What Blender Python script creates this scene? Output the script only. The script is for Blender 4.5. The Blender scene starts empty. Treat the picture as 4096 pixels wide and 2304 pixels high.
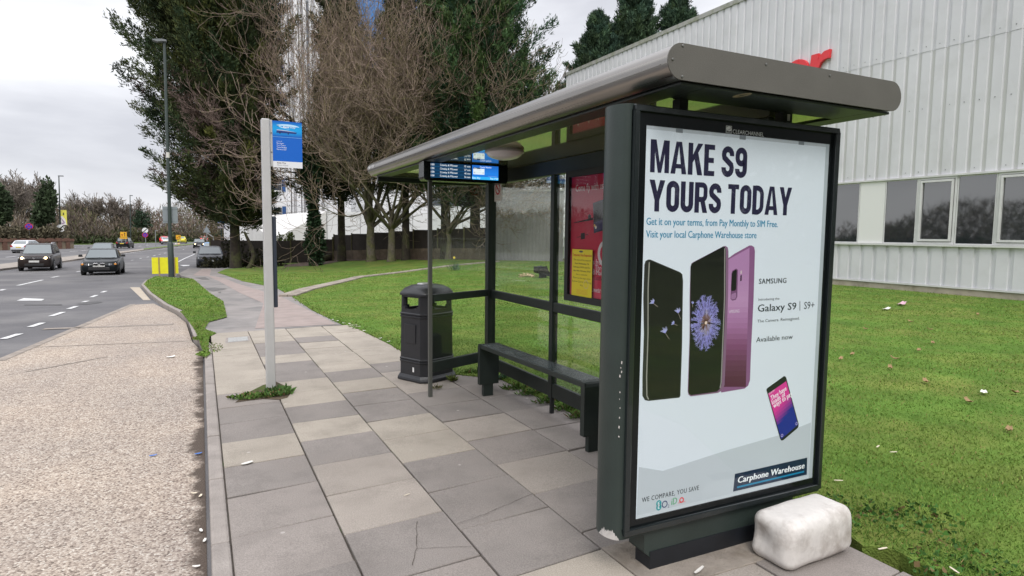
import bpy, bmesh, math, random
import numpy as np
from mathutils import Vector, Matrix
from mathutils.geometry import tessellate_polygon

random.seed(7)
RNG = np.random.default_rng(11)
S = bpy.context.scene
C = S.collection
W, H = 4096, 2304
# ---------------------------------------------------------------- camera
FPX, PITCH, ROLL, YAW, HCAM = 2519.137, 0.0864, 0.0095, 0.4587, 1.5573
_cy, _sy, _cp, _sp = math.cos(YAW), math.sin(YAW), math.cos(PITCH), math.sin(PITCH)
FWD = np.array([_sy*_cp, _cy*_cp, -_sp])
_r = np.array([_cy, -_sy, 0.0]); _u = np.cross(_r, FWD)
RIGHT = math.cos(ROLL)*_r + math.sin(ROLL)*_u
UP = -math.sin(ROLL)*_r + math.cos(ROLL)*_u
EYE = np.array([0, 0, HCAM])
cd = bpy.data.cameras.new('camera'); cam = bpy.data.objects.new('camera', cd); C.objects.link(cam)
cd.sensor_width = 36; cd.sensor_fit = 'HORIZONTAL'; cd.lens = 36*FPX/W
cd.clip_start = 0.05; cd.clip_end = 3000
cam.matrix_world = Matrix(((RIGHT[0], UP[0], -FWD[0], 0), (RIGHT[1], UP[1], -FWD[1], 0), (RIGHT[2], UP[2], -FWD[2], HCAM), (0, 0, 0, 1)))
S.camera = cam


# survey helpers: where the sight line through a photo pixel meets a real plane or the ground
def ray(p): return FWD + RIGHT*((p[0]-W/2)/FPX) - UP*((p[1]-H/2)/FPX)
def onX(p, X): d = ray(p); t = X/d[0]; return Vector((X, t*d[1], HCAM+t*d[2]))
def onY(p, Y): d = ray(p); t = Y/d[1]; return Vector((t*d[0], Y, HCAM+t*d[2]))
def onZ(p, Z): d = ray(p); t = (Z-HCAM)/d[2]; return Vector((t*d[0], t*d[1], Z))
def T(X, Y):
    X = np.asarray(X, float); Y = np.asarray(Y, float)
    z = -0.0255*np.clip(Y-10, 0, 38)-0.004*np.clip(Y-48, 0, 51)
    t = np.clip((X-4)/14, 0, 1)
    return z*(1-t*t*(3-2*t))
def Tf(X, Y): return float(T(X, Y))
def GT(p, off=0.0):
    d = ray(p); t = 1.0
    for i in range(5000):
        P = EYE+d*t
        if P[2] < Tf(P[0], P[1])+off: break
        t *= 1.004
    a, b = t/1.004, t
    for i in range(30):
        m = (a+b)/2; P = EYE+d*m
        if P[2] < Tf(P[0], P[1])+off: b = m
        else: a = m
    return Vector(P)
# crops of the photograph used while measuring -> full pixels
def z1(x, y): return (x*.3882, 700+y*.3882)
def c5(x, y): return (x*.831, 1100+y*.831)
def z2(x, y): return (560+x/4.025, 860+y/4.025)
def a2(x, y): return (900+x*.4831, 400+y*.4831)
def t3(x, y): return (1600+x*.4831, 600+y*.4831)
def r1(x, y): return (2400+x*.5047, 140+y*.5047)
def r2(x, y): return (2350+x*.427, 1800+y*.427)
def r3(x, y): return (1400+x*.427, 500+y*.427)
def c4(x, y): return (1600+x*.5175, 1100+y*.5175)
def c6(x, y): return (800+x*.4658, 1200+y*.4658)
def c7(x, y): return (900+x*.66, 1600+y*.66)
def d5(x, y): return (2300+x*.6211, 350+y*.6211)
def d25(x, y): return (2550+x*.4833, 950+y*.4833)
def d29(x, y): return (2900+x*.3107, 1450+y*.3107)
def s3(x, y): return (1000+x*.1864, 450+y*.1864)
def l8(x, y): return (3200+x*.8312, 1100+y*.8312)

# ---------------------------------------------------------------- materials
MATS = {}
def M(name, col=(.5, .5, .5), rough=.6, metal=0.0, var=0.0, vs=3.0, bump=0.0, bs=40.0, spec=.5, coat=0.0, attr=False,
      emit=0.0, col2=None, c2s=1.0, c2lo=.45, c2hi=.6, bd=.02, detail=5.0):
    if name in MATS: return MATS[name]
    m = bpy.data.materials.new(name); m.use_nodes = True; MATS[name] = m
    nt = m.node_tree; N = nt.nodes; L = nt.links; b = N['Principled BSDF']
    b.inputs['Roughness'].default_value = rough; b.inputs['Metallic'].default_value = metal
    b.inputs['Specular IOR Level'].default_value = spec
    if coat: b.inputs['Coat Weight'].default_value = coat; b.inputs['Coat Roughness'].default_value = .05
    tc = N.new('ShaderNodeTexCoord')
    if attr:
        at = N.new('ShaderNodeAttribute'); at.attribute_name = 'Col'; out = at.outputs['Color']
    else:
        rgb = N.new('ShaderNodeRGB'); rgb.outputs[0].default_value = (*col, 1); out = rgb.outputs[0]
    if col2 is not None:
        n2 = N.new('ShaderNodeTexNoise'); n2.inputs['Scale'].default_value = c2s; n2.inputs['Detail'].default_value = 6; n2.inputs['Roughness'].default_value = .65
        L.new(tc.outputs['Object'], n2.inputs['Vector'])
        r = N.new('ShaderNodeValToRGB'); r.color_ramp.elements[0].position = c2lo; r.color_ramp.elements[1].position = c2hi
        L.new(n2.outputs['Fac'], r.inputs['Fac'])
        mx = N.new('ShaderNodeMix'); mx.data_type = 'RGBA'; L.new(r.outputs['Color'], mx.inputs['Factor'])
        L.new(out, mx.inputs['A']); mx.inputs['B'].default_value = (*col2, 1); out = mx.outputs['Result']
    if var:
        n = N.new('ShaderNodeTexNoise'); n.inputs['Scale'].default_value = vs; n.inputs['Detail'].default_value = detail; n.inputs['Roughness'].default_value = .6
        L.new(tc.outputs['Object'], n.inputs['Vector'])
        mr = N.new('ShaderNodeMapRange'); mr.inputs['From Min'].default_value = .25; mr.inputs['From Max'].default_value = .75
        mr.inputs['To Min'].default_value = 1-var; mr.inputs['To Max'].default_value = 1+var
        L.new(n.outputs['Fac'], mr.inputs['Value'])
        mx = N.new('ShaderNodeMix'); mx.data_type = 'RGBA'; mx.blend_type = 'MULTIPLY'; mx.inputs['Factor'].default_value = 1
        cb = N.new('ShaderNodeCombineColor')
        for k in range(3): L.new(mr.outputs['Result'], cb.inputs[k])
        L.new(out, mx.inputs['A']); L.new(cb.outputs['Color'], mx.inputs['B']); out = mx.outputs['Result']
    L.new(out, b.inputs['Base Color'])
    if bump:
        n = N.new('ShaderNodeTexNoise'); n.inputs['Scale'].default_value = bs; n.inputs['Detail'].default_value = 4
        L.new(tc.outputs['Object'], n.inputs['Vector'])
        bp = N.new('ShaderNodeBump'); bp.inputs['Strength'].default_value = bump; bp.inputs['Distance'].default_value = bd
        L.new(n.outputs['Fac'], bp.inputs['Height']); L.new(bp.outputs['Normal'], b.inputs['Normal'])
    if emit:
        L.new(out, b.inputs['Emission Color']); b.inputs['Emission Strength'].default_value = emit
    return m

def glass_mat(name, tint=(.93, .95, .93), refl=1.0):
    m = bpy.data.materials.new(name); m.use_nodes = True; nt = m.node_tree; N = nt.nodes; L = nt.links
    N.remove(N['Principled BSDF'])
    tr = N.new('ShaderNodeBsdfTransparent'); tr.inputs['Color'].default_value = (*tint, 1)
    gl = N.new('ShaderNodeBsdfGlossy'); gl.inputs['Roughness'].default_value = .015; gl.inputs['Color'].default_value = (refl, refl, refl, 1)
    fr = N.new('ShaderNodeFresnel'); ge = N.new('ShaderNodeNewGeometry'); ma = N.new('ShaderNodeMath'); ma.operation = 'MULTIPLY_ADD'
    ma.inputs[1].default_value = 1/1.5-1.5; ma.inputs[2].default_value = 1.5; L.new(ge.outputs['Backfacing'], ma.inputs[0]); L.new(ma.outputs[0], fr.inputs['IOR'])
    mx = N.new('ShaderNodeMixShader'); L.new(fr.outputs['Fac'], mx.inputs['Fac'])
    L.new(tr.outputs[0], mx.inputs[1]); L.new(gl.outputs[0], mx.inputs[2]); L.new(mx.outputs[0], N['Material Output'].inputs['Surface'])
    MATS[name] = m; return m

# ---------------------------------------------------------------- objects
def link(name, me, parent=None, label=None):
    o = bpy.data.objects.new(name, me); C.objects.link(o)
    if parent is not None:
        o.parent = parent
        if not parent.get('local'): o.matrix_parent_inverse = WI[parent.name]
    WI[o.name] = Matrix.Identity(4) if parent is not None else o.matrix_basis.inverted()
    if label: o['label'] = label
    return o
WI = {}
def tag(o, label, cat, group=None, kind=None):
    o['label'] = label; o['category'] = cat
    if group: o['group'] = group
    if kind: o['kind'] = kind
    return o
def thing(name, label, cat, loc=(0, 0, 0), group=None):
    o = bpy.data.objects.new(name, None); C.objects.link(o); o.location = loc; o.empty_display_size = .2
    WI[o.name] = Matrix.Translation(-Vector(loc))
    return tag(o, label, cat, group)

class MB:
    def __init__(s): s.v = []; s.f = []; s.c = []; s.col = None
    def add(s, vs, fs):
        n = len(s.v); s.v += [tuple(v) for v in vs]; s.f += [tuple(i+n for i in f) for f in fs]
        if s.col is not None: s.c += [s.col]*len(vs)
        return s
    def box(s, x0, x1, y0, y1, z0, z1):
        vs = [(x, y, z) for z in (z0, z1) for y in (y0, y1) for x in (x0, x1)]
        return s.add(vs, [(0, 2, 3, 1), (4, 5, 7, 6), (0, 1, 5, 4), (2, 6, 7, 3), (0, 4, 6, 2), (1, 3, 7, 5)])
    def obox(s, c, ax, ay, az):
        c, ax, ay, az = Vector(c), Vector(ax), Vector(ay), Vector(az)
        vs = [c+ax*i+ay*j+az*k for k in (-1, 1) for j in (-1, 1) for i in (-1, 1)]
        return s.add(vs, [(0, 2, 3, 1), (4, 5, 7, 6), (0, 1, 5, 4), (2, 6, 7, 3), (0, 4, 6, 2), (1, 3, 7, 5)])
    def bar(s, p, q, w, h, up=(0, 0, 1)):
        p, q = Vector(p), Vector(q); d = (q-p); L = d.length; d = d/L
        r = d.cross(Vector(up))
        if r.length < 1e-5: r = d.cross(Vector((1, 0, 0)))
        r.normalize(); u = r.cross(d)
        return s.obox((p+q)/2, r*w/2, d*L/2, u*h/2)
    def tube(s, pts, rad, n=8, cap=True):
        pts = [Vector(p) for p in pts]
        if not hasattr(rad, '__len__'): rad = [rad]*len(pts)
        rings = []; prev = None
        for i, p in enumerate(pts):
            d = (pts[min(i+1, len(pts)-1)]-pts[max(i-1, 0)]).normalized()
            if prev is None:
                r = d.cross(Vector((0, 0, 1)));
                if r.length < .05: r = d.cross(Vector((0, 1, 0)))
            else: r = prev-d*prev.dot(d)
            r.normalize(); prev = r; u = d.cross(r)
            rings.append([p+(r*math.cos(2*math.pi*k/n)+u*math.sin(2*math.pi*k/n))*rad[i] for k in range(n)])
        return s.loft(rings, cap)
    def loft(s, rings, cap=True, close=True):
        n = len(rings[0]); vs = [v for r in rings for v in r]; fs = []
        for i in range(len(rings)-1):
            for k in range(n if close else n-1):
                a, b = i*n+k, i*n+(k+1) % n
                fs.append((a, b, b+n, a+n))
        if cap: fs.append(tuple(range(n-1, -1, -1))); fs.append(tuple(range((len(rings)-1)*n, len(rings)*n)))
        return s.add(vs, fs)
    def lathe(s, c, prof, n=24, axis='z'):
        c = Vector(c); rings = []
        for r, z in prof:
            ring = []
            for k in range(n):
                a = 2*math.pi*k/n; x, y = r*math.cos(a), r*math.sin(a)
                ring.append(c+(Vector((x, y, z)) if axis == 'z' else Vector((z, x, y)) if axis == 'x' else Vector((y, z, x))))
            rings.append(ring)
        return s.loft(rings)
    def prism(s, poly, f0, f1):
        """poly of (a,b); f0,f1 map (a,b)->Vector for both ends"""
        n = len(poly); vs = [f0(a, b) for a, b in poly]+[f1(a, b) for a, b in poly]
        tri = tessellate_polygon([[Vector((a, b, 0)) for a, b in poly]])
        fs = [tuple(t) for t in tri]+[tuple(i+n for i in reversed(t)) for t in tri]
        fs += [(i, (i+1) % n, n+(i+1) % n, n+i) for i in range(n)]
        return s.add(vs, fs)
    def poly(s, pts):
        """flat polygon, possibly concave"""
        pts = [Vector(p) for p in pts]; tri = tessellate_polygon([pts])
        return s.add(pts, [tuple(t) for t in tri])
    def build(s, name, mat, parent=None, smooth=False, bevel=0, seg=2, label=None, recalc=True):
        me = bpy.data.meshes.new(name); me.from_pydata(s.v, [], s.f)
        if s.c:
            ca = me.color_attributes.new('Col', 'FLOAT_COLOR', 'POINT')
            ca.data.foreach_set('color', np.array([(*c[:3], 1) for c in s.c], np.float32).ravel())
        if recalc or bevel:
            bm = bmesh.new(); bm.from_mesh(me)
            if bevel:
                bmesh.ops.remove_doubles(bm, verts=bm.verts, dist=1e-5)
                es = [e for e in bm.edges if len(e.link_faces) == 2 and e.calc_face_angle() > .5]
                bmesh.ops.bevel(bm, geom=es, offset=bevel, segments=seg, affect='EDGES', profile=.5, clamp_overlap=True)
            if recalc: bmesh.ops.recalc_face_normals(bm, faces=bm.faces)
            bm.to_mesh(me); bm.free()
        if smooth:
            me.polygons.foreach_set('use_smooth', [True]*len(me.polygons))
            me.set_sharp_from_angle(angle=math.radians(smooth if smooth is not True else 40))
        for m in (mat if isinstance(mat, (list, tuple)) else [mat]): me.materials.append(m)
        return link(name, me, parent, label)

def npmesh(name, V, F, mat, parent=None, col=None, smooth=False):
    """V (n,3) F (m,k) numpy arrays -> one mesh object, optional vertex colours"""
    me = bpy.data.meshes.new(name); V = np.asarray(V, np.float32); F = np.asarray(F, np.int32)
    me.vertices.add(len(V)); me.vertices.foreach_set('co', V.ravel())
    k = F.shape[1]; me.loops.add(F.size); me.loops.foreach_set('vertex_index', F.ravel())
    me.polygons.add(len(F)); me.polygons.foreach_set('loop_start', np.arange(len(F), dtype=np.int32)*k)
    if smooth: me.polygons.foreach_set('use_smooth', np.ones(len(F), bool))
    if col is not None:
        ca = me.color_attributes.new('Col', 'FLOAT_COLOR', 'POINT')
        c4_ = np.ones((len(V), 4), np.float32); c4_[:, :3] = col; ca.data.foreach_set('color', c4_.ravel())
    me.update(calc_edges=True); me.validate()
    me.materials.append(mat)
    return link(name, me, parent)

# ---------------------------------------------------------------- lettering
_fc = bpy.data.curves.new('lettering', 'FONT'); _fo = bpy.data.objects.new('lettering', _fc)
def glyphs(text, bold=0.0, shear=0.0, spacing=1.0, res=2):
    _fc.body = text; _fc.offset = bold; _fc.shear = shear; _fc.space_character = spacing; _fc.resolution_u = res
    me = bpy.data.meshes.new_from_object(_fo)
    V = np.array([v.co[:2] for v in me.vertices]); F = [tuple(p.vertices) for p in me.polygons]
    bpy.data.meshes.remove(me); return V, F
class Art(MB):
    """flat print on a plane: origin o, u right, v up, n towards the viewer; each layer 0.3 mm proud of the last"""
    def __init__(s, o, u, v, n, step=.0003, base=0):
        super().__init__(); s.o, s.u, s.vv, s.n = Vector(o), Vector(u), Vector(v), Vector(n); s.step = step; s.k = base
    def at(s, a, b, k): return s.o+s.u*a+s.vv*b+s.n*(s.step*k)
    def shape(s, pts, col, k=None):
        k = s.k if k is None else k; s.col = col
        s.poly([s.at(a, b, k) for a, b in pts]); return s
    def rect(s, a0, b0, a1, b1, col, k=None): return s.shape([(a0, b0), (a1, b0), (a1, b1), (a0, b1)], col, k)
    def disc(s, a, b, ra, col, k=None, rb=None, n=20): return s.shape([(a+ra*math.cos(2*math.pi*i/n), b+(rb or ra)*math.sin(2*math.pi*i/n)) for i in range(n)], col, k)
    def ring(s, a, b, r0, r1_, col, k=None, n=24, a0=0, a1=2*math.pi):
        s.col = col; k = s.k if k is None else k
        P = [[(a+r*math.cos(a0+(a1-a0)*i/n), b+r*math.sin(a0+(a1-a0)*i/n)) for i in range(n+1)] for r in (r0, r1_)]
        vs = [s.at(*p, k) for q in P for p in q]
        s.add(vs, [(i, i+1, n+2+i, n+1+i) for i in range(n)]); return s
    def line(s, p, q, w, col, k=None):
        p, q = Vector(p), Vector(q); d = (q-p).normalized(); r = Vector((-d.y, d.x))*w/2
        return s.shape([p-r, q-r, q+r, p+r], col, k)
    def headline(s, t, a, b, w, h, col, k=3):
        adv = sum(LW[c] for c in t)+.1*(len(t)-1); u = w/adv; x = 0
        for i, c in enumerate(t):
            for j, q in enumerate(condensed(c, LW[c]*u, h, .305*u*1.05)): s.shape([(a+x+p[0], b+p[1]) for p in q], col, k+.12*(j % 4))
            x += (LW[c]+.1)*u
        return s
    def text(s, t, a, b, w, h, col, k=None, bold=0.0, shear=0.0, rot=0.0, spacing=1.0, res=2):
        k = s.k if k is None else k; s.col = col
        V, F = glyphs(t, 0.0, shear, spacing, res)
        x0, x1 = V[:, 0].min()-bold, V[:, 0].max()+bold
        sx = (w/(x1-x0)) if w else h/.682; sy = h/.682; c_, s_ = math.cos(rot), math.sin(rot); Y = V[:, 1]*sy
        for i, dx in enumerate((0,) if not bold else (-bold, 0, bold)):      # heavier weights are struck three times
            X = (V[:, 0]+dx-x0)*sx; s.add([s.at(a+x*c_-y*s_, b+x*s_+y*c_, k+.2*i) for x, y in zip(X, Y)], F)
        return s

def strip(pts, s, closed=False):
    P = [Vector(p) for p in pts]; n = len(P); out = []
    for i in range(n):
        a = P[i-1] if (closed or i > 0) else P[i]; b = P[(i+1) % n] if (closed or i < n-1) else P[i]
        d1 = (P[i]-a); d2 = (b-P[i]); d1 = d1.normalized() if d1.length > 1e-9 else d2.normalized(); d2 = d2.normalized() if d2.length > 1e-9 else d1
        t = (d1+d2).normalized(); k = min(1.6, 1/max(.3, t.dot(d1))); nn = Vector((-t.y, t.x))*s/2*k; out.append((P[i]+nn, P[i]-nn))
    m = n if closed else n-1
    return [[out[i][0], out[(i+1) % n][0], out[(i+1) % n][1], out[i][1]] for i in range(m)]
def arc(cx, cy, rx, ry, a0, a1, n=8): return [(cx+rx*math.cos(math.radians(a0+(a1-a0)*i/n)), cy+ry*math.sin(math.radians(a0+(a1-a0)*i/n))) for i in range(n+1)]
LW = dict(M=1.22, A=1.06, K=1.0, E=.74, S=.9, Y=1.04, O=.88, U=.88, R=.92, T=.82, D=.9, **{'9': .88, ' ': .3})
def condensed(ch, w, h, s):
    """heavy condensed capital as a list of convex polygons"""
    r = (w-s)/2; e = s*.84; R = lambda a, b, c, d: [(a, b), (c, b), (c, d), (a, d)]
    if ch == 'T': return [R(0, h-e, w, h), R(w/2-s/2, 0, w/2+s/2, h-e)]
    if ch == 'E': return [R(0, 0, s, h), R(s, 0, w, e), R(s, h-e, w, h), R(s, h*.5-e/2, w*.92, h*.5+e/2)]
    if ch == 'M': return [R(0, 0, s*.92, h), R(w-s*.92, 0, w, h), [(s*.5, h), (s*1.15, h), (w/2+s*.34, 0), (w/2-s*.34, 0)], [(w-s*1.15, h), (w-s*.5, h), (w/2+s*.34, 0), (w/2-s*.34, 0)]]
    if ch == 'A': return [[(0, 0), (s*.98, 0), (w/2+s*.1, h), (w/2-s*.58, h)], [(w-s*.98, 0), (w, 0), (w/2+s*.58, h), (w/2-s*.1, h)], R(w*.27, h*.17, w*.73, h*.17+e*.85)]
    if ch == 'K': return [R(0, 0, s, h), [(s*.9, h*.36), (s*.9, h*.6), (w-s*1.08, h), (w, h)], [(s*1.35, h*.5), (s*1.35+s*.75, h*.72), (w, 0), (w-s*1.1, 0)]]
    if ch == 'Y': return [R(w/2-s/2, 0, w/2+s/2, h*.42), [(0, h), (s*1.06, h), (w/2+s*.42, h*.36), (w/2-s*.5, h*.36)], [(w-s*1.06, h), (w, h), (w/2+s*.5, h*.36), (w/2-s*.42, h*.36)]]
    if ch == 'O': return strip(arc(w/2, h-r-s/2, r, r, 0, 180)+arc(w/2, r+s/2, r, r, 180, 360), s, True)
    if ch == 'U': return strip([(s/2, h)]+arc(w/2, r+s/2, r, r, 180, 360)+[(w-s/2, h)], s)
    if ch == 'D': q = w*.42; return [R(0, 0, s, h)]+strip([(s*.6, h-e/2)]+arc(w-s/2-q, h-e/2-q, q, q, 90, 0)+arc(w-s/2-q, e/2+q, q, q, 0, -90)+[(s*.6, e/2)], s*.92)
    if ch == 'R': q = h*.14; return [R(0, 0, s, h)]+strip([(s*.6, h-e/2)]+arc(w-s/2-q, h-e/2-q, q, q, 90, 0)+arc(w-s/2-q, h*.44+q, q, q, 0, -90)+[(s*.6, h*.44)], s*.88)+[[(w*.4, h*.46), (w*.4+s*.95, h*.5), (w, 0), (w-s*1.04, 0)]]
    if ch == 'S': return strip([(w-s/2, h*.69)]+arc(w/2, h-r-s/2, r, r, 0, 180)+[(s/2, h*.70), (s*.62, h*.62), (w-s*.62, h*.40), (w-s/2, h*.32)]+arc(w/2, r+s/2, r, r, 0, -180)+[(s/2, h*.31)], s)
    if ch == '9': return strip(arc(w/2, h-r-s/2, r, r, 0, 180)+arc(w/2, h*.47+r, r, r, 180, 360), s*.98, True)+strip([(w-s/2, h*.75)]+arc(w/2, r+s/2, r, r, 0, -180)+[(s/2, h*.29)], s)
    return []
PRINT = M('printed_paper', rough=.45, attr=True, spec=.3)
GLASS = glass_mat('clear_glass', refl=.8)
PGLASS = glass_mat('poster_glass', (.97, .98, .98), refl=.45)
# ================================================================ sky and light
SKYX = 6.4
w = bpy.data.worlds.new('World'); S.world = w; w.use_nodes = True
nt = w.node_tree; N = nt.nodes; L = nt.links; bg = N['Background']
SUN_EL, SUN_AZ = math.radians(48), math.radians(200)
sky = N.new('ShaderNodeTexSky'); sky.sky_type = 'NISHITA'; sky.sun_disc = False; sky.sun_elevation = SUN_EL; sky.sun_rotation = SUN_AZ
tc = N.new('ShaderNodeTexCoord'); mp = N.new('ShaderNodeMapping'); mp.inputs['Scale'].default_value = (1, 1, 3.2); mp.inputs['Location'].default_value = (SKYX, .1, -.03)
L.new(tc.outputs['Generated'], mp.inputs['Vector'])
n1 = N.new('ShaderNodeTexNoise'); n1.inputs['Scale'].default_value = 1.9; n1.inputs['Detail'].default_value = 7; n1.inputs['Roughness'].default_value = .5; n1.inputs['Distortion'].default_value = .25
L.new(mp.outputs['Vector'], n1.inputs['Vector'])
cr = N.new('ShaderNodeValToRGB'); e = cr.color_ramp.elements
e[0].position = .37; e[0].color = (5.1, 5.15, 5.55, 1); e[1].position = .62; e[1].color = (8.7, 8.75, 9.0, 1)
m_ = cr.color_ramp.elements.new(.50); m_.color = (6.9, 6.95, 7.3, 1)
L.new(n1.outputs['Fac'], cr.inputs['Fac'])
mx = N.new('ShaderNodeMix'); mx.data_type = 'RGBA'; mx.inputs['Factor'].default_value = .93
# an overcast sky grows brighter towards the zenith
sz = N.new('ShaderNodeSeparateXYZ'); L.new(tc.outputs['Generated'], sz.inputs['Vector'])
gz = N.new('ShaderNodeMapRange'); gz.inputs['From Min'].default_value = .35; gz.inputs['From Max'].default_value = .95; gz.inputs['To Min'].default_value = 1; gz.inputs['To Max'].default_value = 2.3; L.new(sz.outputs['Z'], gz.inputs['Value'])
gc_ = N.new('ShaderNodeCombineColor'); [L.new(gz.outputs['Result'], gc_.inputs[i]) for i in range(3)]
mg = N.new('ShaderNodeMix'); mg.data_type = 'RGBA'; mg.blend_type = 'MULTIPLY'; mg.inputs['Factor'].default_value = 1
L.new(cr.outputs['Color'], mg.inputs['A']); L.new(gc_.outputs['Color'], mg.inputs['B'])
L.new(sky.outputs['Color'], mx.inputs['A']); L.new(mg.outputs['Result'], mx.inputs['B'])
L.new(mx.outputs['Result'], bg.inputs['Color']); bg.inputs['Strength'].default_value = .1
sl = bpy.data.lights.new('sun', 'SUN'); sl.energy = 1.4; sl.angle = math.radians(25); sl.color = (1, .96, .9)
so = bpy.data.objects.new('sun', sl); C.objects.link(so)
so.rotation_euler = (math.pi/2-SUN_EL, 0, math.pi-SUN_AZ)
S.view_settings.view_transform = 'Standard'; S.view_settings.look = 'None'; S.view_settings.gamma = 1; S.view_settings.exposure = .5
S.cycles.max_bounces = 8; S.cycles.transparent_max_bounces = 24; S.cycles.caustics_reflective = False; S.cycles.caustics_refractive = False
S.cycles.use_denoising = True; S.cycles.use_adaptive_sampling = False; S.cycles.sampling_pattern = 'BLUE_NOISE'
S.cycles.sample_clamp_indirect = 6

# ================================================================ ground
def struct(name, mb_or_obj): mb_or_obj['kind'] = 'structure'; return mb_or_obj
def sheet(name, xs, ys, off, mat):
    X, Y = np.meshgrid(xs, ys); V = np.stack([X, Y, T(X, Y)+off], -1).reshape(-1, 3); n = len(xs)
    F = [(j*n+i, j*n+i+1, (j+1)*n+i+1, (j+1)*n+i) for j in range(len(ys)-1) for i in range(n-1)]
    return struct(name, npmesh(name, V, F, mat))
def clip_poly(poly, xs, axis):
    """cut a polygon into strips along axis so that it can follow the ground"""
    out = []
    for a, b in zip(xs[:-1], xs[1:]):
        p = poly
        for lim, sgn in ((a, 1), (b, -1)):
            q = []
            for i in range(len(p)):
                u, v = p[i], p[(i+1) % len(p)]; du, dv = (u[axis]-lim)*sgn, (v[axis]-lim)*sgn
                if du >= 0: q.append(u)
                if du*dv < 0: t = du/(du-dv); q.append(tuple(u[k]+(v[k]-u[k])*t for k in range(2)))
            p = q
            if len(p) < 3: break
        if len(p) >= 3: out.append(p)
    return out
def drape(mb, poly, off, thick=0, cell=3.0):
    """lay a polygon on the terrain at height off; thick > 0 gives it a side wall"""
    poly = [tuple(p[:2]) for p in poly]
    tri = tessellate_polygon([[Vector((a, b, 0)) for a, b in poly]])
    ymin, ymax = min(p[1] for p in poly), max(p[1] for p in poly)
    xmin, xmax = min(p[0] for p in poly), max(p[0] for p in poly)
    ys = sorted({ymin-.01, ymax+.01, *[y for y in (10, 48, 99) if ymin < y < ymax], *np.arange(ymin, ymax, cell).tolist()}) if True else 0
    xs = [xmin-.01]+[x for x in np.arange(4, 18.1, 1.0) if xmin < x < xmax]+[xmax+.01]
    for t in tri:
        for q in clip_poly([poly[i] for i in t], ys, 1):
            for r in clip_poly(q, xs, 0):
                mb.add([(a, b, Tf(a, b)+off) for a, b in r], [tuple(range(len(r)))])
    if thick:
        n = len(poly)
        for i in range(n):
            p, q = poly[i], poly[(i+1) % n]; k = max(1, int(math.dist(p, q)/cell))
            for j in range(k):
                a = [p[m]+(q[m]-p[m])*j/k for m in (0, 1)]; b = [p[m]+(q[m]-p[m])*(j+1)/k for m in (0, 1)]
                za, zb = Tf(*a)+off, Tf(*b)+off
                mb.add([(*a, za), (*b, zb), (*b, zb-thick), (*a, za-thick)], [(0, 1, 2, 3)])
    return mb
def G2(f, pts, off=0): return [tuple(GT(f(*p), off)[:2]) for p in pts]

def grass_mat():
    m = M('lawn_turf', (.10, .185, .03), rough=.9, var=.35, vs=1.6, bump=.8, bs=90, spec=.15, col2=(.165, .2, .045), c2s=.7, c2lo=.42, c2hi=.62)
    return m
TURF = grass_mat()
EARTH = M('bare_earth', (.09, .07, .05), rough=.95, var=.5, vs=6, bump=.6, bs=60, spec=.1, col2=(.07, .1, .025), c2s=2.0)
ASPH = M('asphalt', (.125, .122, .128), rough=.85, var=.16, vs=.5, bump=.35, bs=160, spec=.3, col2=(.165, .16, .16), c2s=.25, c2lo=.45, c2hi=.65)
ASPH2 = M('old_asphalt', (.26, .24, .23), rough=.9, var=.18, vs=2.2, bump=.4, bs=140, spec=.25, col2=(.2, .19, .185), c2s=.8)
PINKT = M('red_tarmac', (.305, .252, .234), rough=.9, var=.15, vs=3, bump=.3, bs=140, spec=.2, col2=(.27, .235, .22), c2s=2.5, c2lo=.5, c2hi=.75)
PAINTW = M('road_paint', (.62, .62, .62), rough=.6, var=.2, vs=8, col2=(.3, .3, .3), c2s=9, c2lo=.52, c2hi=.75)
KERB = M('kerb_concrete', (.285, .256, .236), rough=.9, var=.22, vs=5, bump=.4, bs=90, spec=.25)

# lowest sheet: reaches the horizon
xs = np.concatenate([[-900, -300, -120], np.arange(-60, 4, 8), np.arange(4, 19, 1.5), [25, 60, 150, 400, 900]])
ys = np.concatenate([[-200, -40], np.arange(-8, 48, 3), [48, 60, 75, 99, 130, 200, 400, 1200]])
sheet('ground', xs, ys, -.22, M('rough_ground', (.07, .085, .035), rough=.95, var=.4, vs=.4, bump=.5, bs=8, spec=.1))
# asphalt carriageways as one sheet
farE = G2(z1, [(0, 770), (350, 745), (660, 720), (1190, 715), (1500, 700), (1800, 695), (2140, 690)], -.1)
mb = MB()
road = [(2.6, 100), (2.6, 44.6), (-1.0, 36), (-.6, 9), (.0, 9), (.0, -14), (-40, -14), (-40, 60)]+farE[:4]+[(-7.2, 175), (5, 190), (18, 200), (18, 150), (6, 125)]
drape(mb, road, -.1, cell=6); struct('road', mb.build('road', ASPH))

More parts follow.
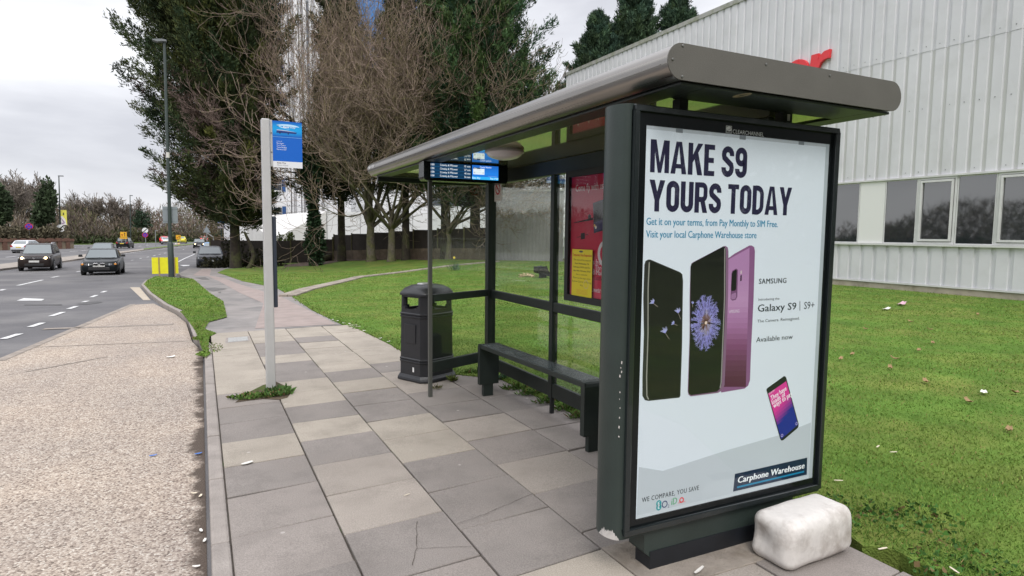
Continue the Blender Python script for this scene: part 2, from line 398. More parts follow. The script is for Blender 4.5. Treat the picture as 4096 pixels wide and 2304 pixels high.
# concrete bus bay with exposed aggregate
def bay_mat():
    m = bpy.data.materials.new('exposed_aggregate'); m.use_nodes = True; N = m.node_tree.nodes; L = m.node_tree.links; b = N['Principled BSDF']
    tc = N.new('ShaderNodeTexCoord'); P = tc.outputs['Object']
    vo = N.new('ShaderNodeTexVoronoi'); vo.inputs['Scale'].default_value = 90; L.new(P, vo.inputs['Vector'])
    sp = N.new('ShaderNodeSeparateColor'); L.new(vo.outputs['Color'], sp.inputs['Color'])
    cr = N.new('ShaderNodeValToRGB'); E = cr.color_ramp.elements
    E[0].position = 0; E[0].color = (.15, .12, .1, 1); E[1].position = 1; E[1].color = (.6, .56, .5, 1)
    for p, c in ((.15, (.26, .21, .18, 1)), (.4, (.375, .315, .268, 1)), (.7, (.44, .375, .318, 1)), (.9, (.52, .46, .40, 1))):
        q = E.new(p); q.color = c
    L.new(sp.outputs['Red'], cr.inputs['Fac'])
    out = cr.outputs['Color']
    def mul(out, scale, lo, hi, a, c, det=5, stretch=None):
        n = N.new('ShaderNodeTexNoise'); n.inputs['Scale'].default_value = scale; n.inputs['Detail'].default_value = det; n.inputs['Roughness'].default_value = .6
        if stretch: mp = N.new('ShaderNodeMapping'); mp.inputs['Scale'].default_value = stretch; L.new(P, mp.inputs['Vector']); L.new(mp.outputs['Vector'], n.inputs['Vector'])
        else: L.new(P, n.inputs['Vector'])
        r = N.new('ShaderNodeValToRGB'); r.color_ramp.elements[0].position = lo; r.color_ramp.elements[1].position = hi
        r.color_ramp.elements[0].color = (*a, 1); r.color_ramp.elements[1].color = (*c, 1); L.new(n.outputs['Fac'], r.inputs['Fac'])
        x = N.new('ShaderNodeMix'); x.data_type = 'RGBA'; x.blend_type = 'MULTIPLY'; x.inputs['Factor'].default_value = 1
        L.new(out, x.inputs['A']); L.new(r.outputs['Color'], x.inputs['B']); return x.outputs['Result']
    out = mul(out, .8, .36, .64, (.84, .84, .85), (.97, .945, .92)); out = mul(out, 1.0, .35, .6, (.9, .9, .91), (1.02, 1.02, 1.01), 6, (1.3, .16, 1))
    out = mul(out, 11, .3, .5, (.9, .89, .88), (1.04, 1.04, 1.03))
    # dirt gathered along the kerb
    sx = N.new('ShaderNodeSeparateXYZ'); L.new(P, sx.inputs['Vector'])
    n = N.new('ShaderNodeTexNoise'); n.inputs['Scale'].default_value = 4; n.inputs['Detail'].default_value = 6; n.inputs['Roughness'].default_value = .7; L.new(P, n.inputs['Vector'])
    ma = N.new('ShaderNodeMath'); ma.operation = 'MULTIPLY_ADD'; L.new(n.outputs['Fac'], ma.inputs[0]); ma.inputs[1].default_value = .42; L.new(sx.outputs['X'], ma.inputs[2])
    r = N.new('ShaderNodeMapRange'); r.inputs['From Min'].default_value = .095; r.inputs['From Max'].default_value = .165; L.new(ma.outputs[0], r.inputs['Value'])
    x = N.new('ShaderNodeMix'); x.data_type = 'RGBA'; L.new(r.outputs['Result'], x.inputs['Factor']); L.new(out, x.inputs['A']); x.inputs['B'].default_value = (.085, .065, .052, 1)
    L.new(x.outputs['Result'], b.inputs['Base Color']); b.inputs['Roughness'].default_value = .85; b.inputs['Specular IOR Level'].default_value = .3
    bp = N.new('ShaderNodeBump'); bp.inputs['Strength'].default_value = .55; bp.inputs['Distance'].default_value = .008; bp.invert = True
    L.new(vo.outputs['Distance'], bp.inputs['Height']); L.new(bp.outputs['Normal'], b.inputs['Normal'])
    return m
mb = MB()
bay = [(-.02, -14), (-.02, 9.4)]+[(p[0]-.02, p[1]) for p in G2(c5, [(930, 290), (900, 205), (850, 168)])]+G2(c5, [(740, 138), (630, 145), (530, 185), (310, 280), (110, 365), (0, 412)], -.1)+[(-2.6, 4), (-2.9, -14)]
drape(mb, bay, -.095); struct('bus_bay', mb.build('bus_bay', bay_mat()))
mb = MB()
drape(mb, G2(c5, [(625, 60), (672, 60), (725, 122), (690, 122)], -.1), -.094); struct('concrete_patch', mb.build('concrete_patch', M('pale_concrete', (.42, .36, .29), rough=.9, var=.15, vs=4, bump=.3, bs=120)))
# seams and worn dark bands
mb = MB()
for p, q, wd in (((210, 262), (835, 238), .1), ((120, 352), (905, 320), .015), ((0, 415), (640, 142), .06), ((120, 470), (520, 395), .012)):
    a, b = GT(c5(*p), -.1), GT(c5(*q), -.1); d = (b-a); d.z = 0; d.normalize(); n = Vector((-d.y, d.x, 0))*wd
    drape(mb, [(a-n)[:2], (b-n)[:2], (b+n)[:2], (a+n)[:2]], -.0905)
struct('bay_joints', mb.build('bay_joints', M('tar_seam', (.26, .225, .195), rough=.9, var=.4, vs=9)))
mb = MB()
for pts in (((1500, 1068), (1600, 1062), (1650, 1072), (1520, 1075)), ((250, 1335), (640, 1333), (640, 1345), (250, 1345)), ((790, 1330), (1000, 1300), (1060, 1315), (880, 1340)), ((940, 1092), (1060, 1085), (1060, 1095))):
    drape(mb, G2(z1, pts, -.1), -.094)
struct('road_repairs', mb.build('road_repairs', M('fresh_asphalt', (.085, .083, .085), rough=.85, var=.3, vs=3, bump=.3, bs=120)))

# painted markings
mb = MB()
ed = G2(c5, [(15, 310), (95, 285), (145, 252), (205, 232), (245, 200), (305, 180), (330, 165), (368, 152), (400, 132), (420, 126), (440, 108), (465, 98), (490, 85), (510, 78)], -.1)
def dash(a, b, wd):
    a, b = Vector((*a, 0)), Vector((*b, 0)); d = (b-a).normalized(); n = Vector((-d.y, d.x, 0))*wd/2
    drape(mb, [(a-n)[:2], (b-n)[:2], (b+n)[:2], (a+n)[:2]], -.09)
for i in range(0, len(ed), 2): dash(ed[i], ed[i+1], .11)
ln = G2(z1, [(0, 1193), (45, 1180), (185, 1140), (440, 1083), (535, 1058), (605, 1043), (790, 1000), (840, 990), (1350, 880), (1378, 876), (1440, 862), (1460, 858), (1515, 847), (1535, 843), (1580, 834), (1600, 829), (1635, 820), (1655, 816), (1690, 808), (1712, 803), (1780, 785), (1795, 781), (1885, 770), (1895, 767)], -.1)
for i in range(0, len(ln), 2): dash(ln[i], ln[i+1], .13)
fd = G2(z1, [(60, 848), (165, 838), (715, 790), (800, 784), (835, 781), (905, 775), (1500, 728), (1530, 724), (1430, 735), (1455, 732)], -.1)
for i in range(0, len(fd), 2): dash(fd[i], fd[i+1], .2)
fd = G2(z1, [(690, 757), (715, 755), (728, 753), (752, 751), (765, 749), (785, 747), (800, 745), (825, 743), (840, 742), (865, 740)], -.1)
for i in range(0, len(fd), 2): dash(fd[i], fd[i+1], .15)
drape(mb, G2(c5, [(80, 125), (115, 113), (215, 117), (200, 125)], -.1), -.09)
el = G2(z1, [(1285, 809), (1480, 783), (1700, 757), (2000, 724)], -.1)
for a, b in zip(el[:-1], el[1:]): dash(a, b, .14)
el = G2(z1, [(660, 727), (900, 721), (1190, 721), (1500, 706), (1800, 698)], -.1)
for a, b in zip(el[:-1], el[1:]): dash(a, b, .2)
el = G2(z2, [(620, 752), (720, 700), (880, 630)], -.1)
for a, b in zip(el[:-1], el[1:]): dash(a, b, .12)
drape(mb, G2(z2, [(640, 808), (800, 805), (790, 820), (700, 826)], -.1), -.09)
struct('road_markings', mb.build('road_markings', PAINTW))

# central reservation
near = G2(z1, [(0, 975), (165, 955), (700, 885), (900, 855), (1285, 800), (1480, 775), (1700, 748), (2000, 716)], -.02)
farm = G2(z1, [(0, 925), (165, 905), (700, 845), (870, 822), (1290, 785), (1480, 762), (1700, 736), (1990, 708)], -.02)
mb = MB(); near = [(near[0][0]-.5, 20), *near]; farm = [(farm[0][0]-.5, 20), *farm]
drape(mb, near+farm[::-1], .03, .16, cell=6)
struct('central_reservation', mb.build('central_reservation', M('median_concrete', (.3, .265, .235), rough=.9, var=.25, vs=1.5, bump=.3, bs=30, col2=(.14, .12, .09), c2s=1.2, c2lo=.55, c2hi=.7)))
mb = MB(); sh = [(p[0]*.85+q[0]*.15, p[1]*.85+q[1]*.15) for p, q in zip(near, farm)]; sh2 = [(p[0]*.2+q[0]*.8, p[1]*.2+q[1]*.8) for p, q in zip(near, farm)]
drape(mb, sh[6:]+sh2[6:][::-1], .06, cell=6)
for o in (mb.build('median_grass', TURF),): o['kind'] = 'structure'
# verge across the road
fe = [Vector((*p, 0)) for p in farE]
mb = MB(); drape(mb, [p[:2] for p in fe]+[(30, 330), (-60, 330), (-80, 90)], -.03, .1, cell=8)
struct('far_verge', mb.build('far_verge', M('verge_grass', (.1, .15, .035), rough=.9, var=.4, vs=.6, spec=.1)))

# pavement: asphalt footway beyond the slabs, driveway crossing, red tarmac strip
KX = .09
vk = G2(c5, [(1000, 335), (930, 290), (900, 205), (850, 168), (790, 140), (715, 85), (680, 45), (700, 25), (740, 8)])      # kerb line of the verge
mb = MB()
foot = [(-.02, 10.55)]+[vk[1], vk[2]]+G2(c5, [(980, 165), (1075, 130), (1010, 90), (930, 20)])+[(-.9, 34.5), (-1.1, 37), (-.8, 46), (2.9, 46)]+G2(z2, [(1380, 870), (1250, 930), (1350, 960), (1650, 1065)])+[(2.2, 22), (2.16, 17.4), (2.06, 13.7), (2.14, 10.9)]
drape(mb, foot, -.004, .1); struct('footway', mb.build('footway', ASPH2))
mb = MB()
drape(mb, [(.75, 10.95)]+G2(z2, [(1990, 1420), (1600, 1250), (1280, 1070), (1090, 985)])+G2(z2, [(850, 972), (1000, 868), (1150, 868), (1120, 975), (1340, 1010), (1560, 1100)])+[(1.9, 18), (2.0, 13.5), (2.05, 10.95)], 0.0)
struct('red_path', mb.build('red_path', PINKT))
mb = MB()
for pts in (((880, 1010), (1050, 1000), (1120, 1040), (1000, 1040)), ((1050, 1180), (1200, 1170), (1400, 1190), (1180, 1230), (1090, 1200)), ((1250, 1240), (1310, 1235), (1290, 1262))):
    drape(mb, G2(z2, pts), .004)
struct('footway_repairs', mb.build('footway_repairs', M('dark_patch', (.12, .115, .11), rough=.9, var=.4, vs=5)))

# kerb stones: a row of real stones with joints
mb = MB(); line = [(0.0, y) for y in np.arange(-4, 9.3, .92)]+[(.02, 9.45)]+vk[1:]
rngk = random.Random(3)
pts = [Vector((*p, 0)) for p in line]
stones = []
for a, b in zip(pts[:-1], pts[1:]):
    k = max(1, round((b-a).length/.92))
    for j in range(k): stones.append((a+(b-a)*j/k, a+(b-a)*(j+1)/k))
for i, (a, b) in enumerate(stones):
    d = (b-a).normalized(); n = Vector((d.y, -d.x, 0)); wd = .088; g = d*.004; z0 = rngk.uniform(-.004, .003)
    q = [a+g, b-g, b-g+n*wd, a+g+n*wd]
    top = [Vector((p.x, p.y, Tf(p.x, p.y)+.002+z0)) for p in q]; bot = [Vector((p.x, p.y, Tf(p.x, p.y)-.16)) for p in q]
    mb.add(bot+top, [(3, 2, 1, 0), (4, 5, 6, 7), (0, 1, 5, 4), (1, 2, 6, 5), (2, 3, 7, 6), (3, 0, 4, 7)])
struct('kerb', mb.build('kerb', KERB, bevel=.014))

# paving slabs
DARK, LIGHT, MIDC, LM = (.215, .194, .18), (.33, .294, .25), (.252, .225, .207), (.295, .262, .232)
cols = [
    (.095, .612, 2.33, {0: DARK, 1: MIDC, 2: MIDC, 3: DARK, 4: LIGHT, 5: DARK, 6: DARK, 7: MIDC}, LIGHT),
    (.622, 1.176, 2.12, {0: MIDC, 1: DARK, 2: LM, 3: LM, 4: DARK, 5: LIGHT, 6: DARK, 7: LIGHT, 8: LIGHT, 9: DARK, 10: DARK, 11: LIGHT, 12: DARK, 13: DARK, 14: LIGHT, 15: LIGHT}, LIGHT),
    (1.186, 1.742, 1.92, {0: LIGHT, 1: DARK, 2: DARK, 3: DARK, 4: LIGHT, 5: LIGHT, 6: DARK, 7: DARK, 8: LIGHT, 9: DARK, 14: DARK}, LIGHT),
    (1.752, 2.33, 2.16, {0: MIDC, 1: MIDC, 2: LM, 3: MIDC, 4: LM, 5: DARK, 6: DARK, 7: LM, 8: LM, 9: DARK}, LIGHT),
    (2.34, 2.9, 2.2, {0: MIDC, 1: MIDC, 2: MIDC, 3: MIDC, 4: MIDC, 5: DARK, 6: MIDC}, MIDC),
    (2.91, 3.5, 1.95, {}, DARK),
]
mb = MB(); rs = random.Random(5)
pav_edge = lambda y: 2.33 if y > 6.6 else 9
for ci, (x0, x1, ystart, tones, deflt) in enumerate(cols):
    k = -8 if ci < 5 else -8
    y = ystart-.53*8
    while y < 10.5:
        dy = .53 if y < 4.5 else .505
        if ci == 5 and y > .9: break
        if ci == 4 and y > 6.1: break
        y1 = min(y+dy, 10.58)
        c = tones.get(k, deflt if k >= 0 else (DARK, MIDC, LM)[rs.randrange(3)])
        f = rs.uniform(.93, 1.07); c = tuple(v*f for v in c)
        g = .0045 if (k*7+ci) % 3 else .0075; zc = rs.uniform(-.003, .002); t1, t2 = rs.uniform(-.003, .003), rs.uniform(-.003, .003)
        sk = .05
        q = [(x0, y+g), (x1, y+g+sk), (x1, y1-g+sk), (x0, y1-g)]
        zz = [zc-t1-t2, zc+t1-t2, zc+t1+t2, zc-t1+t2]
        mb.col = c
        mb.add([(a, b, -.07) for a, b in q]+[(a, b, z) for (a, b), z in zip(q, zz)], [(3, 2, 1, 0), (4, 5, 6, 7), (0, 1, 5, 4), (1, 2, 6, 5), (2, 3, 7, 6), (3, 0, 4, 7)])
        y = y1; k += 1
def slab_mat():
    m = M('paving_slab', rough=.85, attr=True, var=.24, vs=2.6, bump=.35, bs=130, spec=.25, bd=.006, detail=9)
    nt = m.node_tree; N = nt.nodes; L = nt.links; b = N['Principled BSDF']; tc = [n for n in N if n.type == 'TEX_COORD'][0]
    src = b.inputs['Base Color'].links[0].from_socket
    # fine speckle, worn pale grit and chewing-gum spots
    n = N.new('ShaderNodeTexNoise'); n.inputs['Scale'].default_value = 170; n.inputs['Detail'].default_value = 2; L.new(tc.outputs['Object'], n.inputs['Vector'])
    r = N.new('ShaderNodeMapRange'); r.inputs['From Min'].default_value = .3; r.inputs['From Max'].default_value = .7; r.inputs['To Min'].default_value = .8; r.inputs['To Max'].default_value = 1.2; L.new(n.outputs['Fac'], r.inputs['Value'])
    cb = N.new('ShaderNodeCombineColor'); [L.new(r.outputs['Result'], cb.inputs[i]) for i in range(3)]
    x = N.new('ShaderNodeMix'); x.data_type = 'RGBA'; x.blend_type = 'MULTIPLY'; x.inputs['Factor'].default_value = 1; L.new(src, x.inputs['A']); L.new(cb.outputs['Color'], x.inputs['B'])
    n3 = N.new('ShaderNodeTexNoise'); n3.inputs['Scale'].default_value = 1.3; n3.inputs['Detail'].default_value = 8; n3.inputs['Roughness'].default_value = .75; L.new(tc.outputs['Object'], n3.inputs['Vector'])
    r3_ = N.new('ShaderNodeMapRange'); r3_.inputs['From Min'].default_value = .52; r3_.inputs['From Max'].default_value = .72; r3_.inputs['To Max'].default_value = .55; L.new(n3.outputs['Fac'], r3_.inputs['Value'])
    x2 = N.new('ShaderNodeMix'); x2.data_type = 'RGBA'; L.new(r3_.outputs['Result'], x2.inputs['Factor']); L.new(x.outputs['Result'], x2.inputs['A']); x2.inputs['B'].default_value = (.15, .13, .115, 1)
    vo = N.new('ShaderNodeTexVoronoi'); vo.inputs['Scale'].default_value = 3.3; vo.inputs['Randomness'].default_value = 1; L.new(tc.outputs['Object'], vo.inputs['Vector'])
    lt = N.new('ShaderNodeMapRange'); lt.inputs['From Min'].default_value = .036; lt.inputs['From Max'].default_value = .05; lt.inputs['To Min'].default_value = .5; lt.inputs['To Max'].default_value = 0; L.new(vo.outputs['Distance'], lt.inputs['Value'])
    x3 = N.new('ShaderNodeMix'); x3.data_type = 'RGBA'; L.new(lt.outputs['Result'], x3.inputs['Factor']); L.new(x2.outputs['Result'], x3.inputs['A']); x3.inputs['B'].default_value = (.5, .47, .44, 1)
    L.new(x3.outputs['Result'], b.inputs['Base Color']); return m
SLAB = slab_mat()
struct('pavement', mb.build('pavement', SLAB, bevel=.004, seg=1))
mb = MB(); drape(mb, [(.0885, -4), (3.5, -4), (3.5, .95), (2.91, .95), (2.91, 6.2), (2.36, 6.5), (2.35, 10.6), (.0885, 10.55)], -.016)
struct('slab_joints', mb.build('slab_joints', M('joint_dirt', (.06, .05, .04), rough=.95, var=.5, vs=8, col2=(.05, .075, .02), c2s=1.7, c2lo=.6, c2hi=.66)))
# cracks across three slabs
mb = MB()
for pts in (((1165, 735), (1163, 800), (1165, 895), (1150, 940), (1135, 1000)), ((1165, 897), (1330, 893), (1500, 885)), ((1405, 750), (1600, 680), (1870, 565))):
    P = [onZ(c7(*p), .0045) for p in pts]
    for a, b in zip(P[:-1], P[1:]):
        d = (b-a).normalized(); n = Vector((-d.y, d.x, 0))*.0025; k = max(2, int((b-a).length/.03)); pr = [a+(b-a)*i/k+n.normalized()*(rs.uniform(-.005, .005) if 0 < i < k else 0) for i in range(k+1)]
        for u, v in zip(pr[:-1], pr[1:]): t = rs.uniform(.3, .75); mb.add([u-n*t, v-n*t, v+n*t, u+n*t], [(0, 1, 2, 3)])
struct('paving_cracks', mb.build('paving_cracks', MATS['joint_dirt']))

# small metal cover by the verge
cv = thing('drain_cover', 'small grey metal utility cover set in the pavement behind the bus stop pole', 'drain cover', tuple(onZ(c6(325, 335), .0)))
q = [onZ(c6(*p), .006) for p in ((240, 362), (242, 325), (408, 313), (412, 345))]
MB().prism([(p.x, p.y) for p in q], lambda a, b: Vector((a, b, .007)), lambda a, b: Vector((a, b, -.01))).build('lid', M('cover_steel', (.4, .4, .39), rough=.55, metal=.4, var=.25, vs=30, bump=.5, bs=120), cv)
ct = sum(q, Vector())/4
MB().prism([(ct.x+(p.x-ct.x)*1.25, ct.y+(p.y-ct.y)*1.25) for p in q], lambda a, b: Vector((a, b, .003)), lambda a, b: Vector((a, b, -.012))).build('frame', KERB, cv)

# lawn
edge = [(3.52, -4), (3.52, .5)]+[tuple(onZ(l8(*p), 0)[:2]) for p in ((700, 1435), (560, 1390), (480, 1345), (400, 1322), (300, 1312), (245, 1270))]+[(2.95, 2.7), (2.86, 4.4), (2.83, 6.0), (2.42, 6.45), (2.33, 7.7), (2.33, 8.44), (2.25, 9.83), (2.12, 11.0), (2.06, 13.7), (2.16, 17.4), (2.2, 22)]+G2(z2, [(1650, 1065), (1350, 960), (1250, 930), (1380, 870)])+[(2.9, 46), (2.9, 62), (22, 62), (40, 40), (40, -4)]
LAWN = edge
mb = MB(); drape(mb, edge, .012, .2, cell=2.5); struct('lawn', mb.build('lawn', TURF))
verge = [vk[i] for i in range(2, 9)]+G2(c5, [(930, 20), (1010, 90), (1075, 130), (980, 165)])
cx_, cy_ = sum(p[0] for p in verge)/len(verge), 20
vin = [(p[0]+.085, p[1]) for p in verge[:7]]+verge[7:]
VERGE = vin
mb = MB(); drape(mb, vin, .02, .1, cell=2); struct('verge', mb.build('verge', TURF))
FRINGE = G2(c5, [(868, 178), (960, 163), (1075, 130), (1092, 205), (1005, 228), (985, 262), (1042, 284), (1008, 300), (1004, 330), (1003, 390), (990, 405), (965, 335), (940, 270), (897, 210)])
mb = MB(); drape(mb, FRINGE, .012, 0, cell=1); struct('verge_fringe', mb.build('verge_fringe', M('fringe_turf', (.11, .17, .035), rough=.9, var=.5, vs=7, bump=.8, bs=60, spec=.1, col2=(.13, .11, .07), c2s=5, c2lo=.5, c2hi=.62)))
# cobbled edging strip across the lawn
mb = MB(); P = [Vector(GT(p)) for p in ((1150, 1187), (1230, 1160), (1440, 1110), (1650, 1085), (1800, 1065), (1990, 1048))]
rs = random.Random(9)
for a, b in zip(P[:-1], P[1:]):
    k = int((b-a).length/.45)
    for j in range(k):
        for r_ in range(2):
            c = a+(b-a)*(j+.5)/k; d = (b-a).normalized(); n = Vector((-d.y, d.x, 0)); c = c+n*(.24*r_-.12); f = rs.uniform(.8, 1.2); mb.col = (.3*f, .26*f, .22*f)
            c.z = Tf(c.x, c.y)+.02; mb.obox(c, d*.21, n*.11, Vector((0, 0, .035)))
struct('lawn_edging', mb.build('lawn_edging', M('edging_stone', rough=.9, attr=True, var=.2, vs=9)))
mb = MB(); drape(mb, G2(a2, [(500, 1385), (760, 1372), (960, 1338), (1500, 1322), (1690, 1330), (1690, 1300), (900, 1300), (480, 1370)]), .03)
struct('soil_bed', mb.build('soil_bed', M('leaf_litter', (.085, .055, .04), rough=.95, var=.6, vs=5, bump=.8, bs=25)))
# ================================================================ bus shelter
GREEN = M('dark_green_paint', (.02, .027, .024), rough=.42, var=.25, vs=6, bump=.08, bs=120, spec=.35)
GREEND = M('panel_green', (.03, .042, .038), rough=.38, var=.25, vs=2.2, bump=.06, bs=90, spec=.4)
OLIVE = M('olive_grey_panel', (.118, .113, .1), rough=.6, var=.16, vs=2, bump=.12, bs=260, spec=.35)
BLACK = M('black_frame', (.006, .008, .009), rough=.2, spec=.35)
BLKM = M('matt_black', (.012, .013, .014), rough=.6)
def alu_mat():
    m = M('brushed_aluminium', (.30, .285, .265), rough=.34, metal=1, var=.1, vs=1.2)
    nt = m.node_tree; N = nt.nodes; L = nt.links; b = N['Principled BSDF']; tc = [n for n in N if n.type == 'TEX_COORD'][0]
    mp = N.new('ShaderNodeMapping'); mp.inputs['Scale'].default_value = (90, .6, 90); L.new(tc.outputs['Object'], mp.inputs['Vector'])
    n = N.new('ShaderNodeTexNoise'); n.inputs['Scale'].default_value = 1; n.inputs['Detail'].default_value = 5; L.new(mp.outputs['Vector'], n.inputs['Vector'])
    r = N.new('ShaderNodeMapRange'); r.inputs['To Min'].default_value = .2; r.inputs['To Max'].default_value = .4; L.new(n.outputs['Fac'], r.inputs['Value']); L.new(r.outputs['Result'], b.inputs['Roughness'])
    return m
ALU = alu_mat()
sh = thing('bus_shelter', 'dark green framed bus shelter with glass walls and a rounded aluminium roof', 'bus shelter', (2.1, 4, 0))
RX0, RX1, RYN, RYF, RZ0, RZ1 = 1.7507, 3.0842, 2.0260, 7.0461, 2.1800, 2.3207
rr = (RZ1-RZ0)/2; zc = (RZ0+RZ1)/2
stad = [(RX0+rr*math.cos(a), zc+rr*math.sin(a)) for a in np.linspace(math.pi/2, 1.5*math.pi, 13)]+[(RX1+rr*math.cos(a), zc+rr*math.sin(a)) for a in np.linspace(-math.pi/2, math.pi/2, 13)]
mb = MB(); mb.loft([[Vector((a, y, b)) for a, b in stad] for y in (RYN+.006, RYF)])
roof = mb.build('roof', ALU, sh, smooth=30)
st2 = [(zx+(.0015 if zx > 2 else -.0015), zz+(zz-zc)*.02) for zx, zz in stad]
mb = MB(); mb.prism(st2, lambda a, b: Vector((a, RYN, b)), lambda a, b: Vector((a, RYN+.0055, b)))
mb.build('end_panel', OLIVE, sh)
M('screw_steel', (.2, .2, .19), rough=.4, metal=.8)
for p in ((655, 85), (575, 192), (650, 330), (1315, 232), (1820, 322)):
    c = onY(r1(*p), RYN); MB().lathe(c, [(.004, -.0005), (.0055, -.0025), (.003, -.0035)], 10, 'y').build('screw', MATS['screw_steel'], roof)
# ridge line on the front tube, little code on the far end
mb = MB(); mb.box(RX0-rr-.0015, RX0-rr+.004, RYN+.05, RYF-.03, zc-.012, zc-.009); mb.build('gutter_line', ALU, roof)
soffit = M('soffit_acrylic', (.52, .55, .26), rough=.05, metal=.8)
MB().box(1.87, 3.02, 2.235, 6.88, RZ0-.006, RZ0+.01).build('soffit', soffit, sh)
mb = MB()
z0, z1b = RZ0-.014, RZ0-.002
mb.box(1.765, 1.894, 2.044, 6.98, z0, z1b); mb.box(2.97, 3.098, 2.044, 6.98, z0, z1b); mb.box(1.895, 2.969, 2.044, 2.266, z0, z1b); mb.box(1.78, 3.08, 6.98, 7.02, z0-.05, z1b); mb.box(1.895, 2.969, 6.86, 6.979, z0, z1b)
mb.build('roof_frame', GREEN, sh, bevel=.002, seg=1)
a = Art((0, RYN+.155, RZ0-.0145), (1, 0, 0), (0, -1, 0), (0, 0, -1))
c4p = onZ(r1(1125, 478), RZ0-.0145); a.o = Vector((c4p.x, c4p.y, RZ0-.0145)); a.u = Vector((1, 0, 0)); a.vv = Vector((0, -1, 0))
a.disc(0, 0, .025, (.3, .25, .14), 0, rb=.05); a.text('4', -.011, -.029, .022, .058, (.03, .03, .02), 1, bold=.02)
a.build('number_disc', PRINT, roof, recalc=False)
# code on the far end of the front tube
a = Art((0, 0, 0), (1, 0, 0), (0, 0, 1), (0, -1, 0))
th = 1.02*math.pi; cN = Vector((math.cos(th), 0, math.sin(th)))
pc = onX(r3(182, 372), RX0-rr-.001)
a.o = Vector((RX0-rr-.002, 6.98, zc-.005)); a.u = Vector((0, -1, 0)); a.vv = Vector((0, 0, 1)); a.n = Vector((-1, 0, 0))
a.text('4814 0381', 0, 0, .24, .028, (.85, .85, .85), 1, bold=.015); a.build('roof_code', PRINT, roof, recalc=False)
# ceiling lamp
c = Vector((2.04, 4.28, RZ0-.006))
lamp = MB().lathe(c, [(.142, 0), (.147, -.012), (.144, -.022), (.126, -.024)], 32).build('lamp_ring', M('lamp_grey', (.4, .4, .4), rough=.4), sh, smooth=True)
MB().lathe(c, [(.136, -.022), (.125, -.043), (.096, -.06), (.054, -.072), (.012, -.076)], 32).build('lamp_dome', M('lamp_opal', (.62, .6, .62), rough=.25, coat=.3), lamp, smooth=True)

FP = (1.918, 5.62); CP = (2.69, 5.96); MPY = 4.66; NPY = 3.42
def post(x, y, wx, wy, z0_, z1_, parent=sh, mat=GREEN, name='post'):
    return MB().box(x-wx/2, x+wx/2, y-wy/2, y+wy/2, z0_, z1_).build(name, mat, parent, bevel=.004)
POSTG = M('grey_green_post', (.075, .078, .07), rough=.5, var=.1, vs=8)
post(FP[0], FP[1], .036, .036, -.01, 2.167, mat=POSTG)
cp = post(CP[0], CP[1], .085, .085, .1, 2.05)
MB().box(CP[0]-.03, CP[0]+.03, CP[1]-.03, CP[1]+.03, -.01, .1).build('foot', GREEN, cp)
mp_ = post(2.70, MPY, .055, .06, .14, 2.05)
MB().box(2.683, 2.713, MPY-.014, MPY+.014, -.01, .14).build('foot', BLKM, mp_)
post(2.70, NPY, .055, .06, .14, 2.05)
# rails
def rail(p, q, z0_, z1_, t=.035, name='rail'): return MB().bar((*p, (z0_+z1_)/2), (*q, (z0_+z1_)/2), t, z1_-z0_).build(name, GREEN, sh, bevel=.006)
for ya, yb in ((CP[1]-.045, MPY+.031), (MPY-.031, NPY+.031), (NPY-.031, 2.40)):
    rail((2.695, ya), (2.695, yb), .893, .975); rail((2.695, ya), (2.695, yb), .15, .272)
    MB().box(2.690, 2.698, yb+.002, ya-.002, .99, 2.045).build('glass_pane', GLASS, sh)
    MB().box(2.690, 2.698, yb+.002, ya-.002, .285, .88).build('glass_pane', GLASS, sh)
MB().box(2.665, 2.725, 2.40, CP[1]+.04, 2.05, 2.172).build('header_beam', GREEN, sh, bevel=.004)
ea, eb = (FP[0]+.02, FP[1]+.006), (CP[0]-.043, CP[1]-.02)
rail(ea, eb, .908, .978); rail(ea, eb, .232, .336)
MB().bar((*ea, 1.53), (*eb, 1.53), .008, 1.08).build('glass_pane', GLASS, sh)
MB().bar((*ea, .62), (*eb, .62), .008, .55).build('glass_pane', GLASS, sh)
MB().bar((*ea, 2.12), (*eb, 2.12), .05, .09).build('header_beam', GREEN, sh, bevel=.004)
# brackets down to the panel
mb = MB(); mb.box(1.957, 2.005, 2.27, 2.32, 2.112, 2.172); mb.build('roof_bracket', BLKM, sh)
br = MB().box(2.615, 2.68, 2.27, 2.32, 2.112, 2.172).build('roof_bracket', BLKM, sh)
a = Art((2.682, 2.30, 2.08), (0, 1, 0), (0, 0, 1), (1, 0, 0))
a.o = onY(r1(1480, 680), 2.268)-Vector((0, .002, 0)); a.u = Vector((1, 0, 0)); a.vv = Vector((0, 0, 1)); a.n = Vector((0, -1, 0))
a.rect(0, 0, .02, .033, (.6, .6, .6), 1); a.build('small_sticker', PRINT, br, recalc=False)

# ================================================================ bench
be = thing('bench', 'dark green slatted metal bench on two boxed legs inside the bus shelter', 'bench', (2.5, 4.6, 0))
mb = MB(); zt = .508
ya, yb = 3.70, 5.47; xa = lambda y: 2.405+(5.44-y)*.0  # left edge
def bx(y): return 2.358+(5.44-y)*.036
n = 7
for i in range(n):
    o = .024*i+.004
    mb.add([(bx(ya)+o, ya+.06, zt-.02), (bx(ya)+o+.019, ya+.06, zt-.02), (bx(yb)+o+.019, yb-.06, zt-.02), (bx(yb)+o, yb-.06, zt-.02),
            (bx(ya)+o, ya+.06, zt), (bx(ya)+o+.019, ya+.06, zt), (bx(yb)+o+.019, yb-.06, zt), (bx(yb)+o, yb-.06, zt)],
           [(3, 2, 1, 0), (4, 5, 6, 7), (0, 1, 5, 4), (1, 2, 6, 5), (2, 3, 7, 6), (3, 0, 4, 7)])
mb.build('slats', M('bench_paint', (.03, .042, .042), rough=.26, coat=.4, var=.3, vs=9), be, bevel=.003)
mb = MB()
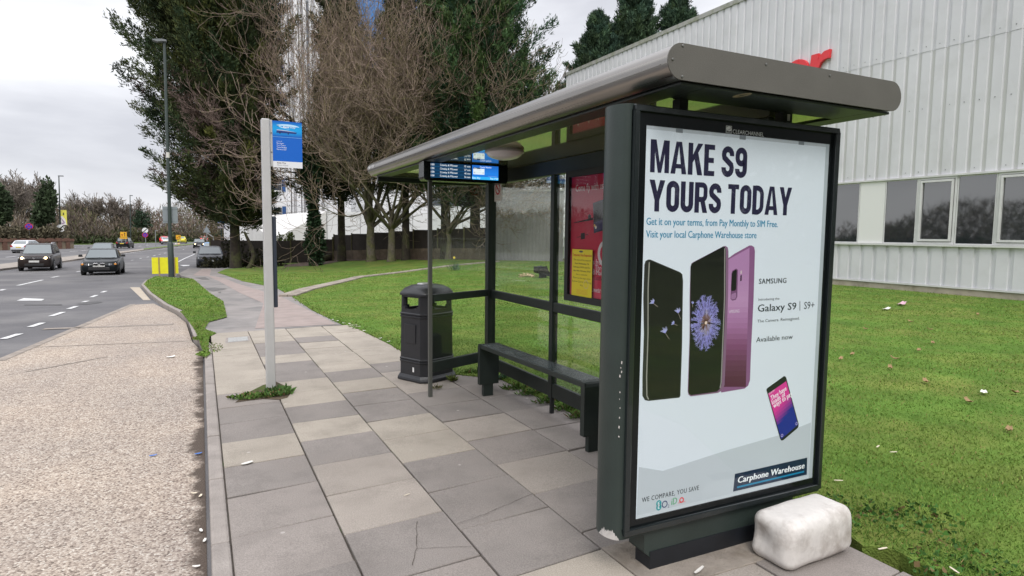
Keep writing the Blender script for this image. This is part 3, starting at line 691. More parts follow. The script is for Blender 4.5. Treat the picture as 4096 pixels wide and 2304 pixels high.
for y in np.linspace(ya+.05, yb-.05, 5): mb.box(bx(y)-.004, bx(y)+.172, y-.018, y+.018, zt-.03, zt-.006)
mb.bar((bx(ya)-.004, ya, zt-.022), (bx(yb)-.004, yb, zt-.022), .016, .04); mb.bar((bx(ya)+.176, ya, zt-.022), (bx(yb)+.176, yb, zt-.022), .016, .04)
mb.build('seat_frame', GREEN, be, bevel=.004)
for y, s in ((ya, 1), (yb, -1)):
    # boxed leg with a rounded shoulder
    prof = [(y-.002*s, .115), (y-.002*s, zt-.035), (y+.006*s, zt-.014), (y+.02*s, zt-.003), (y+.045*s, zt), (y+.062*s, zt), (y+.062*s, zt-.03), (y+.05*s, zt-.05), (y+.05*s, .115)]
    x0, x1 = bx(y)-.012, bx(y)+.185
    leg = MB().prism(prof, lambda a, b: Vector((x0, a, b)), lambda a, b: Vector((x1, a, b))).build('leg', GREEN, be, bevel=.003)
    MB().box(bx(y)+.03, bx(y)+.13, y+.0*s+(-.0 if s > 0 else -.045), y+(.045 if s > 0 else 0), -.01, .125).build('foot', GREEN, leg, bevel=.003)

# ================================================================ departure display
dd = thing('departure_display', 'black electronic departure board hanging under the shelter roof edge, showing bus times', 'departure board', (2.13, 5.3, 2.01))
DX0, DX1, DZ0, DZ1, DY = 1.7351, 2.5347, 2.0078, 2.1714, 5.2449
mb = MB(); prof = [(DX0+.02, DZ0), (DX0+.004, DZ0+.012), (DX0, DZ0+.03), (DX0, DZ1), (DX1, DZ1), (DX1, DZ0+.03), (DX1-.006, DZ0+.01), (DX1-.02, DZ0)]
mb.prism(prof, lambda a, b: Vector((a, DY, b)), lambda a, b: Vector((a+.02, DY+.2, b+.004)))
mb.build('housing', BLACK, dd, bevel=.003)
SCR = M('screen', rough=.3, attr=True, emit=.75)
a = Art((1.7964, DY-.0008, 2.0361), (1.2024, 0, 0), (0, 0, 1.2024), (0, -1, 0))
navy, ink = (.004, .02, .06), (.85, .9, .95)
a.rect(0, 0, .311, .103, navy, 0)
for i in range(4):
    b0 = .103-.0258*(i+1); a.rect(0, b0+.001, .311, b0+.024, (.006, .035, .085), 1); a.rect(0, b0-.0004, .311, b0+.0004, (.03, .25, .6), 2)
    a.text('100', .002, b0+.006, .026, .0135, ink, 3); a.text("Crawley & M'bower", .071, b0+.006, .137, .0135, ink, 3)
    a.text(('15 min', '27 min', '40 min', '56 min')[i], .26, b0+.006, .047, .0135, ink, 3)
a.build('timetable_screen', SCR, dd, recalc=False)
a = Art((2.1824, DY-.0008, 2.0349), (1.2024, 0, 0), (0, 0, 1.2024), (0, -1, 0))
for i in range(8): a.rect(0, i*.013, .215, i*.013+.013, tuple(p+(q-p)*abs(i-3)/5 for p, q in zip((.02, .2, .72), (.012, .11, .45))), 0)
a.rect(0, 0, .215, .021, (.03, .4, .85), 1); a.text('Betts Way', .004, .005, .062, .0125, ink, 2); a.text('Time 17:59', .145, .005, .066, .0125, ink, 2)
a.text('Crawley Weather', .063, .087, .095, .0115, ink, 2)
a.rect(.01, .037, .1, .08, (.7, .8, .88), 1); a.rect(.01, .078, .066, .087, (.01, .02, .04), 2); a.text('Today', .014, .0795, .026, .007, ink, 3)
a.text('Drizzle', .042, .067, .028, .007, (.1, .12, .15), 2); a.text('min 6°C', .04, .049, .028, .007, (.1, .12, .15), 2)
a.disc(.021, .05, .007, (.4, .45, .5), 2); a.disc(.088, .05, .0065, (.5, .55, .6), 2); a.text('10', .0845, .0475, .007, .005, (.1, .12, .15), 3)
a.rect(.13, .027, .205, .0285, (.3, .5, .75), 2)
a.build('weather_screen', SCR, dd, recalc=False)

# ================================================================ no-smoking sticker on the rear glass
ns = thing('no_smoking_sticker', 'small white no smoking sticker on the rear glass near the corner post', 'sticker', (2.689, 5.7, 1.7))
p0, p1 = onX(r3(1352, 718), 2.6885), onX(r3(1418, 556), 2.6885)
a = Art((2.6892, p0.y, p0.z), (0, -1, 0), (0, 0, 1), (-1, 0, 0)); w_, h_ = p0.y-p1.y, p1.z-p0.z
a.rect(0, 0, w_, h_, (.72, .68, .62), 0); a.ring(w_*.5, h_*.76, w_*.25, w_*.36, (.5, .03, .03), 2)
a.line((w_*.25, h_*.76+w_*.25), (w_*.75, h_*.76-w_*.25), w_*.1, (.5, .03, .03), 3); a.rect(w_*.28, h_*.745, w_*.68, h_*.775, (.04, .04, .04), 1)
a.text('NO SMOKING', w_*.08, h_*.4, w_*.84, h_*.05, (.5, .03, .03), 1, bold=.01)
for i, t in enumerate(('It is against the law', 'to smoke in this shelter')): a.text(t, w_*.15, h_*(.3-.06*i), w_*.7, h_*.03, (.15, .13, .12), 1)
a.rect(w_*.08, h_*.1, w_*.92, h_*.107, (.5, .03, .03), 1)
a.build('sticker_face', PRINT, ns, recalc=False)

# ================================================================ red poster case on the rear wall
pc_ = thing('poster_case', 'black framed case with a red bus poster on the rear glass of the shelter', 'poster case', (2.66, 3.9, 1.0))
PY0, PY1, PZ0, PZ1 = 4.40, 3.44, 1.022, 2.056
mb = MB()
f = .05
mb.box(2.645, 2.683, PY1, PY0, PZ0, PZ0+f); mb.box(2.645, 2.683, PY1, PY0, PZ1-f, PZ1); mb.box(2.645, 2.683, PY0-f, PY0, PZ0+f, PZ1-f); mb.box(2.645, 2.683, PY1, PY1+f, PZ0+f, PZ1-f)
mb.build('frame', BLKM, pc_)
a = Art((2.672, PY0-f, PZ0+f), (0, -1, 0), (0, 0, 1), (-1, 0, 0)); pw_, ph_ = PY0-PY1-2*f, PZ1-PZ0-2*f
def U(p): q = onX(t3(*p), 2.672); return (PY0-f-q.y, q.z-PZ0-f)
NB = 12
for i in range(NB):
    t = i/(NB-1); a.rect(0, ph_*i/NB, pw_, ph_*(i+1)/NB, (.52+.16*(1-t)**1.5, .012+.035*(1-t), .05+.04*(1-t)), 0)
a.build('poster', PRINT, pc_, recalc=False)
po = C.objects[-1]
a = Art(a.o, a.u, a.vv, a.n, base=2)
u0, v0 = U((1455, 345)); u1, v1 = U((1685, 328)); a.text('Come fly with us', u0, v0, (u1-u0), .052, (.82, .7, .7), 2, bold=.005)
u0, v0 = U((1612, 893)); a.ring(u0+.14, v0+.035, .07, .1, (.8, .72, .72), 2, a0=1.5, a1=4.4); a.text('fastway', u0+.1, v0+.01, .3, .06, (.85, .78, .78), 3, bold=.02, shear=.2)
for i, (t, p) in enumerate((('s from th', (1596, 945)), (', Three B', (1596, 990)), ('d Maiden', (1592, 1030)), ('Gatwick', (1605, 1075)), ('.metrob', (1587, 1172)))):
    q = U(p); a.text(t, q[0]+.005, q[1], 0, .038, (.8, .7, .7) if i != 3 else (.2, .03, .05), 2, bold=.01)
a.build('lettering', PRINT, po, recalc=False)
a = Art(a.o, a.u, a.vv, a.n, base=2)
dk = (.02, .018, .025)
a.shape([U(p) for p in ((1598, 440), (1690, 405), (1760, 400), (1760, 640), (1690, 665), (1605, 690))], (.035, .035, .06), 2)
a.shape([U(p) for p in ((1608, 455), (1690, 425), (1755, 420), (1755, 540), (1690, 560), (1610, 580))], dk, 3)
a.shape([U(p) for p in ((1606, 600), (1690, 575), (1755, 560), (1755, 630), (1690, 652), (1608, 676))], (.07, .06, .14), 3)
a.disc(*U((1622, 640)), .012, (.9, .85, .7), 4); a.disc(*U((1612, 625)), .01, (.8, .5, .1), 4)
a.shape([U(p) for p in ((1600, 560), (1598, 580), (1440, 606), (1440, 600))], dk, 2); a.disc(*U((1570, 555)), .022, dk, 2)
a.shape([U(p) for p in ((1497, 690), (1530, 683), (1532, 735), (1498, 742))], dk, 2); a.shape([U(p) for p in ((1465, 722), (1560, 695), (1560, 700), (1465, 727))], dk, 3)
a.build('bus_picture', PRINT, po, recalc=False)
MB().box(2.655, 2.658, PY1+f-.004, PY0-f+.004, PZ0+f-.004, PZ1-f+.004).build('glass_cover', PGLASS, pc_)
# yellow notice taped over it
nn = thing('yellow_notice', 'yellow temporary stop suspension notice fixed over the lower left of the red poster', 'notice', (2.65, 4.2, 1.05))
q0, q1 = onX(t3(1420, 1200), 2.6535), onX(t3(1594, 828), 2.6535)
a = Art((2.6535, q0.y, q0.z), (0, -1, 0), (0, 0, 1), (-1, 0, 0)); w_, h_ = q0.y-q1.y, q1.z-q0.z
a.rect(0, 0, w_, h_, (.72, .6, .03), 0); a.build('sheet', PRINT, nn, recalc=False); shn = C.objects[-1]
a = Art(a.o, a.u, a.vv, a.n, base=1)
a.disc(w_*.45, h_*.955, w_*.1, (.1, .1, .08), 1, rb=h_*.022); a.text('Temporary Stop Suspension', w_*.03, h_*.855, w_*.94, h_*.055, (.5, .04, .03), 1, bold=.03)
for i, (t, b_) in enumerate((('This stop will be suspend', 0), ('from Wednesday 7th', .02), ('February 2018 until Fri-', .02), ('day 16th February 2018', .02), ('due to roadworks.', 0), ('Please use the stops at the', 0), ('Business Quarter on Fleming', 0), ('Way.', 0))):
    ww = w_*(.84, .7, .84, .84, .56, .86, .94, .14)[i]; a.text(t, (w_-ww)/2, h_*(.76-.077*i), ww, h_*.036, (.1, .08, .03), 1, bold=b_)
for i in range(4): a.rect(w_*(.22+.03*(i % 2)), h_*(.135-.025*i), w_*.8, h_*(.14-.025*i), (.6, .2, .05), 1)
a.ring(w_*.72, h_*.27, w_*.1, w_*.115, (.6, .5, .3), 2)
a.build('lettering', PRINT, shn, recalc=False)

# ================================================================ advertising panel
ap = thing('advertising_panel', 'large dark green advertising panel with a phone poster at the near end of the shelter', 'advert panel', (2.3, 2.28, 0))
AX0, AX1, AZ0, AZ1 = 1.66, 2.952, .206, 2.108
mb = MB()
def bulge(x, s): return [(x+s*.052*math.sin(t), 2.31-.088*math.cos(t)) for t in np.linspace(0, math.pi, 11)]
ring = bulge(AX1, 1)+bulge(AX0, -1)[::-1]
mb.loft([[Vector((a, b, z)) for a, b in ring] for z in (AZ0-.02, AZ1+.004)]); body = mb.build('case', GREEND, ap, smooth=35)
# worn, chipped paint at the low corner
chip = M('chipped_primer', (.5, .48, .46), rough=.7, var=.2, vs=40)
mb = MB(); rs = random.Random(4)
def onside(t, z, out=.0012): return Vector((AX0-(.052+out)*math.sin(t), 2.31-(.088+out)*math.cos(t), z))
tt = np.linspace(.25, 1.75, 22); top = [AZ0-.02+.05*max(0, math.sin((t-.25)/1.5*math.pi))**.7*(1 if i % 2 else .72)*rs.uniform(.75, 1.1) for i, t in enumerate(tt)]
for i in range(21):
    mb.add([onside(tt[i], AZ0-.0195), onside(tt[i+1], AZ0-.0195), onside(tt[i+1], top[i+1]), onside(tt[i], top[i])], [(0, 1, 2, 3)])
mb.build('paint_chips', chip, body)
for z in [.93+.02*k for k in range(0, 4)]+[.66, .7, .745, .79, .83, .86]:
    t = .42+rs.uniform(-.08, .08); dz = rs.uniform(.006, .016); dt = rs.uniform(.03, .09)
    MB().add([onside(t, z), onside(t+dt, z+.003), onside(t+dt*.8, z+dz), onside(t-.02, z+dz*.8)], [(0, 1, 2, 3)]).build('paint_chip', chip, body)
# door: outer trim, black printed border, poster recess, glass
def frame_ring(x0, x1, z0_, z1_, w_, ya_, yb_):
    m = MB(); m.box(x0, x1, ya_, yb_, z0_, z0_+w_); m.box(x0, x1, ya_, yb_, z1_-w_, z1_); m.box(x0, x0+w_, ya_, yb_, z0_+w_, z1_-w_); m.box(x1-w_, x1, ya_, yb_, z0_+w_, z1_-w_); return m
door = frame_ring(AX0+.001, AX1-.001, AZ0, AZ1, .026, 2.2, 2.221).build('door_frame', M('door_black_green', (.014, .019, .02), rough=.25, coat=.4), ap, bevel=.004)
PX, PZ, PW, PH = 1.737, .273, 1.16, 1.75
mb = MB(); x0, x1, z0_, z1_ = AX0+.0275, AX1-.0275, AZ0+.0265, AZ1-.0265
mb.box(x0, PX-.004, 2.218, 2.222, z0_, z1_); mb.box(PX+PW+.004, x1, 2.218, 2.222, z0_, z1_); mb.box(PX-.004, PX+PW+.004, 2.218, 2.222, z0_, PZ-.004); mb.box(PX-.004, PX+PW+.004, 2.218, 2.222, PZ+PH+.004, z1_)
bord = mb.build('black_border', BLACK, ap)
mb = MB(); mb.box(PX-.004, PX+PW+.004, 2.2135, 2.2155, PZ-.004, PZ+PH+.004); mb.build('glass_cover', PGLASS, ap)
POS = M('backlit_paper', rough=.5, attr=True, spec=.2, emit=.16)
FX0, FZ0 = PX-.02, PZ-.02
paper = (.70, .76, .82)
art = lambda k=1: Art((PX, 2.2205, PZ), (1, 0, 0), (0, 0, 1), (0, -1, 0), base=k)
def V(p): q = onY(p, 2.2205); return (q.x-PX, q.z-PZ)
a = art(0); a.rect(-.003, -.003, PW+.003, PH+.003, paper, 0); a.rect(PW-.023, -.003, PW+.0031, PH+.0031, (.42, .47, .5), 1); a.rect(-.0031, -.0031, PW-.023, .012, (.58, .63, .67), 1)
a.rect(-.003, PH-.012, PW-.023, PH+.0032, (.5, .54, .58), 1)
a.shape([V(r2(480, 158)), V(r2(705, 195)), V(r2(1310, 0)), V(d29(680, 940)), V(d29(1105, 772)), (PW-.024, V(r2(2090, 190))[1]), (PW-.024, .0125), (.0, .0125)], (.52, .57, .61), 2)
for p in ((628, 760), (1130, 815), (1595, 858)): q = V(r1(*p)); a.rect(q[0]-.02, q[1]-.008, q[0]+.02, q[1]+.014, (.2, .22, .24), 3)
poster = a.build('poster', POS, ap, recalc=False)
def textfit(a_, t, pl, pr, ptop, col, k=3, **kw):
    (u0, v0), (u1, v1), (ut, vt) = V(pl), V(pr), V(ptop); a_.text(t, u0, v0, u1-u0, vt-v0, col, k, **kw)
DARKINK = (.022, .02, .05)
a = art()
for t_, pl, pr, pt in (('MAKE S9', d5(482, 545), d5(1104, 570), d5(490, 332)), ('YOURS TODAY', d5(474, 797), d5(1390, 812), d5(474, 592))):
    (u0, v0), (u1, v1), (ut, vt) = V(pl), V(pr), V(pt); a.headline(t_, u0, v0, u1-u0, vt-v0, DARKINK)
a.build('headline', POS, poster, recalc=False)
BLUE = (.015, .23, .38); a = art()
textfit(a, 'Get it on your terms, from Pay Monthly to SIM Free.', d5(458, 884), d5(1305, 892), d5(458, 838), BLUE, bold=.015)
textfit(a, 'Visit your local Carphone Warehouse store', d5(456, 966), d5(1168, 967), d5(456, 920), BLUE, bold=.015)
a.build('subheading', POS, poster, recalc=False)
a = art(); K = (.02, .03, .035)
textfit(a, 'SAMSUNG', d5(1183, 1265), d5(1360, 1262), d5(1183, 1232), K, bold=.02, spacing=1.1)
textfit(a, 'Introducing the', d25(1000, 523), d25(1173, 520), d25(1000, 503), K)
textfit(a, 'Galaxy S9', d25(993, 615), d25(1312, 605), d25(995, 556), K, bold=.012)
textfit(a, 'S9+', d25(1377, 592), d25(1462, 586), d25(1377, 534), K)
p, q = V(d25(1343, 525)), V(d25(1343, 605)); a.line(p, q, .004, K, 3)
textfit(a, 'The Camera. Reimagined.', d25(990, 705), d25(1340, 686), d25(990, 681), K)
textfit(a, 'Available now', d25(980, 867), d25(1283, 848), d25(982, 826), K, bold=.006)
textfit(a, 'WE COMPARE, YOU SAVE', r2(507, 492), r2(1042, 390), r2(507, 448), K, bold=.015, spacing=1.12)
a.build('small_print', POS, poster, recalc=False)
# operator logos
a = art()
for y in (500, 535): a.disc(*V(r2(667, y)), .0155, (.0, .3, .33), 3); q = V(r2(667, y)); a.text('E', q[0]-.006, q[1]-.008, .012, .016, (.85, .9, .9), 4, bold=.02)
q = V(r2(722, 507)); a.ring(*q, .012, .017, (.02, .04, .14), 3); a.text('2', q[0]+.018, q[1]-.02, .01, .014, (.02, .04, .14), 3)
q = V(r2(782, 515)); a.text('iD', q[0], q[1], .036, .032, (.12, .38, .2), 3, bold=.02, shear=.1)
q = V(r2(880, 468)); a.ring(*q, .008, .014, (.75, .05, .06), 3); q = V(r2(845, 503)); a.text('vodafone', q[0], q[1], .046, .01, (.75, .1, .1), 3)
a.build('operator_logos', POS, poster, recalc=False)
a = art()
a.shape([V(r2(1380, 224)), V(r2(2057, 70)), V(r2(2053, 230)), V(r2(1362, 390))], (.008, .022, .055), 3)
textfit(a, 'Carphone Warehouse', r2(1405, 310), r2(2030, 176), r2(1410, 252), (.85, .88, .9), 5, bold=.035, shear=.12, spacing=1.05)
p, q = V(r2(1400, 349)), V(r2(2028, 201)); a.line(p, q, .009, (.01, .22, .4), 4)
a.build('retailer_logo', POS, poster, recalc=False)
# left handset
a = art(); SCRN = (.012, .014, .01)
a.shape([V(d25(*p)) for p in ((56, 225), (66, 195), (85, 183), (105, 182), (140, 197), (352, 287), (370, 305), (376, 360), (368, 900), (354, 1310), (345, 1325), (90, 1352), (60, 1345), (40, 1310), (40, 1150), (52, 800), (47, 500))], (.03, .032, .028), 3)
a.shape([V(d25(*p)) for p in ((98, 215), (108, 196), (140, 207), (350, 296), (364, 320), (366, 420), (358, 900), (345, 1315), (95, 1338), (80, 1300), (88, 800))], SCRN, 4)
pl = [V(d25(*p)) for p in ((96, 205), (86, 420), (85, 800), (74, 1150), (76, 1310), (90, 1340))]
for p, q in zip(pl[:-1], pl[1:]): a.line(p, q, .006, (.3, .3, .26), 5)
def seed(cx, cy, r, ang, k=6):
    c = Vector(V(d25(cx, cy)))
    for i in range(9):
        t = ang+(i-4)*.22; a.line(c, c+Vector((math.cos(t), math.sin(t)))*r*(.7+.3*((i*7) % 3)/2), .0025, (.45, .47, .75), k)
    a.line(c, c+Vector((math.cos(ang+3.5), math.sin(ang+3.5)))*r*1.3, .0018, (.4, .35, .3), k)
seed(130, 545, .022, 2.2); seed(335, 625, .026, 1.7); seed(228, 790, .03, 1.9); seed(300, 715, .016, 2.4)
a.build('phone_picture', POS, poster, recalc=False)
# purple handset behind, black screen handset before it
a = art()
a.shape([V(d25(*p)) for p in ((750, 172), (800, 135), (925, 66), (945, 66), (965, 80), (971, 115), (960, 500), (940, 900), (930, 1180), (915, 1225), (885, 1250), (690, 1283), (690, 1000), (735, 500))], (.24, .1, .22), 3)
bands = [(180, 420, (.42, .22, .41)), (420, 640, (.48, .27, .46)), (640, 800, (.36, .16, .33)), (800, 960, (.22, .075, .17)), (960, 1120, (.13, .04, .085)), (1120, 1235, (.09, .025, .05))]
bands = [(y_, y_+44, tuple(np.interp(y_+22, [(b_[0]+b_[1])/2 for b_ in bands], [b_[2][k_] for b_ in bands]) for k_ in range(3))) for y_ in range(180, 1233, 44)]
for y0, y1, c in bands:
    tl = 130+(180-y0)*0
    a.shape([V(d25(*p)) for p in ((745-(y0-180)*.03, max(y0, 185)), (925-(y0-180)*.028, y0 if y0 > 180 else 86), (925-(y1-180)*.028, y1), (745-(y1-180)*.03, y1))], c, 4)
a.shape([V(d25(*p)) for p in ((782, 276), (815, 256), (830, 268), (824, 490), (812, 515), (782, 523), (768, 508), (776, 300))], (.17, .07, .16), 5)
a.shape([V(d25(*p)) for p in ((785, 282), (812, 264), (820, 275), (814, 425), (804, 440), (778, 443), (772, 430), (779, 300))], (.01, .01, .01), 6)
a.shape([V(d25(*p)) for p in ((776, 468), (812, 455), (815, 490), (806, 508), (778, 513), (770, 500))], (.33, .17, .32), 6)
a.shape([V(d25(*p)) for p in ((851, 276), (862, 272), (862, 298), (850, 302))], (.6, .5, .5), 5); a.shape([V(d25(*p)) for p in ((850, 313), (862, 309), (860, 358), (847, 362))], (.05, .02, .05), 5)
textfit(a, 'AMSUNG', d25(756, 626), d25(842, 600), d25(758, 600), (.6, .5, .6), 5, bold=.02)
a.build('phone_picture', POS, poster, recalc=False)
a = art()
a.shape([V(d25(*p)) for p in ((437, 245), (445, 215), (460, 203), (710, 72), (728, 70), (745, 82), (751, 115), (748, 480), (737, 800), (718, 1220), (700, 1262), (665, 1285), (440, 1314), (420, 1300), (414, 1270), (430, 800), (430, 500))], (.22, .12, .2), 5)
a.shape([V(d25(*p)) for p in ((437, 245), (445, 218), (460, 206), (705, 76), (720, 78), (730, 100), (728, 480), (715, 800), (695, 1215), (682, 1250), (655, 1275), (440, 1305), (422, 1290), (418, 1270), (433, 800), (434, 500))], SCRN, 6)
pl = [V(d25(*p)) for p in ((720, 90), (718, 500), (706, 800), (690, 1200), (680, 1245))]
for p, q in zip(pl[:-1], pl[1:]): a.line(p, q, .007, (.28, .27, .25), 7)
c = Vector(V(d25(562, 705))); rs = random.Random(2)
for i in range(420):
    t = rs.uniform(0, 2*math.pi); f = rs.uniform(.35, 1.03); rx, rz = .0815*f, .125*f
    q = c+Vector((math.cos(t)*rx, math.sin(t)*rz)); sh_ = rs.uniform(.6, 1.2)
    a.line(c+(q-c)*max(.25, (1-.3/f)), q, .0019, tuple(min(1, v*sh_) for v in ((.3, .28, .62) if f > .6 else (.42, .38, .52))), 8+i % 3)
    for d_ in (-.5, .5):
        e_ = q+Vector((math.cos(t+d_)*.012, math.sin(t+d_)*.009)); a.line(q, e_, .0013, (.4, .4, .78), 8+i % 3)
for i in range(40):
    t = rs.uniform(0, 6.28); a.line(c, c+Vector((math.cos(t)*.028, math.sin(t)*.04)), .003, (.22, .12, .09), 12)
a.disc(*c, .008, (.75, .6, .5), 13)
seed(452, 548, .012, 1.3, 8)
a.build('phone_picture', POS, poster, recalc=False)
# plain small handset with its message (figure left out)
a = art()
a.shape([V(d29(*p)) for p in ((530, 352), (540, 330), (755, 176), (772, 176), (786, 195), (946, 790), (942, 830), (925, 850), (750, 998), (725, 1005), (708, 985), (545, 400))], (.012, .014, .016), 4)
def q4(s, t): # bilinear on the screen
    P_ = [Vector(V(d29(*p))) for p in ((720, 985), (937, 800), (785, 240), (553, 400))]
    return tuple((P_[0]*(1-s)+P_[1]*s)*(1-t)+(P_[3]*(1-s)+P_[2]*s)*t)
for i in range(16):
    for j in range(8):
        t = (i+.5)/16; s_ = (j+.5)/8; m_ = min(1, max(0, (t-.28-.16*s_)/.3)); cc = tuple(p+(q-p)*m_ for p, q in zip((.012, .025, .25), (.68, .04, .3)))
        a.shape([q4(j/8, i/16), q4((j+1)/8, i/16), q4((j+1)/8, (i+1)/16), q4(j/8, (i+1)/16)], cc, 5)
pa, pb = Vector(V(d29(553, 400))), Vector(V(d29(785, 240))); rot = math.atan2(pb.y-pa.y, pb.x-pa.x)
for t, p, w_ in (('They have', (592, 492), .117), ('loads of', (607, 545), .1), ('ways to pay', (624, 590), .142)):
    q = V(d29(*p)); a.text(t, q[0], q[1], w_, .026, (.9, .85, .9), 7, rot=rot, bold=.02)
q = V(d29(563, 415)); a.text('12:30 PM', q[0], q[1], .042, .009, (.9, .8, .88), 7, rot=rot)
for p in ((730, 938), (917, 785)): a.ring(*V(d29(*p)), .005, .0085, (.45, .4, .7), 7)
a.build('phone_picture', POS, poster, recalc=False)
a = art(); a.o = Vector((PX, 2.2178, PZ))
def V2(p): q = onY(p, 2.2175); return (q.x-PX, q.z-PZ)
(u0, v0), (u1, v1), (ut, vt) = V2(r1(1052, 779)), V2(r1(1298, 798)), V2(r1(1052, 748))
a.text('CLEARCHANNEL', u0, v0, u1-u0, .018, (.6, .62, .62), 1, res=3)
c0, c1 = V2(r1(997, 776)), V2(r1(1046, 722)); x_, y_ = c0; w_ = c1[0]-c0[0]; h_ = c1[1]-c0[1]
a.rect(x_, y_, x_+w_, y_+h_, (.5, .52, .52), 1); a.rect(x_+.003, y_+.003, x_+w_-.003, y_+h_-.003, (.02, .022, .022), 2); a.disc(x_+w_*.5, y_+h_*.58, w_*.45, (.62, .64, .64), 3, rb=h_*.33)
a.shape([(x_+.003, y_+h_*.2), (x_+w_-.003, y_+h_*.62), (x_+w_-.003, y_+h_*.75), (x_+.003, y_+h_*.33)], (.3, .32, .32), 4)
a.build('maker_mark', PRINT, bord, recalc=False)
# pedestal
PXL, PXR = 1.795, 2.77
prof = [(PXL, AZ0-.021), (PXL, .095), (PXL+.03, .067), (PXL+.075, .037), (PXR-.075, .037), (PXR-.03, .067), (PXR, .095), (PXR, AZ0-.021)]
MB().prism(prof, lambda a, b: Vector((a, 2.232, b)), lambda a, b: Vector((a, 2.344, b))).build('pedestal', GREEND, ap, bevel=.006)
MB().box(PXL+.034, PXR-.034, 2.228, 2.338, -.03, .09).build('plinth', M('black_plinth', (.008, .01, .014), rough=.5, var=.3, vs=8), ap)
MB().box(1.745, 2.9, 2.07, 2.5, -.03, .0045).build('base_slab', M('base_concrete', (.27, .235, .2), rough=.9, var=.25, vs=6, bump=.4, bs=90, col2=(.17, .14, .11), c2s=4, c2lo=.5, c2hi=.7), ap, bevel=.004)

# ================================================================ white ballast block
wb = thing('ballast_block', 'big scuffed white rounded block lying on the pavement against the advert panel foot', 'white block', (2.6, 2.03, 0))
bm = bmesh.new(); bmesh.ops.create_cube(bm, size=1.0)
for v_ in bm.verts: v_.co = Vector((v_.co.x*.485, v_.co.y*.245, v_.co.z*.235))
bmesh.ops.subdivide_edges(bm, edges=bm.edges, cuts=1, use_grid_fill=True)
bmesh.ops.bevel(bm, geom=[e for e in bm.edges if len(e.link_faces) == 2 and e.calc_face_angle() > .5], offset=.058, segments=6, affect='EDGES', profile=.5)
bmesh.ops.subdivide_edges(bm, edges=bm.edges, cuts=1, use_grid_fill=True)
from mathutils import noise as mnoise
for v_ in bm.verts:
    d = mnoise.noise(v_.co*7)*.009+mnoise.noise(v_.co*19+Vector((3, 1, 2)))*.0035
    v_.co += v_.co.normalized()*d; v_.co.z += .004*math.sin(v_.co.x*9)
# dent in the left end
for v_ in bm.verts:
    if v_.co.x < -.19:
        k = math.exp(-((v_.co.y-.05)/.05)**2-((v_.co.z-.0)/.05)**2); v_.co.x += .03*k
me = bpy.data.meshes.new('ballast_body'); bmesh.ops.recalc_face_normals(bm, faces=bm.faces); bm.to_mesh(me); bm.free(); me.polygons.foreach_set('use_smooth', [True]*len(me.polygons))
WHT = M('scuffed_white_plastic', (.65, .62, .59), rough=.5, var=.09, vs=26, bump=.14, bs=16, spec=.35, col2=(.24, .195, .16), c2s=7.5, c2lo=.47, c2hi=.84, detail=9)
me.materials.append(WHT)
o = link('block_body', me, wb); Mx = Matrix.Translation((2.62, 2.042, .116)) @ Matrix.Rotation(.03, 4, 'Z'); me.transform(Mx)
# ================================================================ litter bin
bn = thing('litter_bin', 'black plastic litter bin with open sides on the pavement behind the shelter', 'litter bin', (2.14, 6.35, 0))
BINM = M('black_plastic', (.016, .017, .021), rough=.42, var=.2, vs=5, bump=.1, bs=150, coat=.1)
bcx, bcy = 2.155, 6.42
def oct_(hx, hy, z, ch=.32): # chamfered rectangle ring
    a_, b_ = hx*ch, hy*ch
    P = [(-hx+a_, -hy), (hx-a_, -hy), (hx, -hy+b_), (hx, hy-b_), (hx-a_, hy), (-hx+a_, hy), (-hx, hy-b_), (-hx, -hy+b_)]
    c_, s_ = math.cos(.42), math.sin(.42)
    return [Vector((bcx+x*c_-y*s_, bcy+x*s_+y*c_, z)) for x, y in P]
mb = MB(); mb.loft([oct_(.262, .25, .0), oct_(.268, .256, .012), oct_(.262, .25, .035), oct_(.25, .235, .055), oct_(.245, .23, .065)]); mb.build('base', BINM, bn, bevel=.006)
prof = [(.240, .062), (.2385, .19), (.246, .2), (.246, .21), (.2385, .216), (.246, .225), (.246, .235), (.2375, .243), (.232, .665), (.240, .675), (.240, .686), (.232, .692), (.240, .70), (.240, .712), (.231, .72), (.2295, .735)]
mb = MB(); mb.loft([oct_(hx, hx*.94, z) for hx, z in prof]); bbody = mb.build('body', BINM, bn, smooth=25)
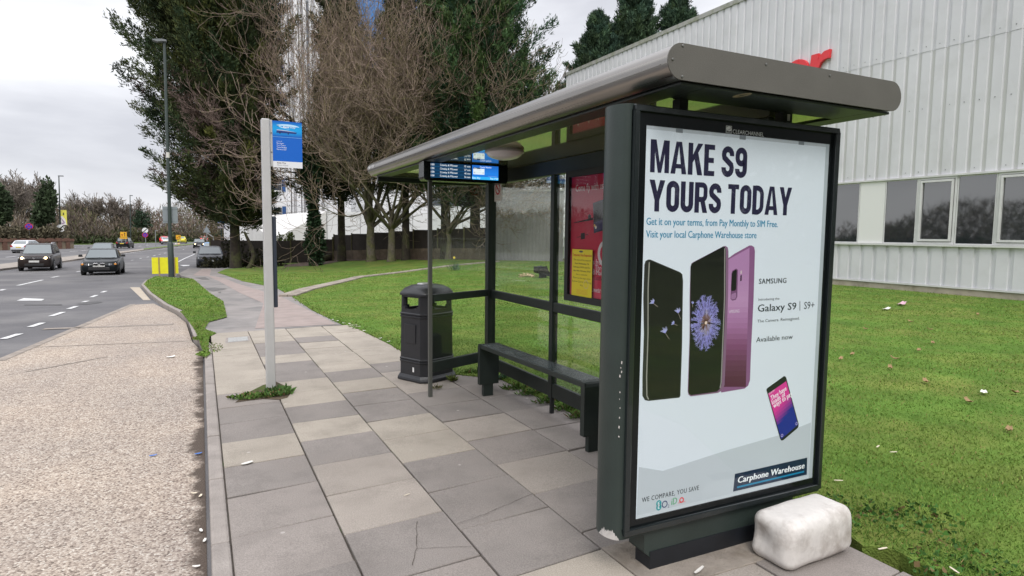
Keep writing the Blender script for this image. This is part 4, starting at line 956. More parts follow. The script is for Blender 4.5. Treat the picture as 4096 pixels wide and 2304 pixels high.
# head: corner posts, back sill and lid leave real openings
mb = MB(); r0 = oct_(.2295, .216, .735); r1__ = oct_(.226, .212, .905); i0 = oct_(.20, .187, .735); i1 = oct_(.197, .184, .905)
def mixp(a, b, t): return a+(b-a)*t
for k in range(8):
    k2 = (k+1) % 8
    long_ = (r0[k2]-r0[k]).length > .16
    def quadwall(ta, tb, za, zb):
        P = [mixp(mixp(r0[k], r0[k2], ta), mixp(r1__[k], r1__[k2], ta), za), mixp(mixp(r0[k], r0[k2], tb), mixp(r1__[k], r1__[k2], tb), za),
             mixp(mixp(r0[k], r0[k2], tb), mixp(r1__[k], r1__[k2], tb), zb), mixp(mixp(r0[k], r0[k2], ta), mixp(r1__[k], r1__[k2], ta), zb)]
        Q = [mixp(mixp(i0[k], i0[k2], ta), mixp(i1[k], i1[k2], ta), za), mixp(mixp(i0[k], i0[k2], tb), mixp(i1[k], i1[k2], tb), za),
             mixp(mixp(i0[k], i0[k2], tb), mixp(i1[k], i1[k2], tb), zb), mixp(mixp(i0[k], i0[k2], ta), mixp(i1[k], i1[k2], ta), zb)]
        mb.add(P+Q, [(0, 1, 2, 3), (7, 6, 5, 4), (0, 4, 5, 1), (1, 5, 6, 2), (2, 6, 7, 3), (3, 7, 4, 0)])
    if long_:
        quadwall(0, .1, 0, 1); quadwall(.9, 1, 0, 1); quadwall(.1, .9, 0, .14); quadwall(.1, .9, .86, 1)
        quadwall(.1, .2, .14, .3); quadwall(.8, .9, .14, .3)
    else: quadwall(0, 1, 0, 1)
mb.build('head', BINM, bn)
MB().lathe((bcx, bcy, .74), [(.12, 0), (.06, .03), (.035, .08), (.05, .13), (.1, .16)], 16).build('inner_funnel', M('grey_plastic', (.09, .095, .1), rough=.5), bn, smooth=True)
mb = MB(); mb.loft([oct_(.24, .226, .9), oct_(.242, .228, .918), oct_(.236, .222, .932), oct_(.205, .19, .97), oct_(.15, .13, 1.0), oct_(.09, .07, 1.012)]); lid = mb.build('lid', BINM, bn, smooth=50)
MB().lathe((bcx-.02, bcy, 1.0), [(.085, 0), (.085, .016), (.08, .021), (.02, .022)], 24).build('stub_plate', M('bright_plate', (.7, .7, .7), rough=.3, metal=.7), lid, smooth=30)
# raised blank panel and little mark on the road side
c_, s_ = math.cos(.42), math.sin(.42)
def bside(u, z, out): x, y = -.2365-out, u; return Vector((bcx+x*c_-y*s_, bcy+x*s_+y*c_, z))
mb = MB(); mb.add([bside(u, z, o_) for o_ in (.0, .006) for u, z in ((-.085, .4), (.085, .4), (.085, .6), (-.085, .6))], [(3, 2, 1, 0), (4, 5, 6, 7), (0, 1, 5, 4), (1, 2, 6, 5), (2, 3, 7, 6), (3, 0, 4, 7)])
mb.build('side_panel', BINM, bn, bevel=.003)
mb = MB(); mb.add([bside(u-.05, z, .0045) for u, z in ((-.012, .1), (.012, .1), (.012, .15), (-.012, .15))], [(0, 1, 2, 3)]); mb.build('mark', M('white_mark', (.7, .7, .7), rough=.5), bbody)

# ================================================================ bus stop pole
sp = thing('bus_stop', 'pale grey bus stop pole with a blue and white flag sign on the pavement', 'bus stop', (.585, 6.49, 0))
POLE = M('pale_grey_post', (.47, .47, .465), rough=.5, var=.08, vs=4, bump=.04, bs=80)
mb = MB(); mb.add([Vector(p) for p in ((.535, 6.46, -.02), (.62, 6.46, -.02), (.62, 6.56, -.02), (.535, 6.56, -.02), (.545, 6.46, 2.617), (.618, 6.46, 2.617), (.618, 6.56, 2.617), (.545, 6.56, 2.617))], [(3, 2, 1, 0), (4, 5, 6, 7), (0, 1, 5, 4), (1, 2, 6, 5), (2, 3, 7, 6), (3, 0, 4, 7)])
mb.build('post', POLE, sp, bevel=.01, seg=3)
fl = MB().box(.6185, .642, 6.485, 6.525, 2.176, 2.612).build('bracket', POLE, sp)
for z in (2.49, 2.31): MB().lathe((.632, 6.485, z), [(.006, 0), (.006, -.004), (.002, -.006)], 10, 'y').build('bolt', MATS['screw_steel'], fl)
q0, q1, q2_, q3_ = [onY(s3(*p), 6.484) for p in ((490, 1160), (1108, 1192), (1088, 212), (468, 168))]
fx0, fx1, fz0, fz1 = .643, .912, 2.168, 2.606
plate = MB().box(fx0, fx1, 6.4845, 6.4875, fz0, fz1).build('flag', M('flag_edge', (.5, .5, .5), rough=.5), sp)
a = Art((fx0, 6.4843, fz0), (1, 0, 0), (0, 0, 1), (0, -1, 0)); fw, fh = fx1-fx0, fz1-fz0
a.rect(0, 0, fw, fh, (.75, .77, .8), 0); a.rect(0, fh*.135, fw, fh, (.012, .13, .56), 1)
for i in range(18):
    y0 = .66+.34*i/18; t = min(1, math.sin((i+.5)/18*math.pi)**1.1); a.rect(0, fh*y0, fw, fh*(y0+.34/18), tuple(p+(q-p)*t*.8 for p, q in zip((.01, .1, .5), (.015, .42, .86))), 2)
a.rect(0, fh*.655, fw, fh*.661, (.3, .6, .85), 3)
a.build('flag_print', PRINT, plate, recalc=False)
a = Art(a.o, a.u, a.vv, a.n, base=3); WH = (.85, .88, .92)
a.shape([(fw*(.08+.42*(1-math.cos(t))), fh*.885+fh*.055*math.sin(t)*(1 if t < 3.14 else 1)) for t in np.linspace(.5, 5.8, 24)][:12]+[(fw*.3, fh*.9), (fw*.2, fh*.885), (fw*.3, fh*.86), (fw*.6, fh*.828)], (.5, .75, .95), 3)
a.text('fast', fw*.36, fh*.862, fw*.22, fh*.04, WH, 5, bold=.04, shear=.15); a.text('way', fw*.585, fh*.862, fw*.21, fh*.04, WH, 5, shear=.15)
a.shape([(fw*.13, fh*.745), (fw*.145, fh*.815), (fw*.3, fh*.812), (fw*.83, fh*.775), (fw*.8, fh*.745)], (.02, .05, .22), 3); a.shape([(fw*.14, fh*.8), (fw*.145, fh*.818), (fw*.5, fh*.806), (fw*.83, fh*.778), (fw*.5, fh*.79)], (.5, .55, .7), 4)
a.disc(fw*.25, fh*.745, fw*.025, (.03, .03, .05), 5); a.disc(fw*.53, fh*.735, fw*.02, (.03, .03, .05), 5)
for i, t in enumerate(('towards', 'Northgate', 'Town Centre', 'Three Bridges', 'Maidenbower')):
    a.text(t, fw*.13, fh*(.555-.044*i), fw*(.19, .245, .3, .34, .335)[i], fh*.026, (.5, .62, .85) if i == 0 else WH, 3)
a.text('Betts Way', fw*.135, fh*.085, fw*.3, fh*.031, (.1, .1, .11), 3, bold=.01); a.text('Manor Royal', fw*.135, fh*.037, fw*.365, fh*.028, (.33, .33, .34), 3)
a.build('lettering', PRINT, plate, recalc=False)
tcase = MB().box(.6205, .66, 6.5, 6.9, .815, 1.70).build('timetable_case', M('dark_blue_grey', (.035, .045, .065), rough=.45, var=.1, vs=3), sp, bevel=.008)
MB().box(.6195, .664, 6.52, 6.88, 1.16, 1.168).build('case_join', BLKM, tcase)

# ================================================================ street lamp with sign back, yellow board
lp0 = GT((686, 1100)); lx, ly, lz = lp0
ls = thing('street_lamp', 'tall dark green street lamp on the grass verge with the grey back of a sign', 'street lamp', tuple(lp0))
LG = M('lamp_green', (.035, .05, .045), rough=.4, coat=.2, var=.15, vs=2)
MB().tube([(lx, ly, lz-.1), (lx, ly, lz+1.5), (lx, ly, lz+1.62)], [.135, .135, .09], 14).build('base_section', LG, ls, smooth=True)
top = onY((667, 167), ly).z
MB().tube([(lx, ly, lz+1.55), (lx+.03, ly, lz+5), (lx+.07, ly, top)], [.085, .075, .06], 12).build('column', LG, ls, smooth=True)
mb = MB(); hx0 = onY((610, 170), ly).x
mb.prism([(lx+.16, top-.02), (lx+.16, top+.06), (lx-.05, top+.07), (hx0, top+.02), (hx0, top-.03), (hx0+.2, top-.07), (lx-.02, top-.03)], lambda a, b: Vector((a, ly-.16, b)), lambda a, b: Vector((a, ly+.16, b)))
mb.build('lamp_head', M('lamp_grey_head', (.16, .17, .18), rough=.5), ls, bevel=.01)
sgx0, sgx1 = onY((649, 850), ly-.11).x, onY((710, 850), ly-.11).x; sz0, sz1 = onY((680, 893), ly-.11).z, onY((680, 826), ly-.11).z
sg = MB().box(sgx0, sgx1, ly+.1, ly+.115, sz0, sz1).build('sign_plate', M('sign_back', (.26, .29, .31), rough=.5, metal=.3, var=.06, vs=3), ls, bevel=.004)
for z in (sz0+.11, sz1-.11): MB().box(sgx0+.01, sgx1-.01, ly+.088, ly+.099, z-.02, z+.02).build('channel', MATS['sign_back'], sg)
bz = onY((683, 621), ly).z
MB().tube([(lx+.035, ly, bz-.13), (lx+.037, ly, bz+.13)], .082, 14).build('white_band', M('pale_band', (.6, .58, .54), rough=.6), ls, smooth=True)

by = ly+1.4
bx0, bx1 = onY(z2(190, 800), by).x, onY(z2(615, 800), by).x; bz0, bz1 = onY(z2(400, 945), by).z, onY(z2(400, 683), by).z
yb = thing('yellow_board', 'back of a bright yellow temporary board on two wooden stakes on the verge', 'yellow board', ((bx0+bx1)/2, by, bz0))
MB().box(bx0, bx1, by, by+.012, bz0, bz1).build('board', M('yellow_correx', (.80, .76, .02), rough=.5, var=.06, vs=6), yb)
for t in (.27, .86):
    x = bx0+(bx1-bx0)*t; MB().box(x-.028, x+.028, by-.04, by-.002, Tf(x, by)-.1, bz1+.01).build('stake', M('raw_timber', (.34, .24, .11), rough=.8, var=.25, vs=12), yb)

# ================================================================ white clad warehouse
WX = 18.3; WY0, WY1, WTOP = -6.0, 30.55, 10.22
wh = thing('warehouse', 'large white warehouse clad in ribbed metal with a strip of ground floor windows', 'warehouse', (WX, 12, 0))
CLAD = M('white_cladding', (.62, .62, .65), rough=.5, var=.06, vs=.7, spec=.3, col2=(.54, .54, .555), c2s=1.1, c2lo=.5, c2hi=.8)
def ribs(x, ya, yb, z0_, z1_, pitch=.362):
    P = []; y = ya; i = 0
    while y < yb:
        for dy, dx in ((0, 0), (.21, 0), (.238, .045), (.312, .045), (.34, .0)):
            if y+dy <= yb: P.append((x+dx, y+dy))
        y += pitch
    P.append((x, yb)); n = len(P)
    vs = [(a, b, z0_) for a, b in P]+[(a, b, z1_) for a, b in P]
    return vs, [(i, i+1, n+i+1, n+i) for i in range(n-1)]
mb = MB(); mb.add(*ribs(WX, WY0, WY1, 6.712, WTOP)); mb.add(*ribs(WX+.008, WY0, WY1, 3.27, 6.71))
mb.build('upper_cladding', CLAD, wh, recalc=False)
mb = MB(); mb.add(*ribs(WX, WY0, WY1, .235, 1.31, .40)); mb.build('lower_cladding', CLAD, wh, recalc=False)
mb = MB(); mb.box(WX+.05, WX+25, WY0, WY1-.01, -1, WTOP-.1); mb.build('wall', M('white_wall', (.55, .55, .54), rough=.7), wh)
TRIM = M('white_trim', (.6, .6, .6), rough=.4, var=.08, vs=3)
MB().box(WX-.035, WX+.2, WY0, WY1+.03, WTOP+.001, WTOP+.17).build('roof_capping', M('grey_capping', (.38, .38, .36), rough=.6, var=.25, vs=3, col2=(.22, .23, .18), c2s=3), wh)
MB().box(WX-.05, WX+.1, WY0, WY1, 3.222, 3.272).build('drip_trim', TRIM, wh)
MB().box(WX-.07, WX+.1, WY0, WY1, 1.312, 1.372).build('sill', TRIM, wh)
MB().box(WX-.03, WX+.08, WY0, WY1, .185, .232).build('base_trim', TRIM, wh)
MB().box(WX+.0, WX+.1, WY0, WY1, -1, .184).build('plinth', M('plinth_concrete', (.36, .32, .26), rough=.9, var=.25, vs=3, bump=.3, bs=30, col2=(.2, .18, .13), c2s=2.5, c2lo=.5, c2hi=.75), wh)
DGL = M('dark_window_glass', (.02, .024, .028), rough=.03); DGL.node_tree.nodes['Principled BSDF'].inputs['IOR'].default_value = 2.3
MB().box(WX+.028, WX+.049, WY0, WY1-.4, 1.373, 3.221).build('reveal', M('reveal_grey', (.12, .12, .12), rough=.6), wh)
def wpane(y0, y1, framed):
    if framed:
        m = MB(); x0, x1 = WX-.012, WX+.027
        for a_, b_, c_, d_ in ((y0, y1, 1.374, 1.435), (y0, y1, 3.16, 3.22), (y0, y0+.055, 1.436, 3.159), (y1-.055, y1, 1.436, 3.159)): m.box(x0, x1, a_, b_, c_, d_)
        for a_, b_, c_, d_ in ((y0+.075, y1-.075, 1.45, 1.51), (y0+.075, y1-.075, 3.085, 3.145), (y0+.075, y0+.13, 1.511, 3.084), (y1-.13, y1-.075, 1.511, 3.084)): m.box(x0-.03, x1-.01, a_, b_, c_, d_)
        f = m.build('window_frame', TRIM, wh); MB().box(WX+.012, WX+.0275, y0+.07, y1-.07, 1.46, 3.13).build('pane', DGL, f)
    else:
        m = MB(); x0, x1 = WX-.002, WX+.0272
        for a_, b_, c_, d_ in ((y0, y1, 1.374, 1.40), (y0, y1, 3.19, 3.22), (y0, y0+.03, 1.401, 3.189), (y1-.03, y1, 1.401, 3.189)): m.box(x0, x1, a_, b_, c_, d_)
        f = m.build('window_frame', TRIM, wh); MB().box(WX+.014, WX+.0275, y0+.03, y1-.03, 1.40, 3.19).build('pane', DGL, f)
y = 12.045; MB().box(WX-.004, WX+.0275, 12.055, 12.84, 1.374, 3.22).build('infill_panel', M('white_panel', (.72, .72, .71), rough=.5), wh)
wpane(11.1, 12.045, False); wpane(10.06, 11.09, True); wpane(9.1, 10.05, False); wpane(8.07, 9.09, True); wpane(7.1, 8.06, False)
wpane(12.85, 13.9, False)
for k in range(5): wpane(14+k*3.3, 15+k*3.3, True); wpane(15.01+k*3.3, 16+k*3.3, False); MB().box(WX-.004, WX+.0275, 16.01+k*3.3, 17.29+k*3.3, 1.374, 3.22).build('infill_panel', MATS['white_panel'], wh)
# fixing screws on the sheets
mb = MB(); rs = random.Random(8)
for z in (3.4, 5.15, 6.85):
    for i in range(60):
        yy = WY0+.1+.362*round(rs.uniform(24, 70)); mb.box(WX-.006, WX-.0, yy, yy+.018, z-.01, z+.01)
mb.build('fixings', M('fixing_grey', (.16, .17, .18), rough=.5), wh)['kind'] = 'stuff'
# red sign letters
sn = thing('sign_letters', 'big red bold sign letters fixed high on the white warehouse wall', 'sign', (WX, 15.2, 6.4))
RED = M('red_letter', (.72, .035, .045), rough=.4, coat=.1)
def sign_letter(polys, ya, zb, h):
    m = MB()
    for k, q in enumerate(polys):
        d_ = .003*(k % 5); m.prism([(p[0], p[1]) for p in q], lambda a, b: Vector((WX-.115-d_, ya-a-(b-h/2)*.1, zb+b)), lambda a, b: Vector((WX-.012, ya-a-(b-h/2)*.1, zb+b)))
    return m.build('letter', RED, sn)
w_, h_ = .98, 1.05
sign_letter(strip(arc(.47*w_, .60*h_, .36*w_, .285*h_, 165, 0, 10)+[(.83*w_, .0)], .25)+strip(arc(.43*w_, .29*h_, .30*w_, .175*h_, 0, 360, 16)[:-1], .2, True), 15.82, 6.42, h_)
w_, h_ = .66, 1.10
sign_letter([[(0, 0), (.27, 0), (.27, h_*.97), (0, h_*.97)], [(.2, h_*.52), (.27, h_*.42), (.40, h_*.68), (.31, h_*.86)], [(.30, h_*.86), (.39, h_*.67), (.5, h_*.74), (.47, h_*.98)], [(.465, h_*.98), (.49, h_*.74), (.68, h_*.76), (.68, h_)]], 14.82, 6.42, h_)

# grey ribbed wall closing the gap beyond the warehouse
aw = thing('ribbed_wall', 'lower grey ribbed metal wall running from the warehouse corner to the fence', 'metal wall', (17, 32, 0))
A_, B_ = Vector((18.3, 30.6, 0)), Vector((15.55, 33.95, 0)); d = (B_-A_); Ln = d.length; d.normalize(); nn_ = Vector((d.y, -d.x, 0))
if nn_.dot(-A_) < 0: nn_ = -nn_
mb = MB(); P = []; s_ = 0
while s_ < Ln:
    for ds, dn in ((0, 0), (.1, 0), (.13, -.04), (.19, -.04), (.22, 0)):
        P.append(A_+d*min(Ln, s_+ds)+nn_*dn)
    s_ += .22
n = len(P); mb.add([(p.x, p.y, -.3) for p in P]+[(p.x, p.y, 3.95) for p in P], [(i, i+1, n+i+1, n+i) for i in range(n-1)])
mb.build('sheeting', M('grey_sheeting', (.26, .255, .255), rough=.5, var=.15, vs=.8), aw, recalc=False)
MB().bar(A_+Vector((0, 0, 4.0)), B_+Vector((0, 0, 4.0)), .2, .1).build('capping', MATS['grey_capping'], aw)

# ================================================================ timber fence with brick base
def fence_run(name, label, A_, B_, h0, h1, base_h, pitch, boards, posts):
    t = thing(name, label, 'fence', (A_.x, A_.y, Tf(A_.x, A_.y)))
    k = max(1, round((B_-A_).length/pitch)); m = MB()
    for i in range(k):
        a_, b_ = A_+(B_-A_)*i/k, A_+(B_-A_)*(i+1)/k; d = (b_-a_).normalized(); n_ = Vector((-d.y, d.x, 0)); zb = min(Tf(a_.x, a_.y), Tf(b_.x, b_.y))
        nb = 14
        for j in range(nb): # lapped horizontal boards
            za, zb_ = base_h+(h0-base_h)*j/nb, base_h+(h0-base_h)*(j+1)/nb
            m.bar((a_+d*.05).to_tuple()[:2]+(zb+(za+zb_)/2,), (b_-d*.05).to_tuple()[:2]+(zb+(za+zb_)/2,), .016+.008*(j % 2), (zb_-za)*(1.06 if j % 2 else .98))
    m.build('panels', boards, t)
    for i in range(k+1):
        p = A_+(B_-A_)*i/k; z = Tf(p.x, p.y); MB().box(p.x-.05, p.x+.05, p.y-.05, p.y+.05, z-.2, z+h1).build('post', posts, t)
    if base_h > .1:
        m = MB(); q = [A_+(B_-A_)*i/8 for i in range(9)]
        for a_, b_ in zip(q[:-1], q[1:]): m.bar((a_.x, a_.y, Tf(a_.x, a_.y)+base_h/2-.1), (b_.x, b_.y, Tf(b_.x, b_.y)+base_h/2-.1), .16, base_h+.2)
        m.build('gravel_board', M('damp_brick', (.1, .075, .05), rough=.9, var=.3, vs=2, bump=.4, bs=25, col2=(.16, .12, .085), c2s=.8), t)
    return t
FB = M('fence_boards', (.03, .021, .016), rough=.8, var=.35, vs=2.5, bump=.3, bs=30); FPst = M('fence_post', (.13, .12, .055), rough=.85, var=.3, vs=5)
L0, L1, R0_, R1_ = GT(a2(-120, 1345)), GT(a2(895, 1333)), GT(a2(905, 1322)), Vector((15.6, 34.2, 0))
def hgt(base, toppx): p = onY(toppx, base.y); return p.z-Tf(base.x, base.y)
fence_run('timber_fence', 'low brown timber panel fence behind the ivy clad tree', L0, L1, hgt(GT(a2(600, 1340)), a2(600, 1155)), hgt(GT(a2(600, 1340)), a2(600, 1150)), .0, 1.9, FB, FPst)
fence_run('timber_fence', 'taller dark timber fence on a brown base running behind the tree trunks', R0_, R1_, hgt(GT(a2(1300, 1325)), a2(1300, 1092)), hgt(GT(a2(1300, 1325)), a2(1300, 1086)), hgt(GT(a2(1300, 1325)), a2(1300, 1242)), 2.4, FB, FPst)

# ================================================================ office tower beyond the trees
OY = 92.0
ot = thing('office_tower', 'tall white office tower with blue glass showing between the trees', 'office building', (22, OY, -1))
OW = M('white_concrete', (.72, .72, .74), rough=.6, var=.06, vs=.3); OB = M('blue_glass', (.05, .19, .48), rough=.1, spec=.8, var=.2, vs=.5); OD = M('tower_window', (.05, .06, .075), rough=.1, spec=.7); OBP = M('blue_panel', (.03, .09, .25), rough=.4)
def ox(px, y=500, Y=OY): return onY((px, y), Y).x
def oz(py, px=1300, Y=OY): return onY((px, py), Y).z
X0, X1, XM = ox(905), ox(1400), ox(2085)
MB().box(X0, X1, OY, OY+22, -2, 52).build('wall', OW, ot)
MB().box(X1+.02, XM, OY+6, OY+24, -2, 58).build('wall', OW, ot)
mb = MB(); gx0, gx1 = ox(1395), ox(1730)
for i in range(12):
    for j in range(9):
        a_, b_ = gx0+(gx1-gx0)*j/9, gx0+(gx1-gx0)*(j+1)/9; z = 14+i*3.2; mb.box(a_+.05, b_-.05, OY+5.8, OY+5.99, z, z+3.1)
mb.build('glass_curtain', OB, ot)['kind'] = 'stuff'
for i in range(14):
    for j in range(6): a_ = ox(1750)+(ox(2075)-ox(1750))*j/6; MB().box(a_+.3, a_+4, OY+5.9, OY+5.99, 6+i*3.4, 7.9+i*3.4).build('window', OD, ot)
for r in range(13):
    zt_, zb_ = oz(723)+r*3.9-.0, oz(776)+r*3.9
    z0w = oz(880)+(r-1)*(oz(770)-oz(880)); z1w = oz(833)+(r-1)*(oz(770)-oz(880))
    xa_, xb_ = ox(1050), ox(1121)
    f = MB().box(xa_, xb_, OY-.04, OY-.002, z0w-.1, z1w+.1).build('window_frame', MATS['white_panel'], ot)
    m = MB()
    for c0, c1 in ((.02, .48), (.52, .98)):
        for e0, e1 in ((.04, .5), (.55, .96)): m.box(xa_+(xb_-xa_)*c0, xa_+(xb_-xa_)*c1, OY-.06, OY-.041, z0w+(z1w-z0w)*e0, z0w+(z1w-z0w)*e1)
    m.build('pane', OD, f)
    MB().box(xb_+.02, ox(1137), OY-.04, OY-.002, z0w-.1, z1w+.1).build('blue_panel', OBP, ot)
# perforated white fins and pale ladder frames on the stair corner
mb = MB(); md = MB()
for px, wpx, dep in ((1142, 12, .9), (1160, 6, .7), (1178, 16, 1.2), (1200, 6, .8), (1215, 12, 1.0), (1240, 8, .8), (1262, 14, 1.1), (1290, 8, .8)):
    x = ox(px); w_ = ox(px+wpx)-x; mb.box(x, x+w_, OY-dep, OY-.003, 3.5, 50)
    for k in range(40): md.lathe((x+w_/2, OY-dep-.012, 4+k*1.1), [(w_*.22, 0), (w_*.22, .01)], 8, 'y')
mb.build('fin', OW, ot); md.build('fin_holes', M('hole_grey', (.22, .23, .26), rough=.6), ot)['kind'] = 'stuff'
M('grey_rail', (.45, .46, .48), rough=.5)
for k in range(16): MB().box(ox(1150), ox(1300), OY-.5, OY-.45, 4+k*2.2, 4.1+k*2.2).build('rung', MATS['grey_rail'], ot)
MB().box(ox(1225), ox(1240), OY-.03, OY-.002, 5, 50).build('stair_glazing', M('pale_glazing', (.3, .33, .38), rough=.2), ot)
# sloping apron and podium
PYd = 76.0
pod = thing('podium_building', 'low white building with a sloping white apron at the foot of the office tower', 'building', (20, PYd, -1))
zt_ = oz(848, 1400, PYd); xa_, xb_ = ox(1303, 847, PYd), ox(2300, 847, PYd)
MB().box(xa_, xb_, PYd, PYd+9, -2, zt_).build('wall', OW, pod)
for px in (1307, 1440, 1650, 1850): x = ox(px, 900, PYd); MB().box(x, x+.05, PYd-.012, PYd-.001, -1, zt_-.1).build('panel_joint', M('joint_grey', (.15, .15, .15), rough=.7), pod)
x2, x3 = ox(1085, 930, PYd), ox(1200, 955, PYd); zl, zm = oz(885, 1100, PYd), oz(954, 1180, PYd)
mb = MB(); mb.add([(xa_-.01, PYd-.3, zt_+.03), (xa_-.01, PYd+9, zt_+.03), (x2-2, PYd+9, zl+.6), (x2, PYd-.3, zl-2.2), (x2, PYd-.3, -2), (xa_-.01, PYd-.3, -2), (x2-2, PYd+9, -2)],
    [(0, 1, 2, 3), (0, 3, 4, 5), (3, 2, 6, 4)])
mb.build('apron', M('apron_white', (.62, .61, .6), rough=.7, var=.12, vs=1.2, col2=(.45, .43, .4), c2s=.6, c2lo=.5, c2hi=.75), pod)
# blue banner sign glimpsed through the big conifer
bs_ = thing('banner_sign', 'small blue and white advertising sign glimpsed through the big conifer branches', 'sign', tuple(onY(z2(1305, 400), 62)))
p0, p1 = onY(z2(1255, 215), 62), onY(z2(1357, 0), 62); MB().box(p0.x, p1.x, 62, 62.05, p0.z, p1.z).build('board', M('sign_blue', (.02, .13, .45), rough=.4), bs_)
q0, q1 = onY(z2(1257, 212), 61.99), onY(z2(1353, 125), 61.99); MB().box(q0.x, q1.x, 61.97, 61.99, q0.z, q1.z).build('picture', M('sign_picture', (.42, .36, .38), rough=.5, var=.5, vs=4), bs_)
MB().box((p0.x+p1.x)/2-.05, (p0.x+p1.x)/2+.05, 62.06, 62.16, Tf(3, 62)-.2, p1.z).build('post', LG, bs_)
# ================================================================ vegetation
FOL = M('foliage', rough=.75, attr=True, var=.3, vs=1.1, spec=.25)
BARKL = M('mossy_bark', (.135, .115, .09), rough=.95, var=.4, vs=6, bump=.8, bs=18, col2=(.12, .12, .05), c2s=1.4)
BARK = M('bark', (.036, .028, .021), rough=.95, var=.4, vs=6, bump=.8, bs=18, col2=(.06, .062, .026), c2s=1.6)
TWIG = M('twigs', rough=.9, attr=True, spec=.2)
def norm(a): return a/np.maximum(np.linalg.norm(a, axis=-1, keepdims=True), 1e-9)
def leaf_tris(P, D, L_, Wd, rng):
    """one kite per point: base P, direction D, length L_, width Wd"""
    s_ = norm(np.cross(D, norm(rng.normal(size=P.shape)))); n = len(P)
    m = P+D*L_[:, None]*.45
    V = np.stack([P, m+s_*Wd[:, None], P+D*L_[:, None], m-s_*Wd[:, None]], 1).reshape(-1, 3)
    F = np.arange(4*n).reshape(-1, 4); return V, F
def tubes(segs, n=3):
    A = np.array([s[0] for s in segs]); B = np.array([s[1] for s in segs]); r0 = np.array([s[2] for s in segs]); r1 = np.array([s[3] for s in segs])
    d = norm(B-A); ref = np.where(np.abs(d[:, 2:3]) > .9, [[1., 0, 0]], [[0, 0, 1.]]); u = norm(np.cross(d, ref)); v = np.cross(d, u)
    V = []
    for k in range(n):
        a = 2*math.pi*k/n; o = u*math.cos(a)+v*math.sin(a); V.append(A+o*r0[:, None]); V.append(B+o*r1[:, None])
    V = np.stack(V, 1).reshape(-1, 3); b = np.arange(len(segs))[:, None]*2*n
    F = np.concatenate([np.concatenate([b+2*k, b+2*((k+1) % n), b+2*((k+1) % n)+1, b+2*k+1], 1) for k in range(n)])
    return V, F
def conifer(label, base, h, prof, tr, seed, col=(.03, .052, .018), col2=(.07, .075, .02), nb=240, per=34, zc=2.5, lean=(0, 0), size=.42, up=.35, name='conifer_tree', cat='tree', group=None, side=None, dead=0.0):
    """prof(t) crown radius for t 0..1 up the crown; side(azimuth) scales it"""
    rng = np.random.default_rng(seed); t_ = thing(name, label, cat, tuple(base), group); base = np.array(base)
    rad = lambda z: tr*(1-.85*z/h)
    MB().tube([tuple(base+np.array([lean[0]*s, lean[1]*s, s*h-.2*(s == 0)])) for s in (0, .08, .25, .5, .75, 1)], [tr*1.35, tr*1.05, tr*.9, tr*.62, tr*.35, .03], 10).build('trunk', BARK, t_, smooth=True)
    segs = []; Ps, Ds, Cs, Ls = [], [], [], []
    for i in range(nb):
        t = rng.random()**.9; z = zc+(h-zc)*t*.97; az = rng.uniform(0, 2*math.pi)
        R = prof(t)*(side(az, t) if side else 1)*rng.uniform(.45, 1.28)
        o = base+np.array([lean[0]*z/h, lean[1]*z/h, z]); d = np.array([math.cos(az), math.sin(az), rng.uniform(-.05, .35)+.6*t]); d /= np.linalg.norm(d)
        k = 7; pts = [o]; dd = d.copy()
        for j in range(k): dd = norm(dd+np.array([0, 0, up*.16])+rng.normal(size=3)*.07); pts.append(pts[-1]+dd*R/k)
        for j in range(k): segs.append((pts[j], pts[j+1], max(.012, tr*.22*(1-j/k)*(1-t*.6)), max(.008, tr*.22*(1-(j+1)/k)*(1-t*.6))))
        m = int(per*(.45+R/ max(.5, prof(.3)))); s = rng.random(m)**.75*.85+.15; idx = np.minimum((s*k).astype(int), k-1); P = np.array(pts); fr = (s*k-idx)[:, None]
        p = P[idx]*(1-fr)+P[idx+1]*fr; bd = norm(P[idx+1]-P[idx])
        p = p+rng.normal(size=p.shape)*(.10*R**.5+.05)*(1.3-s)[:, None]*1.3
        dirn = norm(bd*.9+rng.normal(size=p.shape)*.42+np.array([0, 0, .35*up]))
        f = rng.uniform(.55, 1.35); mixf = np.clip(rng.normal(.35, .3)+rng.normal(size=(m, 1))*.15, 0, 1)
        c = 1.2*(np.array(col)*(1-mixf)+np.array(col2)*mixf)*f*rng.uniform(.75, 1.25, (m, 1))
        if dead and t < .42 and rng.random() < dead: c = np.array((.075, .05, .038))*rng.uniform(.7, 1.2, (m, 1)); keep = rng.random(m) < .45; p, dirn, c = p[keep], dirn[keep], c[keep]
        Ps.append(p); Ds.append(dirn); Cs.append(c); Ls.append(np.full(len(p), size))
    P, D, Cc = np.concatenate(Ps), np.concatenate(Ds), np.concatenate(Cs); rng2 = np.random.default_rng(seed+1)
    # every spray is a little fan of four thin kites
    P = np.repeat(P, 4, 0); D = np.repeat(D, 4, 0); Cc = np.repeat(Cc, 4, 0)*rng2.uniform(.85, 1.15, (len(P), 1)); D = norm(D+rng2.normal(size=D.shape)*.33); P = P+rng2.normal(size=P.shape)*size*.2
    L_ = size*.78*rng2.uniform(.55, 1.25, len(P)); V, F = leaf_tris(P, D, L_, L_*.115, rng2)
    npmesh('crown', V, F, FOL, t_, np.repeat(Cc, 4, 0))
    V, F = tubes(segs); npmesh('branches', V, F, BARK, t_)
    return t_
